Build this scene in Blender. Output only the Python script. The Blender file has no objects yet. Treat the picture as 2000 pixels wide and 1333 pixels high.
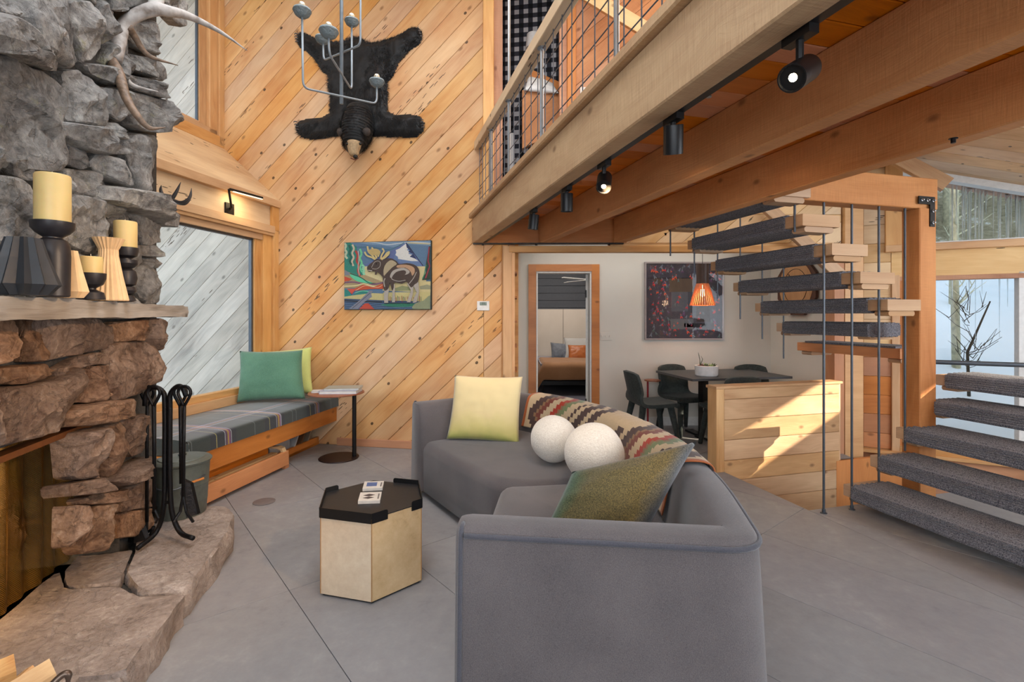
import bpy, bmesh, math, random
from mathutils import Vector, Matrix, noise
R = random.Random(7)
V = Vector
sc = bpy.context.scene
C = sc.collection
# ---------------------------------------------------------------- camera
F, HY, CX, EYE = 975.0, 615.0, 1000.0, 1.45
cd = bpy.data.cameras.new('camera'); cam = bpy.data.objects.new('camera', cd); C.objects.link(cam)
cam.location = (0, 0, EYE); cam.rotation_euler = (math.pi/2, 0, 0)
cd.sensor_width = 36; cd.lens = F/2000*36; cd.shift_y = -(666.5-HY)/2000; cd.clip_start = .05
sc.camera = cam
sc.view_settings.view_transform = 'Standard'; sc.view_settings.look = 'None'
sc.view_settings.gamma = 1; sc.view_settings.use_curve_mapping = False
sc.view_settings.exposure = 0.62
try:
    sc.cycles.use_denoising = True; sc.cycles.max_bounces = 5; sc.cycles.diffuse_bounces = 3; sc.cycles.glossy_bounces = 2; sc.cycles.transmission_bounces = 4; sc.cycles.transparent_max_bounces = 8
    sc.cycles.sample_clamp_indirect = 5; sc.cycles.use_adaptive_sampling = True; sc.cycles.adaptive_threshold = .06; sc.cycles.adaptive_min_samples = 12
    sc.cycles.caustics_reflective = False; sc.cycles.caustics_refractive = False; sc.render.use_persistent_data = False
except Exception: pass
# ---------------------------------------------------------------- world, spot for the sunbeam, unseen area lights
w = bpy.data.worlds.new('sky'); sc.world = w; w.use_nodes = True
nt = w.node_tree; bg = nt.nodes['Background']
bg.inputs[0].default_value = (.66, .84, 1.0, 1); bg.inputs[1].default_value = .72
def light(name, kind, loc, aim, energy, color=(1, 1, 1), size=1, sy=None, spot=60, blend=.5):
    l = bpy.data.lights.new(name, kind); l.energy = energy; l.color = color
    if kind == 'AREA':
        l.shape = 'RECTANGLE'; l.size = size; l.size_y = sy or size
    if kind in ('SPOT', 'POINT'): l.shadow_soft_size = size
    if kind == 'SPOT': l.spot_size = math.radians(spot); l.spot_blend = blend
    o = bpy.data.objects.new(name, l); C.objects.link(o); o.location = loc
    o.rotation_euler = (V(aim)-V(loc)).to_track_quat('-Z', 'Y').to_euler()
    return o
s = light('sunbeam', 'SPOT', V((2.75, 4.75, .45))+V((.8, -.45, .4)).normalized()*12, (2.75, 4.75, .45), 11500, (1, .86, .66), .03, spot=13, blend=.1)
light('rear_fill_light', 'AREA', (-.3, -2.7, 2.3), (-.2, 3, 1.3), 178, (.80, .90, 1), 5.5, 3.6)  # added fill behind the camera; the rear wall has no window
light('right_fill_light', 'AREA', (5.6, .6, 2.0), (1.5, 3.6, 1.0), 125, (.82, .91, 1), 3, 2.6)  # added fill hanging free inside the room, no window there
light('overhead_fill_light', 'AREA', (-1.0, 2.2, 5.1), (-1.0, 2.4, 0), 105, (.88, .94, 1), 3.2, 3.6)  # added overhead fill below a closed ceiling
light('stair_fill_light', 'AREA', (4.6, 3.4, 4.3), (3.4, 4.6, 1.0), 85, (1, .98, .95), 1.6, 1.6)  # unseen area fill hung inside, well above and away from the window
light('exterior_fill_light', 'AREA', (-4.6, 1.6, 3.2), (-3.4, 6, 1.8), 120, (.88, .95, 1), 2.6, 3)  # added outside to brighten the weathered boards behind the left window
light('dining_fill_light', 'AREA', (1.6, 6.0, 2.42), (1.6, 6.0, 0), 8, (1, .95, .88), 2.6, .8)  # unseen area fill just below the ceiling, brightens the dining end
light('bedroom_light', 'AREA', (1.0, 9.4, 2.6), (1.0, 9.8, 0), 21, (1, .90, .80), 1.6, 1.2)
light('loft_light', 'AREA', (1.4, 3.9, 4.7), (1.4, 4.6, 2.4), 9, (1, .93, .82), 1.6, 1.6)

# ---------------------------------------------------------------- helpers
def W(px, py, Y): return V(((px-CX)/F*Y, Y, EYE-(py-HY)/F*Y))
def FL(px, py, z=0):
    Y = (EYE-z)*F/(py-HY); return V(((px-CX)/F*Y, Y, z))
class Fr:
    def __init__(s, o, ex, n): s.o = V((o[0], o[1], 0)); s.e = V((ex[0], ex[1], 0)).normalized(); s.n = V((n[0], n[1], 0)).normalized()
    def P(s, a, z, d=0): return s.o+s.e*a+s.n*d+V((0, 0, z))
    def inv(s, px, py, d=0):
        r = V(((px-CX)/F, 1, -(py-HY)/F)); c = V((0, 0, EYE)); o = s.o+s.n*d
        t = (o-c).dot(s.n)/r.dot(s.n); p = c+r*t
        return ((p-o).dot(s.e), p.z)
ORG = {}
class MB:
    def __init__(s): s.v = []; s.f = []; s.uv = []; s.col = []; s.mi = []
    def poly(s, pts, uvs=None, col=None, mi=0):
        b = len(s.v); s.v += [V(p) for p in pts]; s.f.append(tuple(range(b, b+len(pts))))
        s.uv.append(uvs or [(0, 0)]*len(pts)); s.col.append(col); s.mi.append(mi)
    def mesh(s, verts, faces, uvf=None, mi=0, col=None):
        b = len(s.v); s.v += [V(p) for p in verts]
        for f in faces:
            s.f.append(tuple(b+i for i in f)); s.uv.append([uvf(i) for i in f] if uvf else [(0, 0)]*len(f))
            s.col.append(col); s.mi.append(mi)
    def hexa(s, c, ax, ay, az, mi=0, bev=0):
        """box: centre, three half-vectors; u runs along ax. bev: chamfer of the four edges along ax"""
        c, ax, ay, az = V(c), V(ax), V(ay), V(az); ly, lz, lx = ay.length, az.length, ax.length
        o = R.random()*9
        if bev:
            b1, b2 = bev/ly, bev/lz
            prof = [(-1, -1+b2), (-1, 1-b2), (-1+b1, 1), (1-b1, 1), (1, 1-b2), (1, -1+b2), (1-b1, -1), (-1+b1, -1)]
        else: prof = [(-1, -1), (-1, 1), (1, 1), (1, -1)]
        n = len(prof); A = [c-ax+ay*p+az*q for p, q in prof]; B = [c+ax+ay*p+az*q for p, q in prof]
        per = [0]
        for i in range(n): per.append(per[-1]+(A[(i+1) % n]-A[i]).length)
        for i in range(n):
            j = (i+1) % n
            s.poly([A[i], A[j], B[j], B[i]], [(0, per[i]+o), (0, per[i+1]+o), (2*lx, per[i+1]+o), (2*lx, per[i]+o)], mi=mi)
        s.poly(A[::-1], [(p*ly*.3+o, q*lz) for p, q in prof][::-1], mi=mi)
        s.poly(B, [(p*ly*.3+o, q*lz) for p, q in prof], mi=mi)
    def bar(s, p, q, wd, ht, up=(0, 0, 1), mi=0, bev=0):
        """timber from p to q; wd across, ht along up"""
        p, q, up = V(p), V(q), V(up); a = (q-p)/2; d = a.normalized()
        sd = d.cross(up).normalized(); u2 = sd.cross(d).normalized()
        s.hexa((p+q)/2, a, sd*wd/2, u2*ht/2, mi, bev)
    def tube(s, pts, r, n=8, closed=False, cap=True, mi=0):
        pts = [V(p) for p in pts]; m = len(pts); rr = r if isinstance(r, (list, tuple)) else [r]*m
        vs = []; prev = None
        for i, p in enumerate(pts):
            if closed: t = pts[(i+1) % m]-pts[i-1]
            else: t = pts[min(i+1, m-1)]-pts[max(i-1, 0)]
            t.normalize()
            if prev is None:
                a = V((0, 0, 1)) if abs(t.z) < .9 else V((1, 0, 0)); x = t.cross(a).normalized()
            else: x = (prev-t*prev.dot(t)).normalized()
            prev = x; y = t.cross(x)
            for k in range(n):
                g = 2*math.pi*k/n; vs.append(p+(x*math.cos(g)+y*math.sin(g))*rr[i])
        fs = []
        for i in range(m if closed else m-1):
            j = (i+1) % m
            for k in range(n): fs.append((i*n+k, i*n+(k+1) % n, j*n+(k+1) % n, j*n+k))
        if cap and not closed: fs.append(tuple(range(n))[::-1]); fs.append(tuple(range((m-1)*n, m*n)))
        s.mesh(vs, fs, lambda i: ((i//n)*.1, (i % n)/n*.1), mi=mi)
    def lathe(s, prof, c=(0, 0, 0), n=24, mi=0, fr=None, ax=None):
        """prof: (r, z) list; fr: r multiplier f(angle, i)"""
        c = V(c); vs = []
        M = V((0, 0, 1)).rotation_difference(V(ax)).to_matrix() if ax is not None else Matrix.Identity(3)
        for i, (r, z) in enumerate(prof):
            for k in range(n):
                g = 2*math.pi*k/n; q = r*(fr(k, i) if fr else 1)
                vs.append(c+M @ V((q*math.cos(g), q*math.sin(g), z)))
        m = len(prof); fs = []
        for i in range(m-1):
            for k in range(n): fs.append((i*n+k, i*n+(k+1) % n, (i+1)*n+(k+1) % n, (i+1)*n+k))
        if prof[0][0] > 1e-4: fs.append(tuple(range(n))[::-1])
        if prof[-1][0] > 1e-4: fs.append(tuple(range((m-1)*n, m*n)))
        s.mesh(vs, fs, lambda i: ((i % n)/n*.5, (i//n)*.05), mi=mi)
    def prism(s, pts, d, mi=0, uv=None, inset=0):
        """polygon pts (3D, planar) pushed by vector d; pts is the front"""
        pts = [V(p) for p in pts]; d = V(d); n = len(pts); B = [p+d for p in pts]
        if uv is None: uv = [((p-pts[0]).dot((pts[1]-pts[0]).normalized()), (p-pts[0]).dot((pts[1]-pts[0]).cross(d).normalized())) for p in pts]
        s.poly(pts, uv, mi=mi); s.poly(B[::-1], uv[::-1], mi=mi)
        for i in range(n):
            j = (i+1) % n; s.poly([pts[j], pts[i], B[i], B[j]], [uv[j], uv[i], (uv[i][0], uv[i][1]+.02), (uv[j][0], uv[j][1]+.02)], mi=mi)
    def grid(s, fn, nu, nv, colf=None, mi=0, closed_u=False, us=1, vs_=1):
        vs = [fn(i/nu, j/nv) for j in range(nv+1) for i in range(nu+1)]
        b = len(s.v); s.v += [V(p) for p in vs]
        for j in range(nv):
            for i in range(nu):
                a = b+j*(nu+1)+i; s.f.append((a, a+1, a+nu+2, a+nu+1))
                s.uv.append([(i/nu*us, j/nv*vs_), ((i+1)/nu*us, j/nv*vs_), ((i+1)/nu*us, (j+1)/nv*vs_), (i/nu*us, (j+1)/nv*vs_)])
                s.col.append(colf(i, j) if colf else None); s.mi.append(mi)
    def build(s, name, mat, parent=None, smooth=False, bevel=0, weld=False, fixn=True, sub=0, solid=0):
        me = bpy.data.meshes.new(name)
        loc = V((0, 0, 0))
        if parent is not None: loc = ORG[parent.name]
        elif s.v:
            xs = [v.x for v in s.v]; ys = [v.y for v in s.v]; loc = V(((min(xs)+max(xs))/2, (min(ys)+max(ys))/2, min(v.z for v in s.v)))
        me.from_pydata([tuple(v-loc) for v in s.v], [], s.f)
        ul = me.uv_layers.new(name='UVMap'); k = 0
        flat = [c for f in s.uv for uvp in f for c in uvp]
        ul.data.foreach_set('uv', flat)
        if any(c is not None for c in s.col):
            ca = me.color_attributes.new('Col', 'FLOAT_COLOR', 'CORNER'); cc = []
            for f, c in zip(s.f, s.col):
                c = c or (1, 1, 1); cc += [c[0], c[1], c[2], 1.0]*len(f)
            ca.data.foreach_set('color', cc)
        mats = mat if isinstance(mat, (list, tuple)) else [mat]
        for m_ in mats: me.materials.append(m_)
        me.polygons.foreach_set('material_index', s.mi)
        if weld or fixn:
            bm = bmesh.new(); bm.from_mesh(me)
            if weld: bmesh.ops.remove_doubles(bm, verts=bm.verts, dist=1e-4)
            if fixn: bmesh.ops.recalc_face_normals(bm, faces=bm.faces)
            bm.to_mesh(me); bm.free()
        if smooth:
            me.polygons.foreach_set('use_smooth', [True]*len(me.polygons))
            if smooth is not True: me.set_sharp_from_angle(angle=math.radians(smooth))
        me.update()
        o = bpy.data.objects.new(name, me); C.objects.link(o)
        if parent is not None: o.parent = parent; ORG[o.name] = loc
        else: o.location = loc; ORG[o.name] = loc
        if bevel:
            b = o.modifiers.new('bevel', 'BEVEL'); b.width = bevel; b.segments = 2; b.limit_method = 'ANGLE'
        if solid:
            b = o.modifiers.new('solid', 'SOLIDIFY'); b.thickness = solid; b.offset = 0
        if sub:
            b = o.modifiers.new('sub', 'SUBSURF'); b.levels = sub; b.render_levels = sub
        return o
def tag(o, label, cat, group=None):
    o['label'] = label; o['category'] = cat
    if group: o['group'] = group
    return o
def thing(name, label, cat, loc=(0, 0, 0), group=None, rz=0):
    o = bpy.data.objects.new(name, None); C.objects.link(o); o.location = loc; o.rotation_euler = (0, 0, rz)
    o.empty_display_size = .1; ORG[o.name] = V(loc)
    return tag(o, label, cat, group)
def struct(o): o['kind'] = 'structure'; return o
def dup(root, loc, rz, label, group=None):
    r = root.copy(); C.objects.link(r); r.location = loc; r.rotation_euler = (0, 0, rz); r['label'] = label
    ORG[r.name] = V(loc)
    for ch in list(root.children):
        c = ch.copy(); C.objects.link(c); c.parent = r
        for g in ch.children:
            d = g.copy(); C.objects.link(d); d.parent = c
    return r
# convex polygon tools (2-D)
def clip(poly, n, c):
    """keep points with n.p <= c"""
    out = []; m = len(poly)
    for i in range(m):
        a, b = poly[i], poly[(i+1) % m]; da = n[0]*a[0]+n[1]*a[1]-c; db = n[0]*b[0]+n[1]*b[1]-c
        if da <= 0: out.append(a)
        if (da < 0 < db) or (db < 0 < da):
            t = da/(da-db); out.append((a[0]+(b[0]-a[0])*t, a[1]+(b[1]-a[1])*t))
    return out
def area(p): return sum(p[i][0]*p[(i+1) % len(p)][1]-p[(i+1) % len(p)][0]*p[i][1] for i in range(len(p)))/2
def clean(p):
    q = []
    for a in p:
        if not q or math.dist(a, q[-1]) > .004: q.append(a)
    if len(q) > 1 and math.dist(q[0], q[-1]) < .004: q.pop()
    return q
def inset(poly, d):
    if area(poly) < 0: poly = poly[::-1]
    res = poly; m = len(poly)
    for i in range(m):
        a, b = poly[i], poly[(i+1) % m]; dx, dy = b[0]-a[0], b[1]-a[1]; L = math.hypot(dx, dy)
        if L < 1e-6: continue
        n = (dy/L, -dx/L); res = clip(res, n, n[0]*a[0]+n[1]*a[1]-d)
        if len(res) < 3: return []
    return res
def clad(name, parent, P, region, ang, width, th, mat, gap=.0015, bev=.003, off=0, ang2=None, len2=None, off2=0, rnd=0, joints=None, stuff=False):
    """boards over a convex 2-D region of a surface; P(a,b,d) gives 3-D; boards run at angle ang"""
    ca, sa = math.cos(ang), math.sin(ang); nx, ny = -sa, ca
    ks = [nx*p[0]+ny*p[1] for p in region]; k0 = math.floor((min(ks)-off)/width); k1 = math.ceil((max(ks)-off)/width)
    us = [ca*p[0]+sa*p[1] for p in region]
    big = MB() if stuff else None
    for k in range(k0, k1):
        a = off+k*width; st = clip(clip(region, (-nx, -ny), -a), (nx, ny), a+width)
        if len(st) < 3: continue
        segs = [st]
        if len2:
            segs = []; j0 = math.floor((min(us)-off2)/len2); j1 = math.ceil((max(us)-off2)/len2)
            for j in range(j0, j1):
                b = off2+j*len2; segs.append(clip(clip(st, (-ca, -sa), -b), (ca, sa), b+len2))
        elif joints:
            rj = random.Random(k*31+int(off*100)); cuts = sorted(rj.uniform(min(us), max(us)) for _ in range(joints)); cuts = [min(us)-1]+cuts+[max(us)+1]
            segs = [clip(clip(st, (-ca, -sa), -cuts[j]), (ca, sa), cuts[j+1]) for j in range(len(cuts)-1)]
        for g in segs:
            g = clean(g)
            if len(g) < 3: continue
            g = clean(inset(g, gap))
            if len(g) < 3 or abs(area(g)) < .0006: continue
            h = clean(inset(g, bev))
            if len(h) < 3: continue
            t = th+R.uniform(-rnd, rnd); mb = big or MB(); o = R.uniform(0, 40); ov = R.uniform(0, 9)
            uvf = lambda p: (ca*p[0]+sa*p[1]+o, nx*p[0]+ny*p[1]+ov)
            mb.poly([P(p[0], p[1], t) for p in h], [uvf(p) for p in h])
            if len(h) == len(g):
                i0 = min(range(len(g)), key=lambda i: math.dist(g[i], h[0])); g = g[i0:]+g[:i0]
                G = [P(p[0], p[1], t-bev*.8) for p in g]; H = [P(p[0], p[1], t) for p in h]
                for i in range(len(g)):
                    j = (i+1) % len(g); mb.poly([G[i], G[j], H[j], H[i]], [uvf(g[i]), uvf(g[j]), uvf(h[j]), uvf(h[i])])
            B0 = [P(p[0], p[1], t-bev*.8) for p in g]; B1 = [P(p[0], p[1], 0) for p in g]
            for i in range(len(g)):
                j = (i+1) % len(g); mb.poly([B1[i], B1[j], B0[j], B0[i]], [uvf(g[i]), uvf(g[j]), uvf(g[j]), uvf(g[i])])
            if not stuff: mb.build(name, mat, parent, fixn=False)
    if stuff and big.f:
        o = big.build(name, mat, parent, fixn=False); o['kind'] = 'stuff'; return o
def pillow(name, label, BL, BR, TR, TL, th, mat, face=None, cat='pillow', pinch=.06, group=None, n=14, colf=None, parent=None, wr=.004):
    BL, BR, TR, TL = map(V, (BL, BR, TR, TL)); nm = ((BR-BL).cross(TL-BL)).normalized(); mb = MB(); sd = R.random()*50
    def f(sgn):
        def g(u, v):
            a, b = u*2-1, v*2-1
            ka = 1-pinch*(1-b*b)**1*0+0; ua = a*(1-pinch*(1-a*a*0)*(1-abs(b)**2.2)*abs(a)**1.0); vb = b*(1-pinch*(1-abs(a)**2.2)*abs(b))
            uu, vv = (ua+1)/2, (vb+1)/2
            p = BL*(1-uu)*(1-vv)+BR*uu*(1-vv)+TR*uu*vv+TL*(1-uu)*vv
            t = th/2*(max(0, 1-abs(a)**2.6)*max(0, 1-abs(b)**2.6))**.5
            t += wr*noise.fractal(V((a*2.2+sd, b*2.2, sgn)), .8, 2, 3)*2*min(1, t/th*3)
            return p+nm*sgn*t
        return g
    mb.grid(f(1), n*2, n*2, colf=colf); mb.grid(f(-1), n*2, n*2, colf=colf)
    o = mb.build(name, mat, parent, smooth=True, weld=True)
    if parent is None: tag(o, label, cat, group)
    elif label: o['label'] = label
    return o
def cushion_corners(c, wd, ht, yaw, lean, roll=0):
    """corners of a pillow: bottom centre c, facing direction yaw (deg, 0 = towards camera), leaning back"""
    M = Matrix.Rotation(math.radians(yaw), 3, 'Z') @ Matrix.Rotation(math.radians(-lean), 3, 'X') @ Matrix.Rotation(math.radians(roll), 3, 'Y')
    c = V(c); x = M @ V((wd/2, 0, 0)); z = M @ V((0, 0, ht))
    return c-x, c+x, c+x+z, c-x+z
def spline(pts, n=6):
    pts = [V(p) for p in pts]; P = [pts[0]*2-pts[1]]+pts+[pts[-1]*2-pts[-2]]; out = []
    for i in range(1, len(P)-2):
        a, b, c, d = P[i-1], P[i], P[i+1], P[i+2]
        for k in range(n):
            t = k/n; out.append(.5*((2*b)+(c-a)*t+(2*a-5*b+4*c-d)*t*t+(3*b-a-3*c+d)*t**3))
    return out+[pts[-1]]
def fillet(pts, rad, n=6, closed=False):
    """round corners of a 2-D/3-D polyline"""
    pts = [V(p) for p in pts]; m = len(pts); out = []
    for i in range(m):
        r = rad[i] if isinstance(rad, (list, tuple)) else rad
        if (not closed and i in (0, m-1)) or r <= 0: out.append(pts[i]); continue
        a, b, c = pts[i-1], pts[i], pts[(i+1) % m]; u = (a-b); v = (c-b); r2 = min(r, u.length*.48, v.length*.48)
        p, q = b+u.normalized()*r2, b+v.normalized()*r2
        for k in range(n+1):
            t = k/n; out.append(p*(1-t)**2+b*2*t*(1-t)+q*t*t)
    return out

# ---------------------------------------------------------------- materials
def mat(name):
    m = bpy.data.materials.new(name); m.use_nodes = True; nt = m.node_tree
    return m, nt, nt.nodes['Principled BSDF'], nt.nodes, nt.links
def srgb(r, g, b):
    f = lambda c: (c/255/12.92 if c <= 10.3 else ((c/255+.055)/1.055)**2.4)
    return (f(r), f(g), f(b), 1)
def N(ns, t, **kw):
    n = ns.new(t)
    for k, v in kw.items():
        if k.startswith('i_'): n.inputs[k[2:].replace('_', ' ')].default_value = v
        else: setattr(n, k, v)
    return n
def ramp(ns, stops, interp='LINEAR'):
    r = ns.new('ShaderNodeValToRGB'); r.color_ramp.interpolation = interp; e = r.color_ramp.elements
    while len(e) > 1: e.remove(e[-1])
    e[0].position = stops[0][0]; e[0].color = stops[0][1]
    for p, c in stops[1:]: x = e.new(p); x.color = c
    return r
def mixc(ns, ls, f, a, b, mode='MIX'):
    m = ns.new('ShaderNodeMix'); m.data_type = 'RGBA'; m.blend_type = mode
    for sock, val in ((m.inputs[0], f), (m.inputs[6], a), (m.inputs[7], b)):
        if hasattr(val, 'is_linked') or hasattr(val, 'links'): ls.new(val, sock)
        else: sock.default_value = val
    return m.outputs[2]
def math_(ns, ls, op, a, b=None, c=None):
    m = ns.new('ShaderNodeMath'); m.operation = op
    for i, x in enumerate((a, b, c)):
        if x is None: continue
        if hasattr(x, 'links'): ls.new(x, m.inputs[i])
        else: m.inputs[i].default_value = x
    return m.outputs[0]
def plain(name, col, rough=.5, metal=0, spec=.5, emit=None, es=0, noise_=0, nsc=30, bump=0, sheen=0, coat=0):
    m, nt, b, ns, ls = mat(name); b.inputs['Base Color'].default_value = col
    b.inputs['Roughness'].default_value = rough; b.inputs['Metallic'].default_value = metal; b.inputs['Specular IOR Level'].default_value = spec
    if emit: b.inputs['Emission Color'].default_value = emit; b.inputs['Emission Strength'].default_value = es
    if sheen: b.inputs['Sheen Weight'].default_value = sheen; b.inputs['Sheen Roughness'].default_value = .5
    if coat: b.inputs['Coat Weight'].default_value = coat
    tc = N(ns, 'ShaderNodeTexCoord'); n = N(ns, 'ShaderNodeTexNoise'); n.inputs['Scale'].default_value = nsc; n.inputs['Detail'].default_value = 4
    ls.new(tc.outputs['Object'], n.inputs['Vector'])
    k = noise_ or .04
    r = ramp(ns, [(.3, tuple(max(0, c*(1-k*1.6)) for c in col[:3])+(1,)), (.7, tuple(min(1, c*(1+k*1.6)) for c in col[:3])+(1,))])
    ls.new(n.outputs['Fac'], r.inputs[0]); ls.new(r.outputs[0], b.inputs['Base Color'])
    if bump:
        bp = N(ns, 'ShaderNodeBump'); bp.inputs['Strength'].default_value = bump; bp.inputs['Distance'].default_value = .01
        ls.new(n.outputs['Fac'], bp.inputs['Height']); ls.new(bp.outputs[0], b.inputs['Normal'])
    return m
def wood(name, light_, dark_, rough=.5, knot=1.0, grain=1.0, var=.12, hue=None, worm=0, saw=0, gs=1.0, stain=0):
    """UV: u in metres along the grain, v across"""
    m, nt, b, ns, ls = mat(name)
    uv = N(ns, 'ShaderNodeUVMap'); oi = N(ns, 'ShaderNodeObjectInfo')
    sx = N(ns, 'ShaderNodeCombineXYZ'); ls.new(math_(ns, ls, 'MULTIPLY', oi.outputs['Random'], 61.7), sx.inputs[0]); ls.new(math_(ns, ls, 'MULTIPLY', oi.outputs['Random'], 23.3), sx.inputs[1])
    ad = N(ns, 'ShaderNodeVectorMath', operation='ADD'); ls.new(uv.outputs[0], ad.inputs[0]); ls.new(sx.outputs[0], ad.inputs[1])
    P = ad.outputs[0]
    def mp(a, c, src=P):
        x = N(ns, 'ShaderNodeMapping'); x.inputs['Scale'].default_value = (a, c, 1); ls.new(src, x.inputs[0]); return x.outputs[0]
    # knots
    vo = N(ns, 'ShaderNodeTexVoronoi', feature='F1', voronoi_dimensions='2D'); vo.inputs['Scale'].default_value = 1; ls.new(mp(2.0, 3.4), vo.inputs['Vector'])
    kd = math_(ns, ls, 'SUBTRACT', vo.outputs['Distance'], .02)
    kf = N(ns, 'ShaderNodeMapRange', interpolation_type='SMOOTHSTEP'); kf.inputs['From Min'].default_value = .015; kf.inputs['From Max'].default_value = .085; kf.inputs['To Min'].default_value = 1; kf.inputs['To Max'].default_value = 0
    ls.new(vo.outputs['Distance'], kf.inputs['Value'])
    # grain bends round knots
    push = N(ns, 'ShaderNodeVectorMath', operation='MULTIPLY_ADD'); 
    cx = N(ns, 'ShaderNodeCombineXYZ'); ls.new(math_(ns, ls, 'MULTIPLY', math_(ns, ls, 'POWER', 2.718, math_(ns, ls, 'MULTIPLY', vo.outputs['Distance'], -6)), .05), cx.inputs[1])
    ls.new(P, push.inputs[0]); push.inputs[1].default_value = (1, 1, 1); ls.new(cx.outputs[0], push.inputs[2])
    PP = push.outputs[0]
    n0 = N(ns, 'ShaderNodeTexNoise'); n0.inputs['Scale'].default_value = 1; n0.inputs['Detail'].default_value = 2; ls.new(mp(.9, 4, PP), n0.inputs['Vector'])
    rings = math_(ns, ls, 'SINE', math_(ns, ls, 'MULTIPLY', n0.outputs['Fac'], 46*gs))
    n1 = N(ns, 'ShaderNodeTexNoise'); n1.inputs['Scale'].default_value = 1; n1.inputs['Detail'].default_value = 5; n1.inputs['Roughness'].default_value = .65; ls.new(mp(4, 130*gs, PP), n1.inputs['Vector'])
    n2 = N(ns, 'ShaderNodeTexNoise'); n2.inputs['Scale'].default_value = 1; n2.inputs['Detail'].default_value = 3; ls.new(mp(1.1, 3.5), n2.inputs['Vector'])
    g = math_(ns, ls, 'MULTIPLY_ADD', rings, .045*grain, math_(ns, ls, 'MULTIPLY_ADD', n1.outputs['Fac'], .42*grain, math_(ns, ls, 'MULTIPLY', n2.outputs['Fac'], 1.0)))
    r = ramp(ns, [(.38, light_), (.76, tuple((a*.5+c*.5) for a, c in zip(light_, dark_))), (1.1 if False else 1.0, dark_)])
    ls.new(math_(ns, ls, 'SUBTRACT', g, .08), r.inputs[0]); col = r.outputs[0]
    br = math_(ns, ls, 'MULTIPLY_ADD', oi.outputs['Random'], var*2, 1-var)
    hs = N(ns, 'ShaderNodeHueSaturation'); ls.new(br, hs.inputs['Value']); ls.new(col, hs.inputs['Color'])
    rnd2 = math_(ns, ls, 'FRACT', math_(ns, ls, 'MULTIPLY', oi.outputs['Random'], 7.77)); ls.new(math_(ns, ls, 'MULTIPLY_ADD', rnd2, .3, .82), hs.inputs['Saturation']); col = hs.outputs[0]
    if knot:
        gate = math_(ns, ls, 'GREATER_THAN', N2(ns, ls, vo.outputs['Color']), 1-knot*.55)
        col = mixc(ns, ls, math_(ns, ls, 'MULTIPLY', math_(ns, ls, 'MULTIPLY', kf.outputs[0], .62), gate), col, tuple(c*.35 for c in dark_[:3])+(1,))
    if stain:
        tcs = N(ns, 'ShaderNodeTexCoord'); nsn = N(ns, 'ShaderNodeTexNoise'); nsn.inputs['Scale'].default_value = 1.1; nsn.inputs['Detail'].default_value = 4; ls.new(tcs.outputs['Object'], nsn.inputs['Vector'])
        sr = N(ns, 'ShaderNodeMapRange'); sr.inputs['From Min'].default_value = .46; sr.inputs['From Max'].default_value = .66; sr.inputs['To Max'].default_value = stain; ls.new(nsn.outputs['Fac'], sr.inputs['Value'])
        col = mixc(ns, ls, sr.outputs[0], col, mixc(ns, ls, 1.0, col, (.92, .66, .40, 1), 'MULTIPLY'))
    hgt = n1.outputs['Fac']
    if worm:
        vw = N(ns, 'ShaderNodeTexVoronoi', feature='F1'); vw.inputs['Scale'].default_value = 1; ls.new(mp(8, 60), vw.inputs['Vector'])
        reg = N(ns, 'ShaderNodeTexNoise'); reg.inputs['Scale'].default_value = 1; reg.inputs['Detail'].default_value = 1; ls.new(mp(1.1, 6), reg.inputs['Vector'])
        wf = math_(ns, ls, 'MULTIPLY', math_(ns, ls, 'LESS_THAN', vw.outputs['Distance'], .3), math_(ns, ls, 'GREATER_THAN', reg.outputs['Fac'], .68-.04*worm))
        vh = N(ns, 'ShaderNodeTexVoronoi', feature='F1', voronoi_dimensions='2D'); vh.inputs['Scale'].default_value = 1; ls.new(mp(1.9, 2.3), vh.inputs['Vector'])
        hf = math_(ns, ls, 'MULTIPLY', math_(ns, ls, 'LESS_THAN', vh.outputs['Distance'], .034), math_(ns, ls, 'GREATER_THAN', N2(ns, ls, vh.outputs['Color']), .62))
        wf = math_(ns, ls, 'MAXIMUM', wf, hf)
        col = mixc(ns, ls, math_(ns, ls, 'MULTIPLY', wf, .85), col, (.035, .018, .008, 1))
        hgt = math_(ns, ls, 'SUBTRACT', hgt, wf)
    if saw:
        ws = N(ns, 'ShaderNodeTexNoise'); ws.inputs['Scale'].default_value = 1; ws.inputs['Detail'].default_value = 3; ls.new(mp(160, 9), ws.inputs['Vector'])
        col = mixc(ns, ls, math_(ns, ls, 'MULTIPLY', ws.outputs['Fac'], saw), col, mixc(ns, ls, 1.0, col, (.55, .5, .45, 1), 'MULTIPLY'))
        hgt = math_(ns, ls, 'ADD', hgt, math_(ns, ls, 'MULTIPLY', ws.outputs['Fac'], saw))
    ls.new(col, b.inputs['Base Color']); b.inputs['Roughness'].default_value = rough; b.inputs['Specular IOR Level'].default_value = .35
    bp = N(ns, 'ShaderNodeBump'); bp.inputs['Strength'].default_value = .35; bp.inputs['Distance'].default_value = .004; ls.new(hgt, bp.inputs['Height']); ls.new(bp.outputs[0], b.inputs['Normal'])
    return m
def N2(ns, ls, colout):
    s_ = ns.new('ShaderNodeSeparateColor'); ls.new(colout, s_.inputs[0]); return s_.outputs[0]
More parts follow.
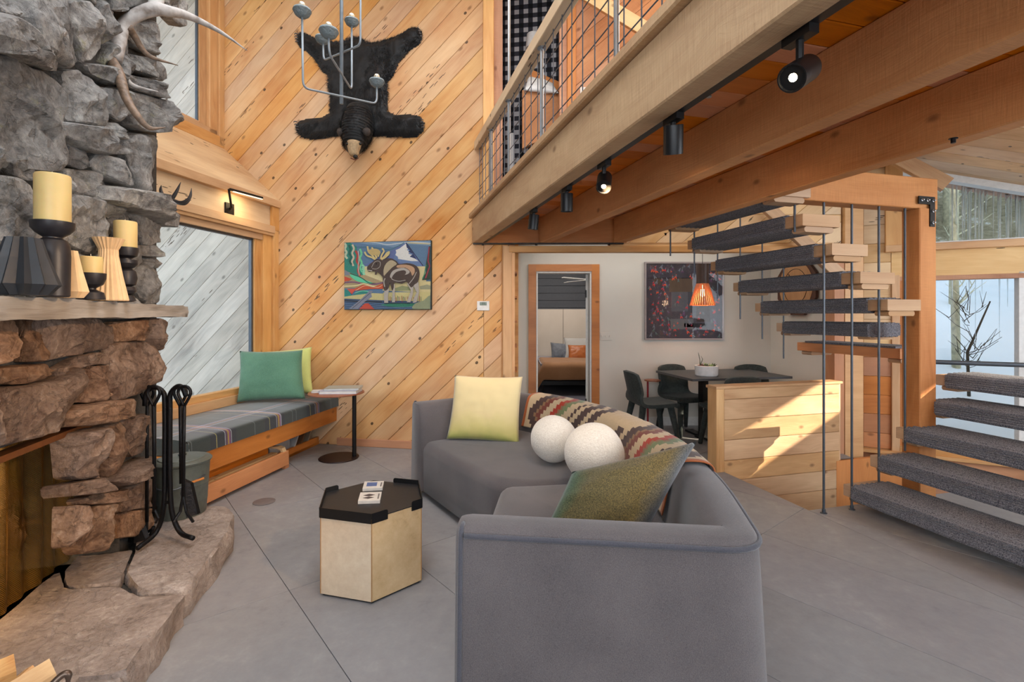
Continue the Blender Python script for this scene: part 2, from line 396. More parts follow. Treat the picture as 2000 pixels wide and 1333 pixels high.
def fabric(name, c, c2=None, scale=260, bump=.25, rough=.9, sheen=.3, mott=.5):
    m, nt, b, ns, ls = mat(name); c2 = c2 or tuple(x*.7 for x in c[:3])+(1,)
    tc = N(ns, 'ShaderNodeTexCoord'); n = N(ns, 'ShaderNodeTexNoise'); n.inputs['Scale'].default_value = scale; n.inputs['Detail'].default_value = 2; ls.new(tc.outputs['Object'], n.inputs['Vector'])
    n2 = N(ns, 'ShaderNodeTexNoise'); n2.inputs['Scale'].default_value = 3.5; n2.inputs['Detail'].default_value = 3; ls.new(tc.outputs['Object'], n2.inputs['Vector'])
    f = math_(ns, ls, 'MULTIPLY_ADD', n2.outputs['Fac'], mott, math_(ns, ls, 'MULTIPLY', n.outputs['Fac'], 1-mott*.6))
    r = ramp(ns, [(.35, c2), (.75, c)]); ls.new(f, r.inputs[0]); ls.new(r.outputs[0], b.inputs['Base Color'])
    b.inputs['Roughness'].default_value = rough; b.inputs['Sheen Weight'].default_value = sheen; b.inputs['Specular IOR Level'].default_value = .2
    bp = N(ns, 'ShaderNodeBump'); bp.inputs['Strength'].default_value = bump; bp.inputs['Distance'].default_value = .003; ls.new(n.outputs['Fac'], bp.inputs['Height']); ls.new(bp.outputs[0], b.inputs['Normal'])
    return m
def stone(name, cols, sc_=3.5, bump=.9, lichen=0, strat=0, var=.25, dist=.03, satv=1):
    m, nt, b, ns, ls = mat(name)
    tc = N(ns, 'ShaderNodeTexCoord'); oi = N(ns, 'ShaderNodeObjectInfo')
    ad = N(ns, 'ShaderNodeVectorMath', operation='ADD'); ls.new(tc.outputs['Object'], ad.inputs[0]); cx = N(ns, 'ShaderNodeCombineXYZ'); ls.new(math_(ns, ls, 'MULTIPLY', oi.outputs['Random'], 50), cx.inputs[0]); ls.new(cx.outputs[0], ad.inputs[1])
    mpx = N(ns, 'ShaderNodeMapping'); mpx.inputs['Scale'].default_value = (1, 1, 1+strat); ls.new(ad.outputs[0], mpx.inputs[0])
    n1 = N(ns, 'ShaderNodeTexNoise'); n1.inputs['Scale'].default_value = sc_; n1.inputs['Detail'].default_value = 8; n1.inputs['Roughness'].default_value = .68; n1.inputs['Distortion'].default_value = .6; ls.new(mpx.outputs[0], n1.inputs['Vector'])
    n2 = N(ns, 'ShaderNodeTexNoise'); n2.inputs['Scale'].default_value = sc_*9; n2.inputs['Detail'].default_value = 6; n2.inputs['Roughness'].default_value = .7; ls.new(mpx.outputs[0], n2.inputs['Vector'])
    vo = N(ns, 'ShaderNodeTexVoronoi', feature='DISTANCE_TO_EDGE'); vo.inputs['Scale'].default_value = sc_*2.2
    dv = N(ns, 'ShaderNodeVectorMath', operation='MULTIPLY_ADD'); ls.new(n1.outputs['Color'], dv.inputs[0]); dv.inputs[1].default_value = (.25, .25, .25); ls.new(mpx.outputs[0], dv.inputs[2]); ls.new(dv.outputs[0], vo.inputs['Vector'])
    crack = N(ns, 'ShaderNodeMapRange'); crack.inputs['From Max'].default_value = .04; ls.new(vo.outputs['Distance'], crack.inputs['Value'])
    f = math_(ns, ls, 'MULTIPLY_ADD', n2.outputs['Fac'], .45, math_(ns, ls, 'MULTIPLY', n1.outputs['Fac'], .6))
    k = len(cols); r = ramp(ns, [(.30+.42*i/(k-1), c) for i, c in enumerate(cols)]); ls.new(f, r.inputs[0]); col = r.outputs[0]
    hs = N(ns, 'ShaderNodeHueSaturation'); ls.new(col, hs.inputs['Color']); ls.new(math_(ns, ls, 'MULTIPLY_ADD', oi.outputs['Random'], var*2, 1-var), hs.inputs['Value'])
    r3 = math_(ns, ls, 'FRACT', math_(ns, ls, 'MULTIPLY', oi.outputs['Random'], 5.3)); ls.new(math_(ns, ls, 'MULTIPLY_ADD', r3, .9*satv, .95-.45*satv), hs.inputs['Saturation']); col = hs.outputs[0]
    if lichen:
        n3 = N(ns, 'ShaderNodeTexNoise'); n3.inputs['Scale'].default_value = 7; n3.inputs['Detail'].default_value = 7; n3.inputs['Roughness'].default_value = .75; ls.new(ad.outputs[0], n3.inputs['Vector'])
        lf = N(ns, 'ShaderNodeMapRange'); lf.inputs['From Min'].default_value = .6; lf.inputs['From Max'].default_value = .7; lf.inputs['To Max'].default_value = lichen; ls.new(n3.outputs['Fac'], lf.inputs['Value'])
        col = mixc(ns, ls, lf.outputs[0], col, srgb(140, 138, 80))
    ls.new(col, b.inputs['Base Color']); b.inputs['Roughness'].default_value = .78; b.inputs['Specular IOR Level'].default_value = .35
    h = math_(ns, ls, 'MULTIPLY_ADD', n1.outputs['Fac'], 1.0, math_(ns, ls, 'MULTIPLY_ADD', n2.outputs['Fac'], .4, math_(ns, ls, 'MULTIPLY', crack.outputs[0], .12)))
    bp = N(ns, 'ShaderNodeBump'); bp.inputs['Strength'].default_value = bump; bp.inputs['Distance'].default_value = dist; ls.new(h, bp.inputs['Height']); ls.new(bp.outputs[0], b.inputs['Normal'])
    return m
def vcol(name, rough=.9, bump=.3, sc_=200, sheen=.2, spec=.2, emi=0):
    m, nt, b, ns, ls = mat(name); a = N(ns, 'ShaderNodeAttribute', attribute_name='Col'); tc = N(ns, 'ShaderNodeTexCoord')
    n = N(ns, 'ShaderNodeTexNoise'); n.inputs['Scale'].default_value = sc_; n.inputs['Detail'].default_value = 2; ls.new(tc.outputs['Object'], n.inputs['Vector'])
    r = ramp(ns, [(.3, (.78, .78, .78, 1)), (.7, (1.1, 1.1, 1.1, 1))]); ls.new(n.outputs['Fac'], r.inputs[0])
    ls.new(mixc(ns, ls, 1.0, a.outputs['Color'], r.outputs[0], 'MULTIPLY'), b.inputs['Base Color']); b.inputs['Roughness'].default_value = rough
    b.inputs['Sheen Weight'].default_value = sheen; b.inputs['Specular IOR Level'].default_value = spec
    bp = N(ns, 'ShaderNodeBump'); bp.inputs['Strength'].default_value = bump; bp.inputs['Distance'].default_value = .004; ls.new(n.outputs['Fac'], bp.inputs['Height']); ls.new(bp.outputs[0], b.inputs['Normal'])
    return m
M = {}
M['honey'] = wood('honey_board', srgb(230, 188, 134), srgb(186, 116, 58), .5, 1.15, 1, .06, worm=.6, stain=.55)
M['trim'] = wood('amber_trim', srgb(230, 184, 128), srgb(178, 116, 62), .42, .35, 1, .08)
M['dtrim'] = wood('deep_amber_trim', srgb(205, 128, 52), srgb(150, 80, 24), .42, .5, 1, .08)
M['greyboard'] = wood('weathered_board', srgb(212, 208, 198), srgb(132, 130, 124), .8, .6, 1.1, .06, worm=.6)
M['beam'] = wood('rough_sawn_beam', srgb(224, 186, 138), srgb(165, 112, 68), .65, .55, .8, .05, saw=.8)
M['rbeam'] = wood('reddish_beam', srgb(230, 172, 124), srgb(176, 112, 70), .6, .6, .8, .05, saw=.7)
M['cedar'] = wood('knotty_cedar', srgb(230, 192, 148), srgb(165, 112, 70), .55, 1.0, 1, .1)
M['pale'] = wood('pale_pine', srgb(238, 206, 158), srgb(190, 140, 88), .5, .7, 1, .08, worm=.3)
M['deck'] = wood('orange_decking', srgb(228, 142, 76), srgb(170, 88, 36), .5, .5, 1, .1)
M['orange'] = wood('orange_panel', srgb(216, 146, 90), srgb(166, 98, 52), .5, .6, 1, .1)
M['post'] = wood('red_post', srgb(214, 154, 108), srgb(156, 92, 54), .6, .5, .9, .04, saw=.5)
M['treadw'] = wood('tread_fir', srgb(206, 170, 134), srgb(158, 118, 84), .6, .4, 1, .06)
M['mantel'] = wood('driftwood_mantel', srgb(196, 188, 178), srgb(120, 106, 92), .75, .6, 1.2, .03)
M['stone'] = stone('grey_fieldstone', [srgb(50, 48, 48), srgb(114, 112, 111), srgb(160, 158, 155), srgb(212, 210, 204)], lichen=.5)
M['brown'] = stone('brown_fieldstone', [srgb(52, 36, 28), srgb(112, 84, 66), srgb(152, 122, 100), srgb(192, 168, 148)], sc_=4, satv=.4)
M['hearth'] = stone('hearth_flagstone', [srgb(88, 76, 70), srgb(148, 132, 122), srgb(174, 158, 148), srgb(212, 200, 190)], sc_=4, strat=0, bump=.75, var=.05, dist=.025, satv=.15)
M['mortar'] = stone('dark_mortar', [srgb(30, 28, 27), srgb(70, 66, 62), srgb(92, 86, 80)], sc_=6, bump=.6)
M['tile'] = stone('grey_floor_tile', [srgb(126, 124, 127), srgb(144, 142, 144), srgb(152, 150, 151), srgb(166, 164, 164)], sc_=1.6, bump=.06, var=.03)
M['tile'].node_tree.nodes['Principled BSDF'].inputs['Roughness'].default_value = .55
M['grout'] = plain('grout', srgb(96, 94, 96), .9)
M['white'] = plain('white_wall_paint', srgb(208, 204, 196), .85, noise_=.012, nsc=3)
M['whitetrim'] = plain('white_trim_paint', srgb(226, 226, 224), .5)
M['black'] = plain('black_metal', srgb(24, 23, 24), .42, .3)
M['blackm'] = plain('matte_black', srgb(30, 29, 31), .5, noise_=.1)
M['iron'] = plain('blackened_iron', srgb(26, 25, 27), .45, .6, bump=.3, nsc=60)
M['steel'] = plain('grey_steel', srgb(92, 98, 106), .4, .7)
M['bsteel'] = plain('bright_steel', srgb(170, 174, 178), .3, .9)
M['sofa'] = fabric('grey_sofa_cloth', srgb(106, 99, 99), srgb(74, 69, 71), 340, .35)
M['pipe'] = fabric('dark_piping_cloth', srgb(84, 83, 90), srgb(62, 62, 70), 340, .3)
M['glass'], nt_, b_, ns_, ls_ = mat('window_glass')
ns_.remove(b_); tr = ns_.new('ShaderNodeBsdfTransparent'); gl = ns_.new('ShaderNodeBsdfGlossy'); gl.inputs['Roughness'].default_value = .02; mx = ns_.new('ShaderNodeMixShader'); fr_ = ns_.new('ShaderNodeFresnel'); fr_.inputs[0].default_value = 1.35
ge_ = ns_.new('ShaderNodeNewGeometry'); ls_.new(math_(ns_, ls_, 'MULTIPLY', fr_.outputs[0], math_(ns_, ls_, 'SUBTRACT', 1, ge_.outputs['Backfacing'])), mx.inputs[0]); ls_.new(tr.outputs[0], mx.inputs[1]); ls_.new(gl.outputs[0], mx.inputs[2]); ls_.new(mx.outputs[0], ns_['Material Output'].inputs[0])
# ================================================================ SETTING
B = Fr((-1.58, 5.5), (.984, -.177), (-.177, -.984))      # back board wall
L = Fr((-2.68, 5.70), (-.177, -.984), (.984, -.177))     # window-seat wall, s runs towards the camera
U = Fr((-3.388, 5.827), (-.177, -.984), (.984, -.177))   # upper window wall
FP = Fr((-2.28, 3.25), (-.276, .961), (.961, .276))      # fireplace face, s runs away from the camera
D = Fr((0, 5.23), (1, 0), (0, -1))                       # dining header
E = Fr((0, 6.55), (1, 0), (0, -1))                       # dining back wall
G = Fr((4.36, 5.0), (.883, -.469), (-.469, -.883))       # stair window wall
uu = V((-.262, .965, 0)).normalized(); vv = V((.965, .262, 0)).normalized()
def slab(name, x0, x1, y0, y1, z0, z1, m, parent=None):
    mb = MB(); mb.hexa(((x0+x1)/2, (y0+y1)/2, (z0+z1)/2), ((x1-x0)/2, 0, 0), (0, (y1-y0)/2, 0), (0, 0, (z1-z0)/2))
    o = mb.build(name, m, parent)
    return o if parent is not None else struct(o)
def fslab(name, fr, s0, s1, z0, z1, d0, d1, m, parent=None, bev=0):
    mb = MB()
    if abs(s1-s0) >= abs(z1-z0): mb.hexa(fr.P((s0+s1)/2, (z0+z1)/2, (d0+d1)/2), fr.e*(s1-s0)/2, V((0, 0, (z1-z0)/2)), fr.n*(d1-d0)/2, bev=bev)
    else: mb.hexa(fr.P((s0+s1)/2, (z0+z1)/2, (d0+d1)/2), V((0, 0, (z1-z0)/2)), fr.e*(s1-s0)/2, fr.n*(d1-d0)/2, bev=bev)
    return mb.build(name, m, parent)
def poly_slab(name, P, pts, d0, d1, m, parent=None):
    mb = MB(); mb.prism([P(a, b, d1) for a, b in pts], P(0, 0, d0)-P(0, 0, d1)); return mb.build(name, m, parent)

def vslab(name, p, dirv, length, z0, z1, thick, m, parent=None, bev=0):
    """vertical slab from p along dirv; thickness towards the left of dirv"""
    d = V(dirv).normalized(); nn = V((-d.y, d.x, 0)); mb = MB(); c = V((p.x, p.y, 0))+d*length/2+nn*thick/2; c.z = (z0+z1)/2
    hz = V((0, 0, (z1-z0)/2))
    if length > z1-z0: mb.hexa(c, d*length/2, hz, nn*thick/2, bev=bev)
    else: mb.hexa(c, hz, d*length/2, nn*thick/2, bev=bev)
    return mb.build(name, m, parent)
# ---- floor: sub-floor slab + individual tiles (stairwell left open)
S2 = V((2.20, 3.70, 0)); S1 = S2+uu*.93
def side(p, a, d): return (p.x-a.x)*d.y-(p.y-a.y)*d.x
bound = [(-4.2, -3), (7, -3), (7, 6.6), (-4.2, 6.6)]
nu_ = (vv.x, vv.y); cu = vv.x*S2.x+vv.y*S2.y; nv_ = (uu.x, uu.y); cv2 = uu.x*S2.x+uu.y*S2.y; cv1 = uu.x*S1.x+uu.y*S1.y
regA = clip(bound, nu_, cu)
regB = clip(clip(bound, (-nu_[0], -nu_[1]), -cu), nv_, cv2)
regC = clip(clip(bound, (-nu_[0], -nu_[1]), -cu), (-nv_[0], -nv_[1]), -cv1-.02); regC = clip(regC, (1, 0), 3.45)
fb = MB()
for rg in (regA, regB, regC):
    if area(rg) < 0: rg = rg[::-1]
    fb.prism([V((x, y, -.006)) for x, y in rg], V((0, 0, -.25)))
floor = struct(fb.build('floor', M['grout']))
floor_o = ORG[floor.name]
tang = math.atan2(.635, .773)
for rg in (regA, regB, regC):
    rg = clip(clip(clip(clip(rg, (0, -1), -1.0), (-1, 0), 3.2), (1, 0), 6.2), (0, 1), 6.55)
    if len(rg) >= 3: clad('floor_tile', floor, lambda a, b, d: V((a, b, -.008+d)), rg, tang+math.pi/2, .655, .008, M['tile'], gap=.0016, bev=.001, off=.55, len2=1.27, off2=-3.58+3.81*0+1.27*0+3.58-3.58+0)
# (tiles: .655 m courses, joints every 1.27 m)

# ---- back board wall
bang = math.radians(43.5)
BO = -math.sin(bang)*-1.12+math.cos(bang)*2.72
wall_back = struct(poly_slab('wall_back', B.P, [(-1.12, -.02), (1.304, -.02), (1.304, 5.3), (-1.12, 5.3)], -.12, -.001, M['trim']))
PB = lambda a, b, d: B.P(a, b, d-.001)
BW = .178
for rg in ([(-1.12, 0), (1.304, 0), (1.304, 2.72+2.424*math.tan(bang)), (-1.12, 2.72)], [(-1.84, 3.39), (-1.12, 2.72), (1.304, 2.72+2.424*math.tan(bang)), (1.304, 5.3), (-1.84, 5.3)]):
    clad('board', wall_back, PB, rg, bang, BW, .016, M['honey'], gap=.002, bev=.005, rnd=.0008, off=BO)
clad('board', wall_back, PB, [(1.304, 0), (1.50, 0), (1.50, 2.45), (1.304, 2.45)], bang, BW, .016, M['honey'], gap=.002, bev=.005, off=BO)
struct(fslab('trim_1', B, 1.30, 1.56, 0, 2.44, -.12, -.002, M['trim']))
fin = struct(poly_slab('wall_exterior', B.P, [(-5.2, -.6), (-1.13, -.6), (-1.13, 2.72), (-1.86, 3.40), (-1.86, 5.3), (-5.2, 5.3)], -.1, -.002, M['greyboard']))
clad('board', fin, PB, [(-5.2, -.6), (-1.2, -.6), (-1.2, 2.66), (-2.0, 3.3), (-5.2, 3.3)], bang, BW, .016, M['greyboard'], gap=.0015, bev=.004, off=BO)
clad('board', fin, PB, [(-5.2, 3.3), (-1.94, 3.3), (-1.94, 5.3), (-5.2, 5.3)], bang, BW, .016, M['greyboard'], gap=.0015, bev=.004, off=BO)
struct(fslab('baseboard_back', B, -.36, 1.5, 0, .085, .015, .035, M['orange'], bev=.004))

# ---- window-seat wall (left)
wl = thing('wall_left', '', ''); del wl['label'], wl['category']; wl['kind'] = 'structure'
T = M['trim']
def lp(name, fr, s0, s1, z0, z1, d0, d1, m=T, bev=.003): return fslab(name, fr, s0, s1, z0, z1, d0, d1, m, wl, bev)
lp('corner_stud', L, 0, .10, .02, 2.70, -.10, .03)
lp('header_board', L, .10, 6, 2.33, 2.42, -.10, .03)
lp('sill_board', L, .0, 3.3, .55, .64, -.06, .03)
lp('lower_panel', L, .0, 8.6, -.2, .56, -.10, -.03, M['orange'])
lp('header_panel', L, .10, 6, 2.42, 2.68, -.10, .0, M['pale'])
lp('header_stud', L, .0, .13, 2.40, 2.66, 0, .035)
lp('header_rail', L, .10, 6, 2.36, 2.44, .0, .045)
lp('ledge_rail', L, 0, 6, 2.66, 2.74, -.03, .055)
lp('solid_wall', L, 3.3, 8.8, .5, 2.42, -.10, 0, M['orange'])
# sloping ledge up to the upper window
mb = MB(); a0, a1 = L.P(0, 2.735, .055), L.P(0, 3.42, -.72); b0, b1 = L.P(6, 2.735, .055), L.P(6, 3.42, -.72)
mb.poly([a0, b0, b1, a1], [(0, 0), (6, 0), (6, 1), (0, 1)]); mb.poly([p-V((0, 0, .03)) for p in (a1, b1, b0, a0)], [(0, 0), (6, 0), (6, 1), (0, 1)])
mb.build('sloping_ledge', M['pale'], wl, fixn=False)
lp('upper_sill', U, .0, 6, 3.38, 3.50, -.10, .05); lp('upper_sill_rail', U, .0, 6, 3.50, 3.56, -.08, .02)
lp('upper_corner_stud', U, 0, .09, 3.40, 5.3, -.10, .05); lp('upper_window_stud', U, .09, .20, 3.5, 5.3, -.10, .02); lp('upper_inner_stud', U, .20, .30, 3.5, 5.3, -.08, -.03, M['trim'])
lp('upper_solid_wall', U, 2.2, 8.8, 2.7, 5.3, -.10, 0, M['orange'])
w1 = struct(fslab('window_1', L, .35, 3.3, .64, .70, -.08, .0, T, bev=.003))
def sub(name, fr, s0, s1, z0, z1, d0, d1, m, par, bev=.002): return fslab(name, fr, s0, s1, z0, z1, d0, d1, m, par, bev)
sub('window_jamb', L, .10, .235, .64, 2.33, -.08, .0, T, w1); sub('inner_jamb', L, .235, .34, .64, 2.33, -.09, -.03, T, w1)
sub('window_head', L, .10, 3.3, 2.27, 2.33, -.09, -.01, T, w1); sub('metal_sash', L, .34, .365, .70, 2.27, -.085, -.05, M['steel'], w1)
sub('metal_head', L, .34, 3.3, 2.25, 2.27, -.085, -.05, M['steel'], w1)
sub('glass_pane', L, .34, 3.3, .68, 2.29, -.072, -.068, M['glass'], w1, 0)
w2 = struct(fslab('window_2', U, .30, 2.2, 3.56, 3.60, -.08, -.03, T)); sub('glass_pane', U, .28, 2.2, 3.56, 5.3, -.06, -.056, M['glass'], w2, 0)
sub('metal_sash', U, .29, .315, 3.6, 5.3, -.07, -.04, M['steel'], w2)

# ---- rest of the shell (mostly outside the frame)
mb = MB(); mb.prism([V((x, y, 5.3)) for x, y in ((-4.6, -3.4), (7.4, -3.4), (7.4, 3.5), (3.75, 5.75), (3.75, 7.4), (-4.6, 7.4))], V((0, 0, .1))); struct(mb.build('ceiling', M['pale']))
struct(slab('wall_rear', -4.6, 7.4, -3.2, -3.05, -.2, 5.4, M['pale']))
wr = struct(slab('wall_right', 7.1, 7.2, -3.2, 1.85, -2, 5.4, M['pale'])); slab('wall_part', 7.1, 7.2, 2.75, 3.6, -2, 5.4, M['pale'], wr); slab('wall_part', 7.1, 7.2, 1.85, 2.75, -2, 2.5, M['pale'], wr); slab('wall_part', 7.1, 7.2, 1.85, 2.75, 2.78, 5.4, M['pale'], wr)  # slot between the parts is shaped to let the sunbeam spot reach the half wall

# ---- dining end: header wall, post, white walls
wd = struct(slab('wall_dining_header', 1.02, 3.45, 5.245, 5.33, 2.11, 5.3, M['pale']))
clad('board', wd, lambda a, b, d: D.P(a, b, d-.016), [(.66, 2.50), (1.9, 2.50), (1.9, 5.25), (.66, 5.25)], math.radians(40), .18, .016, M['post'], gap=.0015, bev=.004)
clad('board', wd, lambda a, b, d: D.P(a, b, d-.016), [(.0, 2.20), (3.45, 2.20), (3.45, 2.50), (.0, 2.50)], math.radians(40), .18, .016, M['pale'], gap=.0015, bev=.004)
clad('board', wd, lambda a, b, d: D.P(a, b, d-.016), [(1.9, 2.50), (3.45, 2.50), (3.45, 5.25), (1.9, 5.25)], math.radians(40), .18, .016, M['pale'], gap=.0015, bev=.004)
slab('wall_board_backing', .5, 1.03, 5.25, 5.33, 2.45, 5.3, M['orange'], wd)
struct(fslab('trim_2', D, -.03, 3.45, 2.10, 2.165, -.05, .045, T, bev=.004))
struct(fslab('trim_3', D, -.095, .0, 0, 2.165, -.04, .035, T, bev=.005))
struct(fslab('trim_4', D, .0, .03, 0, 2.10, -.10, .0, T))
struct(fslab('trim_5', D, 3.36, 3.46, -1.5, 2.1, -.12, .03, M['orange']))
struct(slab('trim_14', 3.47, 3.66, 5.20, 5.30, -1.6, 5.2, M['trim'])); vslab('well_end', S1+vv*1.30, vv, .9, -1.6, .0, .04, M['orange'], wd)
struct(fslab('trim_6', D, .575, .665, 2.49, 5.2, -.1, .04, M['orange'], bev=.004))
wn = struct(slab('wall_niche', -.08, .02, 5.30, 5.42, 0, 2.45, T))
for k in range(7): slab('niche_shelf', .0, .055, 5.45, 5.86, .28+k*.27, .30+k*.27, M['post'], wn)
slab('niche_back', -.3, -.28, 5.3, 6.5, 0, 2.4, M['post'], wn); slab('niche_post', .03, .075, 5.88, 5.96, 0, 2.4, T, wn); slab('niche_wall', .0, .1, 5.98, 6.56, 0, 2.45, M['white'], wn)
dx0, dx1, dz = .3225, 1.041, 2.014
we = struct(slab('wall_dining', -.1, dx0-.02, 6.55, 6.68, 0, 2.5, M['white']))
slab('wall_side', dx1+.02, 3.5, 6.55, 6.68, -.0, 2.5, M['white'], we); slab('wall_over_door', dx0-.02, dx1+.02, 6.55, 6.68, dz+.02, 2.5, M['white'], we)
mb = MB(); mb.prism([V(p) for p in ((3.39, 6.60, 0), (3.52, 5.3, 0), (3.52, 5.3, 2.45), (3.39, 6.60, 2.45))], V((.08, .01, 0))); struct(mb.build('wall_angled', M['white']))
struct(slab('ceiling_dining', -.3, 3.6, 5.34, 6.66, 2.46, 2.52, M['white']))
struct(slab('baseboard_dining', 1.15, 3.38, 6.53, 6.55, 0, .11, M['whitetrim']))
dr = struct(slab('door_1', .215, .315, 6.515, 6.55, 0, 2.108, M['dtrim']))
slab('casing', 1.042, 1.142, 6.515, 6.55, 0, 2.108, M['dtrim'], dr)
slab('casing_head', .315, 1.042, 6.515, 6.55, 2.018, 2.108, M['dtrim'], dr)
slab('jamb', .3185, .337, 6.53, 6.70, 0, 2.0, M['whitetrim'], dr); slab('jamb', 1.02, 1.0405, 6.53, 6.70, 0, 2.0, M['whitetrim'], dr); slab('jamb_head', .3185, 1.0405, 6.53, 6.70, 1.995, 2.016, M['whitetrim'], dr)
mb = MB(); mb.prism([V((.99, 6.71, .01)), V((1.095, 7.42, .01)), V((1.095, 7.42, 1.99)), V((.99, 6.71, 1.99))], V((.035, -.005, 0))); mb.build('door_leaf', M['whitetrim'], dr)
for z in (.22, 1.68): slab('hinge', .985, 1.0, 6.695, 6.72, z, z+.1, M['blackm'], dr)
# bedroom shell
struct(slab('floor_bedroom', -1.5, 3.2, 6.6, 11.2, -.1, -.002, plain('slate_carpet_floor', srgb(112, 112, 126), .9))); struct(slab('ceiling_bedroom', -1.5, 3.2, 6.66, 11.2, 2.75, 2.8, M['white']))
struct(slab('wall_bedroom_left', -1.5, -1.4, 6.66, 11.2, 0, 2.8, M['white'])); struct(slab('wall_bedroom_right', 3.0, 3.1, 6.66, 11.2, 0, 2.8, M['white']))
M['navy'] = plain('slate_blue_paint', srgb(76, 80, 88), .6)
wb = struct(slab('wall_bedroom', -1.5, 3.2, 10.95, 11.1, 0, 2.8, M['navy']))
clad('shiplap_board', wb, lambda a, b, d: V((a, 10.95-d, b)), [(.2, 1.4), (2.0, 1.4), (2.0, 2.7), (.2, 2.7)], 0, .16, .015, M['navy'], gap=.003, bev=.003)

# ---- stairwell and half wall
sw = struct(MB().build('stairwell', M['orange'])) if False else None
hw = struct(vslab('wall_half', S1+uu*.02, vv, 1.37, -1.5, .765, .10, M['cedar']))
HF = Fr((S1.x, S1.y), (vv.x, vv.y), (-uu.x, -uu.y))
clad('board', hw, lambda a, b, d: HF.P(a, b, d-.02), [(.0, -1.5), (1.34, -1.5), (1.34, .765), (.0, .765)], 0, .188, .018, M['cedar'], gap=.002, bev=.004, off=.765-.1)
vslab('end_post', S1-vv*.085, vv, .085, -.2, .765, .13, M['cedar'], hw, .004)
vslab('cap_rail', S1-vv*.095-uu*.01, vv, 1.46, .765, .79, .15, M['cedar'], hw, .004)
wsw = struct(vslab('wall_stairwell', S2, vv, .85, -1.6, -.02, .03, M['orange']))
vslab('well_side', S2+uu*.95, -uu, .95, -1.6, -.02, .03, M['orange'], wsw)
struct(slab('floor_stairwell', 1.6, 7, 3.0, 6.6, -1.7, -1.6, M['tile']))

# ---- stair window wall
g = lambda px, py: G.inv(px, py)
sL = g(1640, 600)[0]; s1650 = g(1651, 600)[0]; s1685 = g(1686, 600)[0]; s1740 = g(1741, 600)[0]; s1757 = g(1757, 600)[0]; s1990 = g(1990, 600)[0]; s1728 = g(1728, 450)[0]; s1760 = g(1762, 450)[0]
ws = struct(fslab('wall_window', G, sL, s1740, -1.6, 5.3, -.14, -.02, M['pale']))
def wp(name, s0, s1, z0, z1, d0, d1, m=T, bev=.004): return fslab(name, G, s0, s1, z0, z1, d0, d1, m, ws, bev)
PG = lambda a, b, d: G.P(a, b, d-.02)
clad('board', ws, PG, [(s1650, .04), (s1685, .04), (s1685, 1.2), (s1650, 1.2)], math.radians(42), .17, .016, M['orange'], bev=.004)
clad('board', ws, PG, [(s1650, 1.2), (s1685, 1.2), (s1685, 3.3), (s1650, 3.3)], math.radians(42), .17, .016, M['pale'], bev=.004)
clad('board', ws, PG, [(s1685, .04), (s1740, .04), (s1740, 1.14), (s1685, 1.14)], 0, .2, .016, M['orange'], bev=.004)
clad('board', ws, PG, [(s1685, 1.14), (s1740, 1.14), (s1740, 3.3), (s1685, 3.3)], 0, .2, .016, M['pale'], bev=.004)
clad('board', ws, PG, [(sL, -1.6), (3.0, -1.6), (3.0, .0), (sL, .0)], 0, .2, .016, M['orange'], bev=.004, off=.0)
wp('well_backing', sL, 3.2, -1.6, .0, -.14, -.03, M['orange'])
wp('ledge_board', sL, 3.2, .0, .035, -.14, .07, T)
wp('mid_header', s1740, 3.2, 1.84, 2.16, -.12, .0, M['pale']); wp('mid_sill', s1728, 3.2, 2.10, 2.17, -.06, .06, T)
wp('upper_stud', s1728, s1760, 2.12, 3.3, -.12, .04, T); wp('lower_stud', s1740, s1757, .03, 1.86, -.12, .02, T)
wp('right_wall', s1990+.06, 3.2, .0, 1.9, -.12, .0, M['pale'])
(zs1, zz1), (zs2, zz2) = g(1832, 330), g(2000, 356)
kz = (zz2-zz1)/(zs2-zs1); roofz = lambda a: zz1+kz*(a-zs1)
w3 = struct(fslab('window_3', G, s1757, s1990+.05, .035, .09, -.11, .02, T))
sub('glass_pane', G, s1757, s1990+.02, .09, 1.82, -.09, -.086, M['glass'], w3, 0)
sub('sash_side', G, s1990, s1990+.06, .09, 1.86, -.11, .0, M['whitetrim'], w3); sub('sash_head', G, s1757, s1990+.05, 1.80, 1.845, -.11, .005, M['post'], w3)
sub('sash_side', G, s1757-.005, s1757+.03, .09, 1.82, -.11, -.02, M['post'], w3)
w4 = struct(fslab('window_4', G, s1760, 3.2, 2.165, 2.19, -.09, -.02, M['whitetrim']))
mb = MB(); mb.prism([G.P(s1760, 2.19, -.06), G.P(3.2, 2.19, -.06), G.P(3.2, roofz(3.2), -.06), G.P(s1760, roofz(s1760), -.06)], -G.n*.004); mb.build('glass_pane', M['glass'], w4)
# sloping ceiling that comes down to the window head
cs = struct(MB_ := None) if False else None
mb = MB(); q = [(-1.3, -.3), (1.1, -.3), (1.1, 3.2), (-1.3, 3.2)]
PC = lambda a, b, d: G.P(a, roofz(a)-d+.02*0, b)
mb.prism([PC(a, b, 0) for a, b in q], V((0, 0, .06))); crf = struct(mb.build('ceiling_sloped', M['pale']))
for k in range(9):
    o_ = MB(); b0 = -.22+k*.27; o_.prism([PC(a, b, .02) for a, b in ((-1.25, b0), (1.05, b0), (1.05, b0+.262), (-1.25, b0+.262))], V((0, 0, .018)), uv=[(0, b0), (4, b0), (4, b0+.26), (0, b0+.26)]); o_.build('board', M['pale'], crf)
mb = MB(); mb.bar(G.P(zs1-.3, roofz(zs1-.3)-.05, -.1), G.P(3.2, roofz(3.2)-.05, -.1), .12, .07); mb.build('eave_trim', M['whitetrim'], crf)
mb = MB(); mb.bar(W(1735, 300, 4.95), W(1850, 362, 4.72), .10, .13, bev=.004); struct(mb.build('trim_7', M['cedar']))
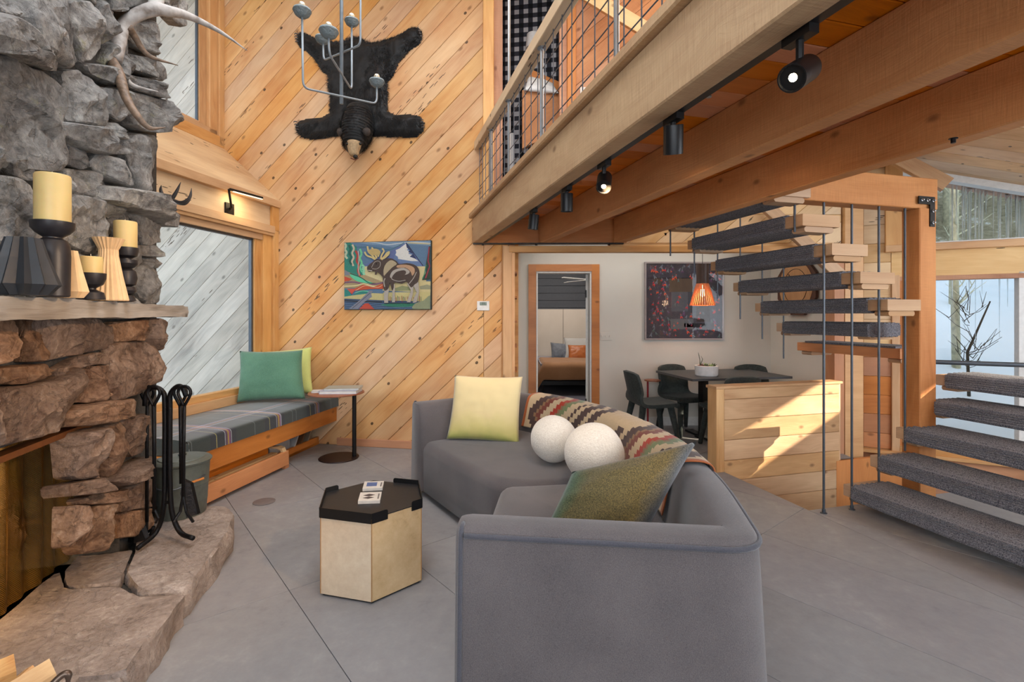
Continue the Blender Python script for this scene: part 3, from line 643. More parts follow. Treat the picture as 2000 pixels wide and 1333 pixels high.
mb = MB(); mb.bar(W(1480, 388, 5.05), W(1650, 548, 5.05), .06, .12, bev=.004); struct(mb.build('trim_8', M['cedar']))

# ---- loft: beams, deck, edge trim
def beam(name, p, length, z0, z1, wd, m, label=None, cat=None):
    p = V(p); mb = MB(); a = V((p.x, p.y, (z0+z1)/2))+vv*wd/2; mb.bar(a, a-uu*length, wd, z1-z0, bev=.006)
    return mb.build(name, m)
tag(beam('ceiling_beam', (-.416, 5.21, 0), 6.3, 2.19, 2.45, .095, M['beam']), 'pale rough-sawn edge beam under the loft railing', 'beam', 'loft beams')
tag(beam('ceiling_beam', (.283, 5.17, 0), 6.2, 2.19, 2.45, .095, M['rbeam']), 'reddish rough-sawn loft beam in the middle, beside the track lights', 'beam', 'loft beams')
tag(beam('ceiling_beam', (1.05, 5.14, 0), 6.1, 2.19, 2.45, .095, M['rbeam']), 'reddish rough-sawn loft beam nearest the hanging staircase', 'beam', 'loft beams')
LO = V((-.416, 5.21, 0))
PD = lambda a, b, d: V((LO.x, LO.y, 2.45-d+.02))+vv*a-uu*b
mb = MB(); mb.prism([V((p.x, p.y, 2.47)) for p in (LO-vv*.0, LO-uu*6.3, LO-uu*6.3+vv*1.56, LO+vv*1.56)], V((0, 0, .03))); deck = struct(mb.build('ceiling_loft_deck', M['deck']))
clad('deck_board', deck, PD, [(.09, 0), (1.5, 0), (1.5, 6.2), (.09, 6.2)], 0, .14, .019, M['deck'], bev=.004)
mb = MB(); a = LO-vv*.03; a = V((a.x, a.y, 2.478)); mb.bar(a+vv*.04, a-uu*6.3+vv*.04, .09, .05, bev=.008); mb.build('edge_board', M['beam'], deck)
M['carpet'] = fabric('ribbed_charcoal_carpet', srgb(158, 158, 164), srgb(66, 66, 76), 170, 1.0, .95, .1, .1)
mb = MB(); a = V((LO.x, LO.y, 2.51))+vv*.0; mb.bar(a+vv*.75, a-uu*6.3+vv*.75, 1.52, .018); mb.build('carpet', M['carpet'], deck)
for i, (sx, hx) in enumerate(((.33, .0), (1.09, .0))):
    pass
mb = MB(); mb.bar(D.P(-.3, 2.33, -.0)+V((0, -.0, 0)), D.P(1.2, 2.33, 0), .02, .25); struct(mb.build('trim_9', M['orange']))
mb = MB(); mb.bar(V((-.40, 5.165, 2.182)), V((1.15, 5.165, 2.186)), .05, .012)
for x in (-.3, .25, 1.0): mb.lathe([(.012, 0), (.012, .02)], (x, 5.15, 2.165), 8)
tag(mb.build('steel_plate', M['black']), 'flat black steel plate under the ends of the loft beams', 'bracket')
# stair header beam and post
hb = V((1.66, 3.445, 0))+uu*.07; mb = MB(); a = V((hb.x, hb.y, 2.39)); mb.bar(a, a+vv*1.72, .14, .24, bev=.006)
tag(mb.build('stair_header_beam', M['rbeam']), 'horizontal timber beam from loft to post, holding the stair rods', 'beam')
PP = V((3.13, 3.83, 0)); mb = MB(); mb.bar(V((PP.x, PP.y, -1.6))+vv*.085+uu*.07, V((PP.x, PP.y, 2.27))+vv*.085+uu*.07, .17, .14, up=uu, bev=.006)
post = tag(mb.build('timber_post', M['post']), 'thick reddish timber post beside the stair with steel corner bracket', 'post')
br = thing('corner_bracket', 'black L-shaped bolted steel bracket on post and beam', 'bracket', PP+V((0, 0, 2.1)))
q = lambda a, z: V((PP.x, PP.y, 0))+vv*a-uu*(.008)+V((0, 0, z))
mb = MB(); pts = [(-.02, 2.36), (.145, 2.36), (.145, 2.13), (.095, 2.13), (.095, 2.30), (-.02, 2.30)]
mb.prism([q(a, z) for a, z in pts][::-1], uu*.008); mb.build('plate', M['black'], br)
for a, z in ((.005, 2.33), (.06, 2.33), (.12, 2.33), (.12, 2.25), (.12, 2.16)):
    mb = MB(); mb.lathe([(.012, 0), (.012, .008), (.006, .009), (.006, .022), (0, .023)], q(a, z), 8, ax=-uu); mb.build('bolt', M['bsteel'], br)
# loft interior seen through the railing
M['check'], nt_, b_, ns_, ls_ = mat('black_white_check')
uvn = N(ns_, 'ShaderNodeUVMap'); sp = N(ns_, 'ShaderNodeSeparateXYZ'); ls_.new(uvn.outputs[0], sp.inputs[0])
fx = math_(ns_, ls_, 'LESS_THAN', math_(ns_, ls_, 'FRACT', math_(ns_, ls_, 'MULTIPLY', sp.outputs[0], 9)), .5); fy = math_(ns_, ls_, 'LESS_THAN', math_(ns_, ls_, 'FRACT', math_(ns_, ls_, 'MULTIPLY', sp.outputs[1], 9)), .5)
rr_ = ramp(ns_, [(0, srgb(12, 13, 20)), (.4, srgb(52, 54, 64)), (.9, srgb(190, 190, 194))], 'CONSTANT'); ls_.new(math_(ns_, ls_, 'MULTIPLY_ADD', fx, .5, math_(ns_, ls_, 'MULTIPLY', fy, .5)), rr_.inputs[0]); ls_.new(rr_.outputs[0], b_.inputs['Base Color']); b_.inputs['Roughness'].default_value = .9
mb = MB(); mb.prism([V((-.3, 6.05, 2.5)), V((1.2, 5.8, 2.5)), V((1.2, 5.8, 5.3)), V((-.3, 6.05, 5.3))], V((0, .05, 0))); struct(mb.build('wall_loft', M['check']))
struct(slab('wall_loft_left', -.36, -.28, 5.35, 7.3, 2.5, 5.3, M['post'])); struct(fslab('trim_10', D, -.30, -.19, 2.46, 5.3, -.1, .06, M['trim'], bev=.004)); struct(fslab('trim_11', D, -.19, -.1, 2.46, 5.3, -.12, -.02, M['post']))
struct(slab('floor_loft', -.3, 3.5, 5.3, 7.4, 2.52, 2.56, M['carpet']))
mb = MB(); mb.bar(W(1130, -20, 5.1), W(1330, 100, 4.6), .08, .12); struct(mb.build('trim_12', M['pale']))
# ================================================================ FIREPLACE
fp = thing('fireplace', 'tall rough fieldstone fireplace and chimney with dark screened firebox', 'fireplace', (-2.5, 2.6, 0))
core = MB()
def fbox(mb, s0, s1, z0, z1, d0, d1): mb.hexa(FP.P((s0+s1)/2, (z0+z1)/2, (d0+d1)/2), FP.e*(s1-s0)/2, V((0, 0, (z1-z0)/2)), FP.n*(d1-d0)/2)
s_open = -.50   # right edge of the firebox opening
fbox(core, -3.2, .0, .95, 5.28, -.62, -.03); fbox(core, s_open, .0, .0, .95, -.62, -.03); fbox(core, -3.2, -1.95, 0, .95, -.62, -.05)
fbox(core, -2.0, s_open, 0, .10, -.75, -.05)
core.build('mortar_core', M['mortar'], fp)
fbk = MB(); fbox(fbk, -2.0, s_open+.02, .1, .98, -.80, -.62); fbk.build('firebox_back', M['brown'], fp)
def rock(px, prot, m=None, base=0, seed=None, name='stone', parent=None, rough=1.0, fr=FP, N_=34, planes=6, prj=True, zs=1):
    """one field stone: outline in picture pixels dropped on the chimney face, then a faceted, chipped body of real depth"""
    rnd = random.Random(seed if seed is not None else int(sum(a*3+b*7 for a, b in px)))
    P2 = [fr.inv(a, b, prot*.6) for a, b in px] if prj else px
    P2 = [V((a, b, 0)) for a, b in P2]
    cx_ = sum((p for p in P2), V((0, 0, 0)))/len(P2)
    ring = fillet(P2, .012, 2, closed=True)
    # resample
    L_ = [0]
    for i in range(len(ring)): L_.append(L_[-1]+(ring[(i+1) % len(ring)]-ring[i]).length)
    bd = []; j = 0
    for k in range(N_):
        t = k/N_*L_[-1]
        while L_[j+1] < t: j += 1
        f = (t-L_[j])/max(1e-9, L_[j+1]-L_[j]); bd.append(ring[j].lerp(ring[(j+1) % len(ring)], f))
    size = (max(p.x for p in bd)-min(p.x for p in bd)+max(p.y for p in bd)-min(p.y for p in bd))/2
    pl = [(prot*rnd.uniform(.8, 1.25), rnd.gauss(0, .42)*prot/size*2.2, rnd.gauss(0, .42)*prot/size*2.2) for _ in range(planes)]
    sd = rnd.uniform(0, 90)
    def H(x, y, r):
        h = min(c+gx*x+gy*y for c, gx, gy in pl); h = max(h, prot*.35)
        nn = noise.fractal(V((x*5+sd, y*7, sd)), .9, 2.1, 4)
        rg = abs(noise.noise(V((x*9+sd, y*13, 3.1))))
        st_ = noise.noise(V((x*3+sd, y*3, 8))); return h+rough*(nn*.03-rg*.035+(math.floor(st_*5)/5)*.02)
    mb = MB(); vs = []; rings = [(1.03, -.06), (1.03, .30), (1.02, .66), (.985, .90), (.93, .985), (.84, 1), (.72, 1), (.58, 1), (.44, 1), (.3, 1), (.15, 1)]
    for ri, (rr, hh) in enumerate(rings):
        for p in bd:
            q = cx_+(p-cx_)*rr; x, y = q.x-cx_.x, q.y-cx_.y
            je = noise.noise(V((q.x*11+sd, q.y*11, ri*.35)))*.010*rough*(1 if ri else .3); k2 = 1+je/max(.05, (p-cx_).length)
            q = cx_+(p-cx_)*rr*k2
            d = base-.06 if ri == 0 else base+H(x, y, rr)*hh
            vs.append(fr.P(q.x, q.y, d))
    vs.append(fr.P(cx_.x, cx_.y, base+H(0, 0, 0)))
    fs = []; m_ = len(rings)
    for i in range(m_-1):
        for k in range(N_): fs.append((i*N_+k, i*N_+(k+1) % N_, (i+1)*N_+(k+1) % N_, (i+1)*N_+k))
    for k in range(N_): fs.append(((m_-1)*N_+k, (m_-1)*N_+(k+1) % N_, m_*N_))
    mb.mesh(vs, fs)
    return mb.build(name, m or M['stone'], parent or fp, smooth=24)
UP = [  # polygon (picture px), protrusion
 ([(-70,112),(20,108),(80,132),(128,150),(145,185),(147,240),(136,275),(131,338),(60,332),(-70,305)], .10),
 ([(-70,286),(8,284),(26,302),(14,336),(-70,338)], .12), ([(20,312),(50,308),(92,318),(112,345),(60,352),(30,345)], .07),
 ([(-70,342),(0,340),(60,352),(76,378),(80,460),(72,530),(-70,540)], .09), ([(-70,543),(66,535),(66,612),(-70,612)], .07),
 ([(131,340),(148,360),(136,385),(120,380),(112,350)], .08),
 ([(132,390),(150,380),(200,392),(220,418),(226,442),(222,486),(180,498),(138,470),(128,430)], .11),
 ([(200,389),(240,388),(254,402),(252,425),(238,432),(222,420)], .12),
 ([(150,332),(185,333),(212,350),(229,362),(222,382),(165,382),(142,362)], .08),
 ([(206,300),(240,308),(262,330),(276,362),(262,366),(232,354),(196,325)], .10),
 ([(146,240),(215,250),(252,275),(284,303),(240,305),(190,294),(148,266)], .17),
 ([(136,286),(150,268),(183,290),(186,328),(160,330),(138,320)], .07),
 ([(147,146),(172,140),(212,170),(213,222),(208,249),(149,238)], .09),
 ([(-70,18),(15,28),(50,62),(70,92),(100,98),(144,126),(146,145),(60,120),(30,106),(-70,100)], .15),
 ([(-70,-40),(20,-30),(24,12),(46,38),(60,72),(30,58),(-70,14)], .11),
 ([(60,18),(75,-5),(84,-40),(136,-40),(144,40),(158,100),(170,125),(152,136),(108,108),(72,86),(50,38)], .12),
 ([(142,0),(175,2),(198,22),(206,50),(211,85),(196,120),(178,126),(152,56)], .10),
 ([(142,-45),(230,-45),(232,-2),(200,12),(175,-4),(144,-6)], .08),
 ([(203,8),(228,2),(242,28),(236,52),(222,88),(213,82),(206,40)], .10),
 ([(236,-30),(330,-35),(338,4),(334,14),(290,20),(244,26)], .13),
 ([(262,50),(298,42),(316,44),(322,66),(325,98),(318,110),(285,96),(266,74)], .10),
 ([(262,106),(285,110),(318,118),(333,140),(333,161),(300,152),(262,132)], .12),
 ([(246,80),(262,80),(266,150),(256,156),(240,140)], .08),
 ([(262,142),(300,158),(330,168),(341,185),(338,197),(300,188),(262,165)], .15),
 ([(268,176),(310,188),(346,204),(369,216),(372,236),(348,240),(335,257),(316,262),(298,250),(282,214)], .2),
 ([(186,126),(222,130),(245,165),(225,168),(192,140)], .09), ([(214,172),(245,180),(266,205),(262,235),(245,240),(216,225)], .09),
 ([(210,240),(250,242),(262,262),(268,276),(245,272),(214,256)], .12), ([(225,90),(240,82),(240,138),(216,128)], .06),
 ([(260,284),(284,262),(318,268),(320,310),(307,376),(284,368),(270,330)], .09),
 ([(228,363),(300,378),(345,400),(372,418),(376,431),(372,446),(340,440),(300,420),(258,406),(226,390)], .21),
 ([(258,408),(300,420),(316,428),(322,446),(319,474),(282,478),(270,450)], .07),
 ([(222,434),(255,408),(267,432),(274,462),(275,500),(270,560),(262,575),(234,560),(224,490)], .09),
 ([(277,480),(310,479),(330,490),(336,499),(318,503),(279,500)], .15), ([(276,502),(318,506),(326,516),(320,525),(276,522)], .10),
 ([(273,527),(290,514),(314,526),(322,538),(321,592),(285,592),(274,578)], .08),
 ([(82,440),(124,430),(136,472),(140,520),(84,520)], .06), ([(142,480),(180,502),(221,492),(224,540),(140,540)], .08), ([(70,524),(138,524),(140,612),(70,612)], .06), ([(142,545),(226,545),(232,612),(142,612)], .06), ([(236,565),(262,578),(272,582),(284,596),(322,598),(322,620),(236,620)], .08)]
for k, (pl_, pr) in enumerate(UP): rock(pl_, pr, seed=k+3)
BR = M['brown']
LOW = [
 ([(-70,626),(30,620),(60,640),(58,700),(0,714),(-70,714)], .07), ([(63,620),(82,620),(84,702),(62,706)], .05), ([(86,620),(180,620),(232,640),(234,680),(190,686),(110,704),(88,706)], .07),
 ([(236,630),(303,625),(306,664),(238,668)], .08), ([(305,622),(324,632),(336,682),(310,685),(300,664)], .12),
 ([(237,671),(300,668),(313,698),(315,720),(312,745),(280,770),(238,784),(228,760),(233,700)], .10),
 ([(20,720),(100,710),(130,724),(60,750),(16,752)], .09), ([(132,722),(190,688),(228,690),(226,711),(182,713),(134,742)], .08),
 ([(10,762),(60,754),(130,746),(178,716),(186,750),(165,790),(150,830),(100,850),(40,868),(18,872),(4,850)], .13),
 ([(187,716),(225,714),(231,770),(212,785),(170,786),(184,745)], .09), ([(152,812),(192,789),(285,778),(287,812),(240,820),(190,832),(156,832)], .16),
 ([(-70,745),(14,752),(16,790),(6,840),(16,880),(0,892),(-70,925)], .10), ([(166,848),(205,834),(214,900),(221,934),(173,930),(168,870)], .12),
 ([(208,832),(258,822),(261,878),(254,920),(224,935),(214,890)], .09), ([(262,816),(300,808),(304,868),(272,893),(263,870)], .08),
 ([(222,940),(255,922),(308,890),(312,906),(300,925),(240,950)], .15), ([(158,946),(220,932),(244,932),(243,950),(200,964),(160,968)], .14),
 ([(188,972),(240,955),(241,980),(212,985),(186,982)], .09), ([(162,986),(184,986),(190,1020),(178,1064),(160,1064)], .09),
 ([(196,990),(241,983),(236,1020),(216,1074),(190,1077),(182,1060)], .11), ([(244,955),(300,930),(303,990),(246,1000)], .06), ([(242,1003),(302,993),(300,1042),(246,1050)], .06)]
for k, (pl_, pr) in enumerate(LOW): rock(pl_, pr, BR, seed=k+91)
# stones of the chimney above / left of the frame
rr2 = random.Random(5)
for r_ in range(9):
    z = 3.6+r_*.2 if r_ < 6 else .3+(r_-6)*1.1
for z in (3.62, 3.92, 4.24, 4.58, 4.92, 5.1):
    s_ = -1.6
    while s_ < .2:
        wd_ = rr2.uniform(.3, .55)
        rock([(s_, z-.14), (s_+wd_*.5, z-.16), (s_+wd_-.02, z-.12), (s_+wd_-.03, z+.13), (s_+wd_*.4, z+.15), (s_+.01, z+.13)], rr2.uniform(.07, .13), seed=rr2.randint(0, 999), prj=False, N_=20)
        s_ += wd_
# firebox: steel lintel strip, mesh curtain, dark side reveal
mb = MB(); fbox(mb, -2.0, s_open+.02, .905, .93, -.06, .0); mb.build('lintel_strip', plain('tarnished_copper', srgb(150, 96, 56), .4, .7), fp)
M['mesh'], nt_, b_, ns_, ls_ = mat('brass_mesh_curtain'); b_.inputs['Base Color'].default_value = srgb(168, 124, 52); b_.inputs['Metallic'].default_value = .8; b_.inputs['Roughness'].default_value = .4
uvn = N(ns_, 'ShaderNodeUVMap'); sp = N(ns_, 'ShaderNodeSeparateXYZ'); ls_.new(uvn.outputs[0], sp.inputs[0])
da = math_(ns_, ls_, 'ADD', sp.outputs[0], sp.outputs[1]); db = math_(ns_, ls_, 'SUBTRACT', sp.outputs[0], sp.outputs[1])
wa = math_(ns_, ls_, 'LESS_THAN', math_(ns_, ls_, 'FRACT', math_(ns_, ls_, 'MULTIPLY', da, 110)), .38); wb_ = math_(ns_, ls_, 'LESS_THAN', math_(ns_, ls_, 'FRACT', math_(ns_, ls_, 'MULTIPLY', db, 110)), .38)
ls_.new(math_(ns_, ls_, 'MAXIMUM', wa, wb_), b_.inputs['Alpha'])
HZ0 = .15; mb = MB(); fold = lambda s_: .018*math.sin(s_*52)+.010*math.sin(s_*23+1)
mb.grid(lambda u, v: FP.P(-1.95+u*1.45, HZ0+v*.755, -.24+fold(-1.95+u*1.45)*(.5+v*.5)), 150, 4, us=1.45*1.3, vs_=.75); scr = mb.build('mesh_curtain', M['mesh'], fp, smooth=True, fixn=False)
mb = MB(); mb.tube([FP.P(-1.95, .9, -.24), FP.P(-.5, .9, -.24)], .008); mb.build('curtain_rod', M['black'], fp)
rock([(-.78, .14), (-.52, .14), (-.5, .5), (-.52, .93), (-.62, .93), (-.6, .5)], .05, BR, base=-.5, seed=77, prj=False)
light('firebox_glow', 'POINT', FP.P(-1.2, .32, -.42), (0, 0, 0), 8, (1, .62, .25), .1)

# hearth slab stones
HZ = .15
def flag(px, z0, z1, m, seed, name='hearth_stone', drop=0):
    pts = [FL(a, b, z1) for a, b in px]; P2 = [V((p.x, p.y, 0)) for p in pts]; bd0 = fillet(P2, .018, 2, closed=True)
    L_ = [0]
    for i in range(len(bd0)): L_.append(L_[-1]+(bd0[(i+1) % len(bd0)]-bd0[i]).length)
    n = 72; bd = []; j = 0
    for k in range(n):
        t = k/n*L_[-1]
        while L_[j+1] < t: j += 1
        f = (t-L_[j])/max(1e-9, L_[j+1]-L_[j]); bd.append(bd0[j].lerp(bd0[(j+1) % len(bd0)], f))
    c = sum(bd, V((0, 0, 0)))/n; vs = []
    prof = [(1.0, z0), (1.01, z0+.35*(z1-z0)), (.995, z1-.035), (.985, z1-.012), (.965, z1), (.85, z1), (.7, z1), (.5, z1), (.3, z1)]
    for i, (r, z) in enumerate(prof):
        for p in bd:
            q = c+(p-c)*r; e = noise.fractal(V((q.x*5+seed, q.y*5, z*9+seed)), .8, 2, 4)
            if i < 4: q += (p-c).normalized()*e*.03
            zz = z+(e*.010 if i >= 4 else (e*.012 if i > 0 else 0)); vs.append(V((q.x, q.y, max(0.001, zz))))
    vs.append(V((c.x, c.y, z1))); fs = []; m_ = len(prof)
    for i in range(m_-1):
        for k in range(n): fs.append((i*n+k, i*n+(k+1) % n, (i+1)*n+(k+1) % n, (i+1)*n+k))
    for k in range(n): fs.append(((m_-1)*n+k, (m_-1)*n+(k+1) % n, m_*n))
    mb = MB(); mb.mesh(vs, fs); return mb.build(name, m, hearth, smooth=45)
hearth = thing('hearth', 'raised hearth of large flat reddish-grey flagstones in front of fireplace', 'hearth', (-2.0, 2.6, 0))
flag([(268,1000),(290,985),(405,988),(440,987),(460,1002),(447,1036),(425,1070),(400,1103),(385,1125),(369,1147),(335,1154),(300,1160),(272,1156),(245,1122),(262,1078)], 0, HZ, M['hearth'], 1)
flag([(124,1116),(150,1086),(215,1080),(262,1070),(243,1118),(235,1135),(200,1142),(128,1146)], 0, HZ-.002, M['hearth'], 2)
flag([(-160,1340),(-40,1240),(20,1190),(80,1138),(116,1110),(127,1149),(235,1140),(268,1162),(320,1164),(362,1158),(343,1180),(296,1242),(246,1314),(200,1318),(150,1322),(120,1420),(-160,1700)], 0, HZ-.004, M['hearth'], 3)
flag([(160,1328),(240,1316),(236,1345),(150,1500),(60,1800),(-100,1900),(130,1420)], 0, HZ-.03, M['hearth'], 4)
mb = MB(); q = [FL(a, b, .10) for a, b in ((262,1000),(430,996),(408,1045),(345,1130),(215,1290),(100,1480),(-200,1500),(-200,1240),(60,1110),(180,1060))]; mb.prism(q, V((0, 0, -.10))); mb.build('hearth_base', M['mortar'], hearth)

# mantel
mb = MB(); m0, m1 = V((-2.36, 3.60, 1.472)), V((-1.36, .9, 1.472)); dm = (m1-m0); sdv = dm.normalized().cross(V((0, 0, 1)))
if sdv.x > 0: sdv = -sdv
def mf(u, v):
    a = v*2*math.pi; p = m0+dm*u; hw_, hh_ = .145, .037+.003*noise.noise(V((u*9, 0, 0)))
    c_, s_ = math.cos(a), math.sin(a); k = max(abs(c_), abs(s_)); x, y = c_/k, s_/k
    x = max(-1, min(1, x*1.0)); e = noise.fractal(V((u*14, x*1.5, y*1.5)), .8, 2, 3)*.006
    return p+sdv*(.125-x*hw_*1.0-e*x)+V((0, 0, y*hh_+e))
mb.grid(mf, 90, 24, us=2.9, vs_=.5); n0 = len(mb.v)
for u, fl in ((0, 1), (1, 0)):
    pts = [mf(u, k/24) for k in range(24)]; mb.poly(pts[::-1] if fl else pts, [(i*.01, 0) for i in range(24)])
mantel = tag(mb.build('mantel_shelf', M['mantel'], smooth=50, weld=True), 'weathered grey timber mantel shelf across the stone fireplace', 'mantel')
for a in (.06, .13, .19):
    p = m0+dm*a*.5+V((.0, 0, -.05)); p.z = 1.425
# ================================================================ STAIRCASE
st = thing('hanging_staircase', 'open staircase of carpet-wrapped timber treads hung on thin steel rods', 'staircase', (2.6, 3.9, 0))
def tread(P, z, carpet0, carpet1, length, side_, wrap=True, wd=.33, tip=.0, name='tread', ledge=True):
    """P near/far corner; side_ = +1 runs away (uu), -1 towards the camera; z top"""
    d = uu*side_; P = V((P.x, P.y, 0)); th = .085
    mb = MB(); c = P+vv*wd/2; mb.bar(V((c.x, c.y, z-th/2)), V((c.x, c.y, z-th/2))+d*length, wd, th, bev=.004)
    t = mb.build(name, M['treadw'] if wrap else M['orange'], st)
    for e0, e1 in ((.02, .13), (length-.14, length-.02)):
        mb = MB(); a = V((c.x, c.y, z-th-.02)); mb.bar(a+d*e0, a+d*e1, wd-.07, .04, bev=.012); mb.build('cleat', M['treadw'], t)
    if wrap:
        mb = MB(); q = c+d*carpet0; r = c+d*carpet1; hw_, hh_ = wd/2+.016, th/2+.016; n = 36
        def cf(u, v):
            a = v*2*math.pi; x, y = math.cos(a), math.sin(a); k = (abs(x)**7+abs(y)**7)**(1/7); x, y = x/k, y/k
            bump_ = .0045*math.sin(v*2*math.pi*26)
            return q+(r-q)*u+vv*x*(hw_+bump_)+V((0, 0, z-th/2+y*(hh_+bump_)))
        mb.grid(cf, 2, 156); 
        for u in (0, 1): mb.poly([cf(u, k/156) for k in range(156)])
        mb.build('carpet', M['carpet'], t, smooth=60, weld=True)
    else:
        mb = MB(); mb.bar(V((c.x, c.y, z+.008))+d*.05, V((c.x, c.y, z+.008))+d*(length-.08), wd-.03, .02); mb.build('carpet', M['carpet'], t)
    return t
P11 = V((2.05, 3.52, 0)); stp = vv*.26
tread(P11+stp*4+uu*.36, 1.365, .0, .90, .99, 1)
for k in range(8, 13): tread(P11+stp*(11-k), -.035+.2*k, .156, 1.26, 1.35, 1)
tread(P11+stp*5+uu*.30, 1.165, 0, 0, 1.05, 1, wrap=False)
Q1 = V((2.54, 3.72, 0))
for k in range(1, 6):
    p = Q1+stp*(k-1)-vv*(.02+(.1 if k == 5 else 0)); tread(p+uu*.06, -.03+.2*k, .075, 1.4, 1.45, -1, wd=.34)
rods = [(10, 0), (9, 0), (8, 0), (7, 0)]
for i, (k, z0) in enumerate(((10, .0), (9, .0), (8, .02), (7, .4))):
    p = P11+stp*(11-k)+uu*.06-vv*.01
    mb = MB(); mb.tube([V((p.x, p.y, z0)), V((p.x, p.y, 2.28))], .0085, 10); 
    if z0 == 0: mb.lathe([(.022, 0), (.022, .006), (.012, .008), (.012, .03)], (p.x, p.y, 0), 10)
    mb.build('rod', M['steel'], st)
for k in range(7, 13):   # outer rods at the far ends
    p = P11+stp*(11-k)+uu*1.30+vv*.04; z = -.035+.2*k
    mb = MB(); mb.tube([V((p.x, p.y, z-.36)), V((p.x, p.y, z+.75))], .0075, 8); mb.build('rod', M['steel'], st)
for k in (11, 12):
    p = P11+stp*(11-k)+uu*.07+vv*.0; mb = MB(); mb.tube([V((p.x, p.y, -.035+.2*k-.12)), V((p.x, p.y, 2.6))], .0085, 8); mb.build('rod', M['steel'], st)
mb = MB(); mb.tube([G.P(-.35, .99, .25), G.P(2.2, .99, .25)], .022, 12)
tag(mb.build('handrail', M['steel']), 'grey steel tube handrail across the stair window', 'handrail')

# ================================================================ LOFT RAILING
rl = thing('loft_railing', 'loft railing with timber handrail, steel posts and welded wire mesh', 'railing', (LO.x, LO.y, 2.5))
ro = V((LO.x, LO.y, 0))+vv*.075
mb = MB(); mb.bar(ro+V((0, 0, 3.235))+uu*.12, ro-uu*6.2+V((0, 0, 3.235)), .085, .09, bev=.004); mb.build('handrail', M['pale'], rl)
for t in (.55, 1.22, 2.05, 3.1, 4.1):
    p = ro-uu*t; mb = MB(); mb.tube([V((p.x, p.y, 2.44)), V((p.x, p.y, 3.19))], .013, 10); mb.lathe([(.03, 0), (.03, .008)], (p.x, p.y, 3.182), 10); mb.build('post', M['bsteel'], rl)
p = ro-uu*1.22; mb = MB(); mb.tube([V((p.x, p.y, 3.27)), V((p.x, p.y, 5.28))], .012, 10); mb.build('hanging_rod', M['bsteel'], rl)
for k in range(38):
    p = ro-uu*(.02+.15*k); mb = MB(); mb.tube([V((p.x, p.y, 2.52)), V((p.x, p.y, 3.19))], .0034, 5); mb.build('wire', M['steel'], rl)
for k in range(6):
    mb = MB(); z = 2.53+k*.13; mb.tube([V((ro.x, ro.y, z))+vv*.004, V((ro.x, ro.y, z))+vv*.004-uu*5.7], .0034, 5); mb.build('wire', M['steel'], rl)

# ================================================================ SOFA
sofa = thing('sectional_sofa', 'low curved charcoal-grey sectional sofa in the middle of the room', 'sofa', (.3, 3.0, 0))
path = [(-.16, 1.675), (.80, 1.56), (.955, 2.3), (.955, 3.0), (.80, 3.7), (.46, 4.28), (.06, 4.68), (-.80, 4.14)]
pv = fillet([V((a, b, 0)) for a, b in path], [0, .13, .5, .6, .6, .4, .16, 0], 8)
# resample
def resample(p, n):
    L_ = [0]
    for i in range(len(p)-1): L_.append(L_[-1]+(p[i+1]-p[i]).length)
    out = []; j = 0
    for k in range(n+1):
        t = k/n*L_[-1]
        while j < len(p)-2 and L_[j+1] < t: j += 1
        out.append(p[j].lerp(p[j+1], (t-L_[j])/max(1e-9, L_[j+1]-L_[j])))
    return out, L_[-1]
NP = 170; sp_, SL = resample(pv, NP)
def tang(i): a, b = sp_[max(0, i-1)], sp_[min(NP, i+1)]; return (b-a).normalized()
inn = [V((-t.y, t.x, 0)) for t in (tang(i) for i in range(NP+1))]   # towards the seat
ST = .735
prof = [(-.035, .05), (-.030, .15), (-.018, .40), (-.006, .62), (.0, .70), (.004, .716), (.016, .729), (.04, ST), (.07, ST+.004), (.11, ST+.002), (.145, .724), (.165, .70), (.178, .64), (.195, .50), (.21, .40), (.215, .20), (.215, .05)]
def shell(i, x, z):
    return sp_[i]+inn[i]*x+V((0, 0, z))
mb = MB(); m_ = len(prof)
vs = [shell(i, x, z) for i in range(NP+1) for x, z in prof]; fs = []
for i in range(NP):
    for k in range(m_-1): fs.append((i*m_+k, (i+1)*m_+k, (i+1)*m_+k+1, i*m_+k+1))
for e, rev in ((0, 1), (NP, 0)):
    # rounded tips
    base = len(vs); t = tang(e)*(-1 if e == 0 else 1); cxp = .09
    for r_, off in ((.96, .018), (.85, .032)):
        for x, z in prof: vs.append(sp_[e]+inn[e]*(cxp+(x-cxp)*r_)+V((0, 0, z if z < .5 else .5+(z-.5)*(.99 if r_ > .9 else .97)))+t*off)
    a0 = e*m_
    for ring in range(2):
        s0 = a0 if ring == 0 else base; s1 = base if ring == 0 else base+m_
        for k in range(m_-1): fs.append((s0+k, s0+k+1, s1+k+1, s1+k))
    fs.append(tuple(range(base+m_, base+2*m_)))
mb.mesh(vs, fs); mb.build('back_and_arms', M['sofa'], sofa, smooth=60)
mb = MB(); mb.tube([shell(i, -.002, .708) for i in range(NP+1)], .0095, 8); mb.build('piping', M['pipe'], sofa, smooth=True)
for e in (0, NP):
    t = tang(e)*(-1 if e == 0 else 1)*.012; mb = MB(); mb.tube([shell(e, x-.002, z)+t for x, z in prof[:8]], .0085, 8); mb.build('piping', M['pipe'], sofa, smooth=True)
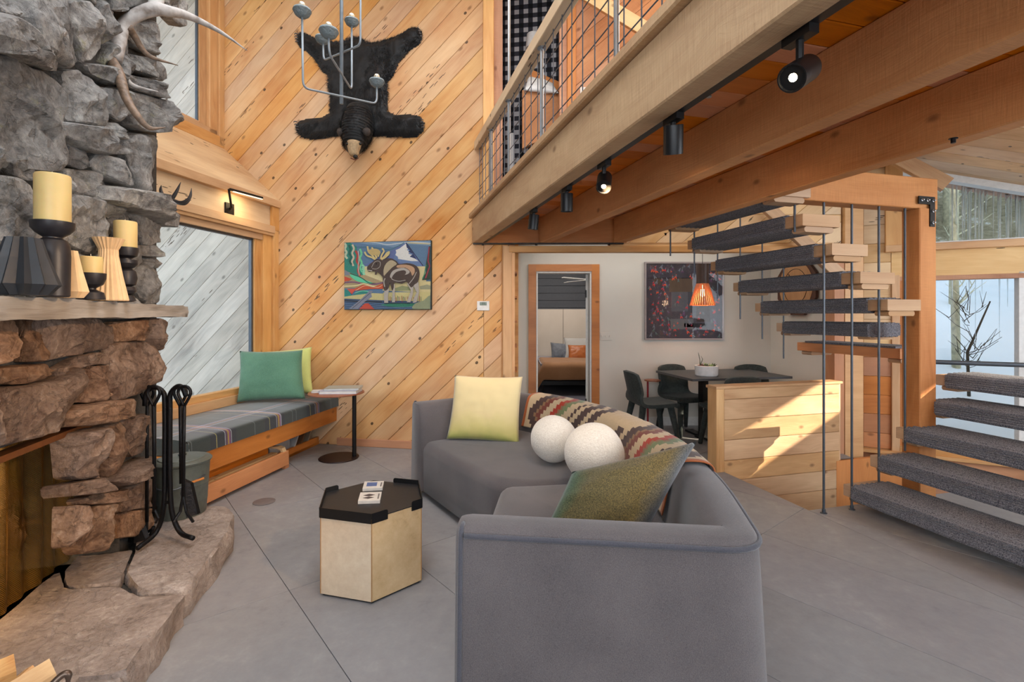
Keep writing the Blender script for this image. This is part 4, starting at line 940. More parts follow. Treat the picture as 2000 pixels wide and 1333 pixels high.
def slab_cushion(name, poly, z0, z1, rad, corner=.06, crown=.012, flare=0):
    P2 = [V((a, b, 0)) for a, b in poly]
    if area([(p.x, p.y) for p in P2]) < 0: P2.reverse()
    bd0 = fillet(P2, corner, 6, closed=True); bd, _ = resample(bd0+[bd0[0]], 110); bd = bd[:-1]; n = len(bd)
    nr = []
    for i in range(n):
        t = (bd[(i+1) % n]-bd[i-1]).normalized(); nr.append(V((-t.y, t.x, 0)))
    for _ in range(4): nr = [(nr[i-1]+nr[i]*2+nr[(i+1) % n]).normalized() for i in range(n)]
    c = sum(bd, V((0, 0, 0)))/n; vs = []; pr = [(-flare, z0), (-flare*.6, z0+(z1-z0)*.4), (0, z1-rad)]
    for k in range(1, 7): a = k/6*math.pi/2; pr.append((rad*(1-math.cos(a)), z1-rad+rad*math.sin(a)))
    for x, z in pr:
        for i in range(n): vs.append(bd[i]+nr[i]*x+V((0, 0, z)))
    inner = [bd[i]+nr[i]*rad for i in range(n)]
    for f in (.85, .65, .45, .25):
        for i in range(n): vs.append(c+(inner[i]-c)*f+V((0, 0, z1+crown*(1-f)*1.2)))
    vs.append(c+V((0, 0, z1+crown))); fs = []; m = len(pr)+4
    for i in range(m-1):
        for k in range(n): fs.append((i*n+k, i*n+(k+1) % n, (i+1)*n+(k+1) % n, (i+1)*n+k))
    for k in range(n): fs.append(((m-1)*n+k, (m-1)*n+(k+1) % n, m*n))
    fs.append(tuple(range(n))[::-1]); mb = MB(); mb.mesh(vs, fs); return mb.build(name, M['sofa'], sofa, smooth=True)
slab_cushion('seat', [(-.77, 4.06), (-.355, 3.42), (-.10, 3.06), (.10, 3.00), (.80, 3.10), (.72, 3.62), (.36, 4.18), (.08, 4.52)], .05, .435, .075, .07)
slab_cushion('seat', [(-.07, 2.98), (.10, 3.0), (.80, 3.10), (.80, 2.3), (.72, 1.72), (-.15, 1.80), (-.13, 2.4)], .05, .44, .075, .07)
mb = MB(); 
for x, y in ((-.6, 4.1), (.6, 3.9), (.8, 2.5), (.7, 1.75), (-.02, 1.85), (.0, 2.9)): mb.lathe([(.025, 0), (.03, .06)], (x, y, 0), 10)
f_ = mb.build('feet', M['blackm'], sofa); f_['kind'] = 'stuff'
# throw over the back: grid following back section
def seg(t): # path param in metres from start -> (pos, inward)
    f = t/SL*NP; i = int(max(0, min(NP-1, f))); k = f-i
    return sp_[i].lerp(sp_[i+1], k), (inn[i].lerp(inn[i+1], k)).normalized()
vp = [(-.026, .42), (-.018, .55), (-.012, .66), (-.006, .722), (.012, .742), (.05, .752), (.10, .752), (.14, .745), (.172, .722), (.19, .66), (.205, .56), (.222, .475)]
vv3 = [V((a, b, 0)) for a, b in vp]; vr, VL = resample(spline(vv3, 4), 60)
t0, t1 = 1.72, 4.02
NU, NVv = 300, 66
col = {'t': srgb(206, 182, 148), 'b': srgb(84, 64, 60), 'r': srgb(176, 62, 44), 'g': srgb(124, 136, 96), 'n': srgb(146, 112, 82), 'm': srgb(128, 70, 58)}
def kil(i, j):
    if i < 4 or i > NU-5: return srgb(176, 98, 56)
    if i < 8 or i > NU-9: return col['t']
    x = i/NU; x = 1-abs((i-NU/2)/(NU/2)); X = int(i//4); Y = int(j//3)
    q = (X*1.0 + Y*1.0)
    # stepped diagonal bands
    zz = (X+abs((Y % 12)-6)) % 44
    if 2 <= zz < 4.4: return col['b']
    if 7 <= zz < 9.6: return col['b']
    if 11.5 <= zz < 13: return col['b'] if (Y % 12) < 6 else col['t']
    if 16 <= zz < 17.2: return col['g']
    if 17.2 <= zz < 18.2: return col['n']
    if 18.2 <= zz < 20.4: return col['r']
    if 24 <= zz < 26: return col['m']
    if 26 <= zz < 27: return col['n']
    if 27 <= zz < 29.6: return col['b']
    if 32 <= zz < 35 and 3 <= (Y % 12) < 9: return col['b']
    return col['t']
def thf(u, v):
    p, n = seg(t0+(t1-t0)*u+(.10*v if True else 0)-.05); k = v*60; j = int(min(59, k)); q = vr[j].lerp(vr[j+1], k-j)
    wv = .006*noise.noise(V((u*9, v*3, 1)))+.004*noise.noise(V((u*30, v*4, 4)))
    return p+n*(q.x)+V((0, 0, q.y+abs(wv)+.004))
mb = MB(); mb.grid(thf, NU, NVv, colf=kil)
tag(mb.build('throw_blanket', vcol('kilim_throw', .95, .3, 300), smooth=True, fixn=False, solid=.006), 'tan and brown stepped-pattern throw with red accents draped over sofa back', 'blanket')
# ================================================================ WINDOW SEAT
bench = thing('window_bench', 'orange timber window bench with slatted box beneath, under the left window', 'bench', L.P(1, 0, .4))
for nm, a in (('front_board', (0, 2.10, .27, .43, .705, .745)), ('seat_board', (0, 2.10, .40, .43, 0, .705)), ('end_board', (2.06, 2.10, .06, .40, .1, .70)), ('toe_board', (.02, 1.0, .0, .085, .50, .53)), ('toe_board', (.0, 1.2, .0, .03, .35, .53))):
    fslab(nm, L, *a, M['orange'], bench, .004)
fslab('heater_back', L, .95, 2.1, .03, .28, .56, .58, M['deck'], bench); fslab('heater_front', L, .86, 2.1, .03, .165, .70, .73, M['orange'], bench, .004)
mb = MB()
for s0 in (.88,):
    pts = [L.P(s0, .165, .715), L.P(s0, .20, .70), L.P(s0, .215, .66), L.P(s0, .21, .60), L.P(s0, .20, .57)]
    mb.prism([L.P(s0, z, d) for d, z in ((.725, .16), (.705, .20), (.66, .215), (.57, .21), (.57, .19), (.655, .195), (.69, .18), (.70, .16))], L.e*.05)
mb.build('heater_end', M['pale'], bench); fslab('heater_slat', L, .93, 2.1, .145, .16, .60, .66, M['pale'], bench); fslab('foot', L, .84, .90, .0, .12, .68, .72, M['orange'], bench)
M['plaid'], nt_, b_, ns_, ls_ = mat('plaid_wool'); at = N(ns_, 'ShaderNodeAttribute', attribute_name='Col'); b_.inputs['Roughness'].default_value = .92; b_.inputs['Sheen Weight'].default_value = .4
n_ = N(ns_, 'ShaderNodeTexNoise'); n_.inputs['Scale'].default_value = 260; tcx = N(ns_, 'ShaderNodeTexCoord'); ls_.new(tcx.outputs['Object'], n_.inputs['Vector']); r_ = ramp(ns_, [(.3, (.7, .7, .7, 1)), (.7, (1.25, 1.25, 1.25, 1))]); ls_.new(n_.outputs['Fac'], r_.inputs[0]); ls_.new(mixc(ns_, ls_, 1.0, at.outputs['Color'], r_.outputs[0], 'MULTIPLY'), b_.inputs['Base Color'])
def band(x, acc=True):
    base = V(srgb(38, 48, 46)[:3]); x = x % .62
    def inb(a, b): return a <= x < b
    if inb(.00, .05): base = V(srgb(26, 28, 44)[:3])
    if inb(.05, .058) or inb(.115, .122) or inb(.14, .146): base = V(srgb(170, 172, 186)[:3])
    if inb(.064, .078): base = V(srgb(140, 60, 120)[:3]) if acc else V(srgb(60, 60, 84)[:3])
    if inb(.078, .096): base = V(srgb(176, 146, 50)[:3]) if acc else V(srgb(80, 84, 78)[:3])
    if inb(.096, .108): base = V(srgb(100, 48, 90)[:3]) if acc else V(srgb(60, 60, 84)[:3])
    if inb(.122, .27): base = V(srgb(22, 25, 40)[:3])
    if inb(.205, .212): base = V(srgb(168, 160, 90)[:3])
    if inb(.40, .404) or inb(.44, .444) or inb(.50, .504): base = V(srgb(100, 110, 112)[:3])
    return base
cl0, cl1 = .01, 2.06; bd_ = [V((a, b, 0)) for a, b in ((.02, .435), (.02, .55), (.715, .55), (.765, .545), (.77, .435))]
bdr, BL_ = resample(fillet(bd_, [0, .015, 0, .03, .02], 5), 60)
def cush(u, v):
    k = v*60; j = int(min(59, k)); q = bdr[j].lerp(bdr[j+1], k-j)
    pf = .012*math.sin(math.pi*min(1, max(0, q.x/.75))); return L.P(cl0+(cl1-cl0)*u, q.y+(pf if q.y > .52 else 0), q.x)
mb = MB()
def pcol(i, j):
    a = band((i/280)*2.05+.28); b = band(j/60*BL_+.1, j < 52)*1.0
    c = a*.70+b*.40; return (c.x, c.y, c.z)
mb.grid(cush, 280, 60, colf=pcol)
for u in (1, 0): mb.poly([cush(u, k/20) for k in range(21)], col=(.045, .06, .055))
o = tag(mb.build('bench_cushion', M['plaid'], smooth=50, weld=True, fixn=True), 'dark green and navy plaid wool cushion on the window bench', 'cushion')
M['greenf'] = fabric('green_felt', srgb(98, 138, 112), srgb(66, 102, 82), 230, .5)
M['limef'] = fabric('lime_wool', srgb(206, 208, 128), srgb(182, 186, 104), 230, .2)
M['yellf'], nt_, b_, ns_, ls_ = mat('yellow_dip_dye_wool')
uvn = N(ns_, 'ShaderNodeUVMap'); sp = N(ns_, 'ShaderNodeSeparateXYZ'); ls_.new(uvn.outputs[0], sp.inputs[0]); nz = N(ns_, 'ShaderNodeTexNoise'); nz.inputs['Scale'].default_value = 4; ls_.new(uvn.outputs[0], nz.inputs['Vector'])
r_ = ramp(ns_, [(.0, srgb(176, 176, 96)), (.12, srgb(206, 192, 120)), (.4, srgb(224, 203, 150)), (1, srgb(228, 210, 162))]); ls_.new(math_(ns_, ls_, 'MULTIPLY_ADD', nz.outputs['Fac'], .25, math_(ns_, ls_, 'SUBTRACT', sp.outputs[1], .13)), r_.inputs[0]); ls_.new(r_.outputs[0], b_.inputs['Base Color']); b_.inputs['Roughness'].default_value = .9; b_.inputs['Sheen Weight'].default_value = .3
pillow('pillow', 'yellow-green wool cushion behind the green one on the window bench', *(W(500, 772, 5.38), W(612, 770, 5.30), W(609, 678, 5.44), W(493, 688, 5.5)), .15, M['limef'])
pillow('pillow', 'sage green felt cushion standing on the plaid bench cushion', *(W(462, 787, 4.98), W(597, 780, 4.98), W(591, 684, 5.14), W(468, 686, 5.16)), .19, M['greenf'])
bk = (('book', 'white-covered books lying flat in the gap under the bench', (.30, .75, .035, .06)),)
for i, (s0, s1, ang, z) in enumerate(((.42, .52, .5, .03), (.30, .39, .45, .03), (.18, .26, .4, .03))):
    mb = MB(); p = L.P(s0, .13, .42); dr_ = (L.e*math.cos(1.0)+V((0, 0, -math.sin(1.0)))); mb.bar(p-dr_*.13, p+dr_*.10, .2, .02, up=L.e)
    tag(mb.build('book', plain('book_cover_%d' % i, (srgb(188, 190, 192), srgb(120, 84, 58), srgb(150, 132, 112))[i], .5)), ('pale grey book leaning under the bench nearest the heater box', 'brown book leaning in the middle of those under the bench', 'tan book leaning under the bench closest to the board wall')[i], 'book')
slab_ = MB(); slab_.hexa(L.P(.62, .12, .45), L.e*.16, V((0, 0, .10)), L.n*.02); tag(slab_.build('magazine_stack', plain('magazine_paper', srgb(196, 198, 200), .5)), 'white magazine standing upright under the bench beside heater box', 'magazine')
# picture light on header panel
pl = thing('picture_light', 'black swing-arm picture light on panel above the left window', 'lamp', L.P(.9, 2.45, .0))
def pa(px, py, d): s_, z_ = L.inv(px, py, d); return L.P(s_, z_, d)
mb = MB(); a = pa(448, 408, .01); mb.hexa(a, L.e*.055, V((0, 0, .055)), L.n*.01); mb.build('wall_plate', M['black'], pl, bevel=.003)
mb = MB(); mb.tube([a+L.n*.01, pa(452, 405, .07), pa(447, 370, .10), pa(452, 371, .12)], .011, 8); mb.build('arm', M['black'], pl)
b0, b1 = pa(449, 370, .12), pa(512, 387, .2); mb = MB(); mb.bar(b0, b1, .03, .022, bev=.004); mb.build('head', M['black'], pl)
mb = MB(); mb.bar(b0-V((0, 0, .013))+(b1-b0)*.1, b1-V((0, 0, .013)), .02, .004); mb.build('led_strip', plain('warm_led', (1, .75, .45, 1), emit=(1, .72, .4, 1), es=2.5), pl)
lw = light('picture_glow', 'AREA', (b0+b1)/2-V((0, 0, .03)), (b0+b1)/2-V((0, 0, 1))+L.n*-.5, 1.0, (1, .75, .42), .25, .03)

# ================================================================ SIDE TABLE
tb = thing('side_table', 'round side table with leather-brown top and slim black offset pole', 'table', FL(662, 897))
tc_ = W(657, 768, 5.0); bc = FL(662, 895); M['leather_tan'] = plain('brown_leather', srgb(146, 88, 62), .45, noise_=.08)
mb = MB(); mb.lathe([(.262, -.006), (.27, -.002), (.27, .006), (.266, .010), (0, .010)], tc_, 48); mb.lathe([(.0, -.006), (.262, -.006)], tc_, 48); mb.build('tabletop', M['leather_tan'], tb, smooth=30, weld=True)
mb = MB(); mb.lathe([(.195, 0), (.197, .006), (.193, .010), (0, .010)], (bc.x, bc.y, 0.0), 44); mb.build('base', plain('dark_bronze', srgb(52, 36, 34), .4, .4), tb, smooth=30)
mb = MB(); pp_ = FL(692, 893); mb.tube([V((pp_.x, pp_.y, .006)), V((pp_.x, pp_.y, tc_.z-.004))], .021, 16); mb.build('pole', M['black'], tb, smooth=30)
def book(lbl, c, a, lx, ly, lz, col, cat='book', name='book'):
    t = thing(name, lbl, cat, c, rz=0); x = V((math.cos(a), math.sin(a), 0)); y = V((-x.y, x.x, 0)); c = V(c)
    mb = MB(); mb.hexa(c+V((0, 0, lz/2)), x*(lx/2-.004), y*(ly/2-.004), V((0, 0, lz/2-.002))); mb.build('pages', plain('paper_white', srgb(214, 212, 206), .8), t)
    mb = MB()
    for z in (.0012, lz-.0012): mb.hexa(c+V((0, 0, z)), x*lx/2, y*ly/2, V((0, 0, .0012)))
    mb.hexa(c+V((0, 0, lz/2))-x*(lx/2-.001), x*.0012, y*ly/2, V((0, 0, lz/2))); mb.build('cover', plain('cover_'+lbl[:8], col, .4), t)
    return t
tz = tc_.z+.010
book('thick pale lavender book at the bottom of the side table stack', V((tc_.x+.055, tc_.y-.02, tz)), .05, .36, .24, .032, srgb(176, 174, 196))
book('grey-green magazine on top of the book on side table', V((tc_.x+.07, tc_.y+.01, tz+.0325)), .12, .34, .24, .016, srgb(156, 160, 152), 'magazine', 'magazine')
book('small white booklet beside the book stack on side table', V((tc_.x-.185, tc_.y-.0, tz)), .25, .11, .12, .016, srgb(216, 214, 214), 'book', 'booklet')

# ================================================================ HEXAGONAL TABLE
hc = V((-.776, 2.78, 0)); hx = thing('hexagonal_side_table', 'hexagonal tan leather drum table with removable black metal tray', 'table', hc)
HXR = .295
hv = [hc+V((math.cos(math.radians(-75.4+60*k)), math.sin(math.radians(-75.4+60*k)), 0))*HXR for k in range(6)]
M['hide'] = stone('tan_leather_hide', [srgb(170, 132, 88), srgb(206, 170, 120), srgb(216, 182, 134), srgb(226, 198, 152)], sc_=2.6, bump=.05, var=.0)
M['hide'].node_tree.nodes['Principled BSDF'].inputs['Roughness'].default_value = .42
for k in range(6):
    a, b = hv[k], hv[(k+1) % 6]; t = (b-a).normalized(); nn = V((t.y, -t.x, 0)); mb = MB()
    mb.prism([a+V((0, 0, .012))+nn*0, b+V((0, 0, .012)), b+V((0, 0, .425)), a+V((0, 0, .425))], -nn*.02); mb.build('side_panel', M['hide'], hx, bevel=.003)
    mb = MB(); mb.tube([a+nn*.0005+V((0, 0, .014)), a+nn*.0005+V((0, 0, .424))], .0028, 6); mb.build('seam', plain('leather_seam', srgb(172, 130, 84), .6) if k == 0 else bpy.data.materials['leather_seam'], hx)
mb = MB(); mb.prism([p*.96+hc*.04+V((0, 0, .012)) for p in hv], V((0, 0, -.012))); mb.build('plinth', M['blackm'], hx)
mb = MB(); mb.prism([p*.985+hc*.015+V((0, 0, .425)) for p in hv][::1], V((0, 0, -.01))); mb.build('top_panel', M['blackm'], hx)
tr = thing('tray', 'black metal hexagonal tray with raised clipped rims on leather table', 'tray', hc+V((0, 0, .427)))
th_ = [hc+(p-hc)*1.012+V((0, 0, .427)) for p in hv]
mb = MB(); mb.prism([p+V((0, 0, .004)) for p in th_], V((0, 0, -.004))); mb.build('tray_base', M['blackm'], tr)
def rim(a, b, f0, f1, lo=-.022, hi=.03):
    p, q = a.lerp(b, f0), a.lerp(b, f1); t = (q-p).normalized(); nn = V((t.y, -t.x, 0)); mb = MB(); n = 6; prof_ = []
    r_ = .012; pts = []
    for e, sgn in ((q, -1), (p, 1)):
        pts.append((e, sgn))
    poly = []
    c1 = f1 < .999; c0 = f0 > .001
    poly += [p+V((0, 0, lo)), q+V((0, 0, lo))]
    if c1: poly += [q+V((0, 0, hi-r_))]+[q-t*r_*(1-math.cos(x*math.pi/8))+V((0, 0, hi-r_+r_*math.sin(x*math.pi/8))) for x in (1, 2, 3, 4)]
    else: poly += [q+V((0, 0, hi))]
    if c0: poly += [p+t*r_*(1-math.cos(x*math.pi/8))+V((0, 0, hi-r_+r_*math.sin(x*math.pi/8))) for x in (4, 3, 2, 1)]+[p+V((0, 0, hi-r_))]
    else: poly += [p+V((0, 0, hi))]
    mb.prism([x+nn*.0045 for x in poly], -nn*.0035); mb.build('rim', M['black'], tr)
rim(th_[0], th_[1], 0, .3); rim(th_[5], th_[0], 0, 1); rim(th_[4], th_[5], .75 if False else .0, 1); rim(th_[3], th_[4], .75, 1)
rim(th_[2], th_[3], .0, .55); rim(th_[1], th_[2], 0, 1); rim(th_[0], th_[1], .78, 1)
M['card'] = plain('card_white', srgb(214, 206, 196), .5)
def quad_px(px, z): return [FL(a, b, z) for a, b in px]
def deck_(lbl, px, art):
    zt = .431; q = quad_px(px, zt+.016); t = thing('card_deck', lbl, 'cards', (q[0]+q[2])/2-V((0, 0, .016)))
    mb = MB(); mb.prism(q, V((0, 0, -.016))); mb.build('card_box', M['card'], t, bevel=.002)
    for kind, pts, m in art:
        mb = MB(); L2 = lambda u, v: q[0].lerp(q[1], u).lerp(q[3].lerp(q[2], u), v)+V((0, 0, .0008))
        for pg in pts: mb.prism([L2(u, v) for u, v in pg], V((0, 0, -.0008)))
        mb.build(kind, m, t)
ink = plain('dark_brown_ink', srgb(70, 56, 56), .6); blu = plain('blue_print', srgb(84, 104, 150), .5); lav = plain('lavender_print', srgb(170, 172, 196), .5)
bars = [[(.86+.0*k, .2+k*.1), (.93, .2+k*.1), (.93, .26+k*.1), (.86, .26+k*.1)] for k in range(6)]
deck_('white card deck with blue rectangle on front, the farther one on tray', [(708, 955), (747, 953), (750, 940), (712, 941)], [('picture_panel', [[(.16, .28), (.68, .28), (.68, .82), (.16, .82)]], blu), ('lettering', bars, ink)])
deck_('white card deck with two dark diamonds, the nearer one on tray', [(699, 979.5), (742, 978), (745.5, 961), (704, 962.5)], [('diamond', [[(.18, .62), (.45, .50), (.72, .66), (.44, .78)], [(.18, .34), (.45, .46), (.70, .36), (.44, .22)]], ink), ('lettering', bars, ink)])

# floor register
mb = MB(); c = FL(516, 981); mb.lathe([(.078, 0), (.08, .004), (.07, .006), (0, .005)], (c.x, c.y, .0), 40)
rg_ = tag(mb.build('floor_register', plain('worn_disc', srgb(120, 112, 112), .5), smooth=30), 'small round grey outlet cover set in the floor', 'outlet cover')

# ================================================================ SOFA CUSHIONS
pillow('pillow', 'large pale yellow cushion standing in the far corner of sofa', W(872, 858, 4.02), W(1014, 868, 3.95), W(1021, 736, 4.16), W(888, 733, 4.25), .17, M['yellf'], pinch=.05)
M['boucle'] = fabric('cream_boucle', srgb(238, 230, 218), srgb(212, 200, 186), 120, 1.0, .95, .4)
def ball(lbl, c, r, sq=1.0, cn=(0, 0, 1)):
    mb = MB(); vs = []; n, m = 56, 40
    for j in range(m+1):
        for i in range(n):
            th = math.pi*j/m; ph = 2*math.pi*i/n; d = V((math.sin(th)*math.cos(ph), math.sin(th)*math.sin(ph), math.cos(th)))
            k = 1+.004*noise.noise(d*22)+.012*noise.noise(d*2.5)+.03*noise.noise(d*1.2+V(c))
            vs.append(V(c)+V((d.x*sq, d.y, d.z))*r*k)
    mb.mesh(vs, [(j*n+i, j*n+(i+1) % n, (j+1)*n+(i+1) % n, (j+1)*n+i) for j in range(m) for i in range(n)]); return tag(mb.build('ball_pillow', M['boucle'], smooth=True, weld=True), lbl, 'pillow')
ball('round cream boucle ball cushion farther along the sofa seat', (.285, 3.40, .605), .157)
ball('round cream boucle ball cushion nearest the mottled green pillow', (.49, 2.98, .625), .178, 1.0)
M['olive'], nt_, b_, ns_, ls_ = mat('olive_melange_felt'); uvn = N(ns_, 'ShaderNodeUVMap'); sp = N(ns_, 'ShaderNodeSeparateXYZ'); ls_.new(uvn.outputs[0], sp.inputs[0]); tcx = N(ns_, 'ShaderNodeTexCoord')
nz = N(ns_, 'ShaderNodeTexNoise'); nz.inputs['Scale'].default_value = 190; nz.inputs['Detail'].default_value = 3; ls_.new(tcx.outputs['Object'], nz.inputs['Vector'])
nb = N(ns_, 'ShaderNodeTexNoise'); nb.inputs['Scale'].default_value = 3; ls_.new(uvn.outputs[0], nb.inputs['Vector'])
fz = math_(ns_, ls_, 'MULTIPLY_ADD', nb.outputs['Fac'], .22, math_(ns_, ls_, 'SUBTRACT', sp.outputs[0], .11))
ra = ramp(ns_, [(.02, srgb(50, 92, 68)), (.18, srgb(100, 92, 60)), (.8, srgb(122, 104, 62)), (.98, srgb(96, 100, 108))]); ls_.new(fz, ra.inputs[0])
rb = ramp(ns_, [(.3, (.35, .38, .35, 1)), (.7, (1.35, 1.25, 1.1, 1))]); ls_.new(nz.outputs['Fac'], rb.inputs[0]); ls_.new(mixc(ns_, ls_, 1.0, ra.outputs[0], rb.outputs[0], 'MULTIPLY'), b_.inputs['Base Color']); b_.inputs['Roughness'].default_value = .95; b_.inputs['Sheen Weight'].default_value = .3
bp = N(ns_, 'ShaderNodeBump'); bp.inputs['Strength'].default_value = .4; bp.inputs['Distance'].default_value = .003; ls_.new(nz.outputs['Fac'], bp.inputs['Height']); ls_.new(bp.outputs[0], b_.inputs['Normal'])
pillow('pillow', 'mottled olive and green felt cushion leaning in the near sofa corner', W(1045, 1070, 2.17), W(1238, 1088, 2.12), W(1362, 862, 2.26), W(1118, 922, 2.34), .2, M['olive'], pinch=.03, wr=.006)

# ================================================================ MANTEL OBJECTS
def on_m(px, py, off=.13):
    """point on mantel top line: returns position whose base is at pixel column px"""
    r_ = (px-CX)/F; p0 = m0+sdv*(.125-off); t = (r_*p0.y-p0.x)/(dm.x-r_*dm.y); p = p0+dm*t; p.z = 1.514; return p
def pxs(n, Y): return n*Y/F
wax = plain('beeswax', srgb(226, 198, 134), .45, noise_=.06, nsc=6); wax.node_tree.nodes['Principled BSDF'].inputs['Subsurface Weight'].default_value = .15
bw = plain('turned_black_wood', srgb(38, 36, 40), .42, noise_=.15, nsc=40)
def candle(lbl, c, r, h):
    t = thing('candle', lbl, 'candle', c); mb = MB(); mb.lathe([(r*.98, 0), (r, .004), (r, h-.006), (r*.95, h), (r*.7, h-.003), (0, h-.004)], c, 32, fr=lambda k, i: 1+.006*math.sin(k*.8)); mb.build('wax', wax, t, smooth=40)
    mb = MB(); mb.tube([V(c)+V((0, 0, h-.005)), V(c)+V((-.002, 0, h+.012))], .0013, 5); mb.build('wick', M['card'], t)
def holder(lbl, c, segs):
    mb = MB(); mb.lathe(segs, c, 40); return tag(mb.build('candle_holder', bw, smooth=35), lbl, 'candle holder')
# big holder
c = on_m(103, 585, .16); Y = c.y; k = Y/F
zz_ = lambda py, c_: EYE-(py-HY)/F*c_.y
def zrel(py, c_): return zz_(py, c_)-c_.z
S = lambda px: px*k
prof_ = [(S(24), 0), (S(26.5), .004), (S(27.5), zrel(500, c)), (S(26.5), zrel(482, c)), (S(22), zrel(470, c)), (S(15), zrel(466, c)), (S(15), zrel(464, c)), (S(26), zrel(456, c)), (S(33), zrel(447, c)), (S(34), zrel(434, c)), (S(30), zrel(434, c)), (0, zrel(438, c))]
holder('tallest black turned candle holder on mantel, holding the biggest candle', c, prof_); candle('tallest thick beeswax pillar candle, on the big black holder', c+V((0, 0, zrel(437, c))), S(28), zrel(342, c)-zrel(437, c))
c = on_m(178, 591, .14); k = c.y/F
holder('shortest black turned candle holder on mantel, between the cream vases', c, [(S(20), 0), (S(22), .004), (S(23), zrel(585, c)), (S(20), zrel(572, c)), (S(8), zrel(566, c)), (S(8), zrel(563, c)), (S(19), zrel(556, c)), (S(23.5), zrel(545, c)), (S(24), zrel(534, c)), (S(22), zrel(534, c)), (0, zrel(537, c))]); candle('shortest beeswax candle, squat, low between the two cream vases', c+V((0, 0, zrel(536, c))), S(18.5), zrel(502, c)-zrel(536, c))
c = on_m(245, 597, .14); k = c.y/F
pr = [(S(12), 0), (S(16), .006), (S(17.5), zrel(588, c)), (S(14), zrel(578, c)), (S(8), zrel(577, c)), (S(15), zrel(574, c)), (S(18), zrel(568, c)), (S(16), zrel(561, c)), (S(9), zrel(560, c)), (S(17), zrel(556, c)), (S(19.5), zrel(543, c)), (S(17), zrel(530, c)), (S(10), zrel(525, c)), (S(15), zrel(522, c)), (S(20), zrel(515, c)), (S(20), zrel(508, c)), (S(10), zrel(507, c)), (S(10), zrel(505, c)), (S(19), zrel(500, c)), (S(21.5), zrel(490, c)), (S(21.5), zrel(484, c)), (S(19), zrel(484, c)), (0, zrel(487, c))]
holder('black beaded candle holder at the right end of the mantel group', c, pr); candle('medium beeswax pillar candle at the right end of the group', c+V((0, 0, zrel(486, c))), S(19), zrel(433, c)-zrel(486, c))
def pleat(lbl, c, rows, n, amp, m, tw=0):
    mb = MB(); mb.lathe(rows, c, n*2, fr=lambda k, i: 1+(amp if k % 2 else -amp)); mb.build
    return tag(mb.build('vase', m, smooth=False), lbl, 'vase')
cream = plain('cream_bioplastic', srgb(232, 196, 150), .5); char = plain('charcoal_bioplastic', srgb(50, 52, 56), .4)
c = on_m(46, 583, .15); k = c.y/F; pleat('charcoal faceted pleated vase at the left end of mantel', c, [(S(34), 0), (S(50), zrel(556, c)), (S(34), zrel(505, c)), (S(24), zrel(465, c)), (S(22), zrel(465, c)), (S(30), .01), (0, .01)], 12, .13, char)
c = on_m(138, 588, .17); k = c.y/F; pleat('cream faceted vase half hidden behind the tallest holder', c, [(S(18), 0), (S(26), zrel(570, c)), (S(17), zrel(530, c)), (S(10), zrel(490, c)), (S(8), zrel(490, c)), (S(14), .01), (0, .01)], 7, .12, cream)
c = on_m(212, 594, .14); k = c.y/F; pleat('cream finely pleated waisted vase with flared lip', c, [(S(30), 0), (S(31), .004), (S(22), zrel(540, c)), (S(15.5), zrel(500, c)), (S(15), zrel(488, c)), (S(25), zrel(466, c)), (S(23), zrel(466, c)), (S(13), zrel(488, c)), (S(20), .01), (0, .01)], 22, .045, cream)

# ================================================================ FIREPLACE TOOLS, BUCKET, LOGS
ts = thing('fireplace_tool_stand', 'black wrought-iron fireplace tool stand with looped handles on the hearth', 'tool stand', (-1.95, 2.84, HZ))
Yt = 2.84
def TP(px, py, dy=0): return W(px, py, Yt+dy)
def iron(name, pts, r, n=4, par=ts, nn=8):
    mb = MB(); mb.tube(spline(pts, n), r, nn); return mb.build(name, M['iron'], par, smooth=True)
iron('upright', [TP(283,793), TP(286,768), TP(302,757), TP(318,766), TP(322,790), TP(322,900,.0), TP(320,990), TP(305,1040), TP(268,1072,-.12)], .0135)
iron('upright', [TP(364,775), TP(356,757), TP(345,756), TP(333,770), TP(332,800), TP(332,930), TP(336,1000), TP(352,1040), TP(377,1052,-.05)], .0135)
for y in (793, 982):
    mb = MB(); mb.tube([TP(320, y), TP(334, y)], .009, 8); mb.build('cross_bar', M['iron'], ts)
iron('foot', [TP(300,1030,.05), TP(292,1050,.08), TP(286,1043,.16)], .010)
def loop(cx0, cy0, Yo, w_=12, h_=30):
    return [TP(cx0, cy0+h_, Yo), TP(cx0-w_, cy0+6, Yo), TP(cx0-w_*.7, cy0-6, Yo), TP(cx0, cy0-9, Yo), TP(cx0+w_*.7, cy0-6, Yo), TP(cx0+w_, cy0+6, Yo), TP(cx0, cy0+h_, Yo)]
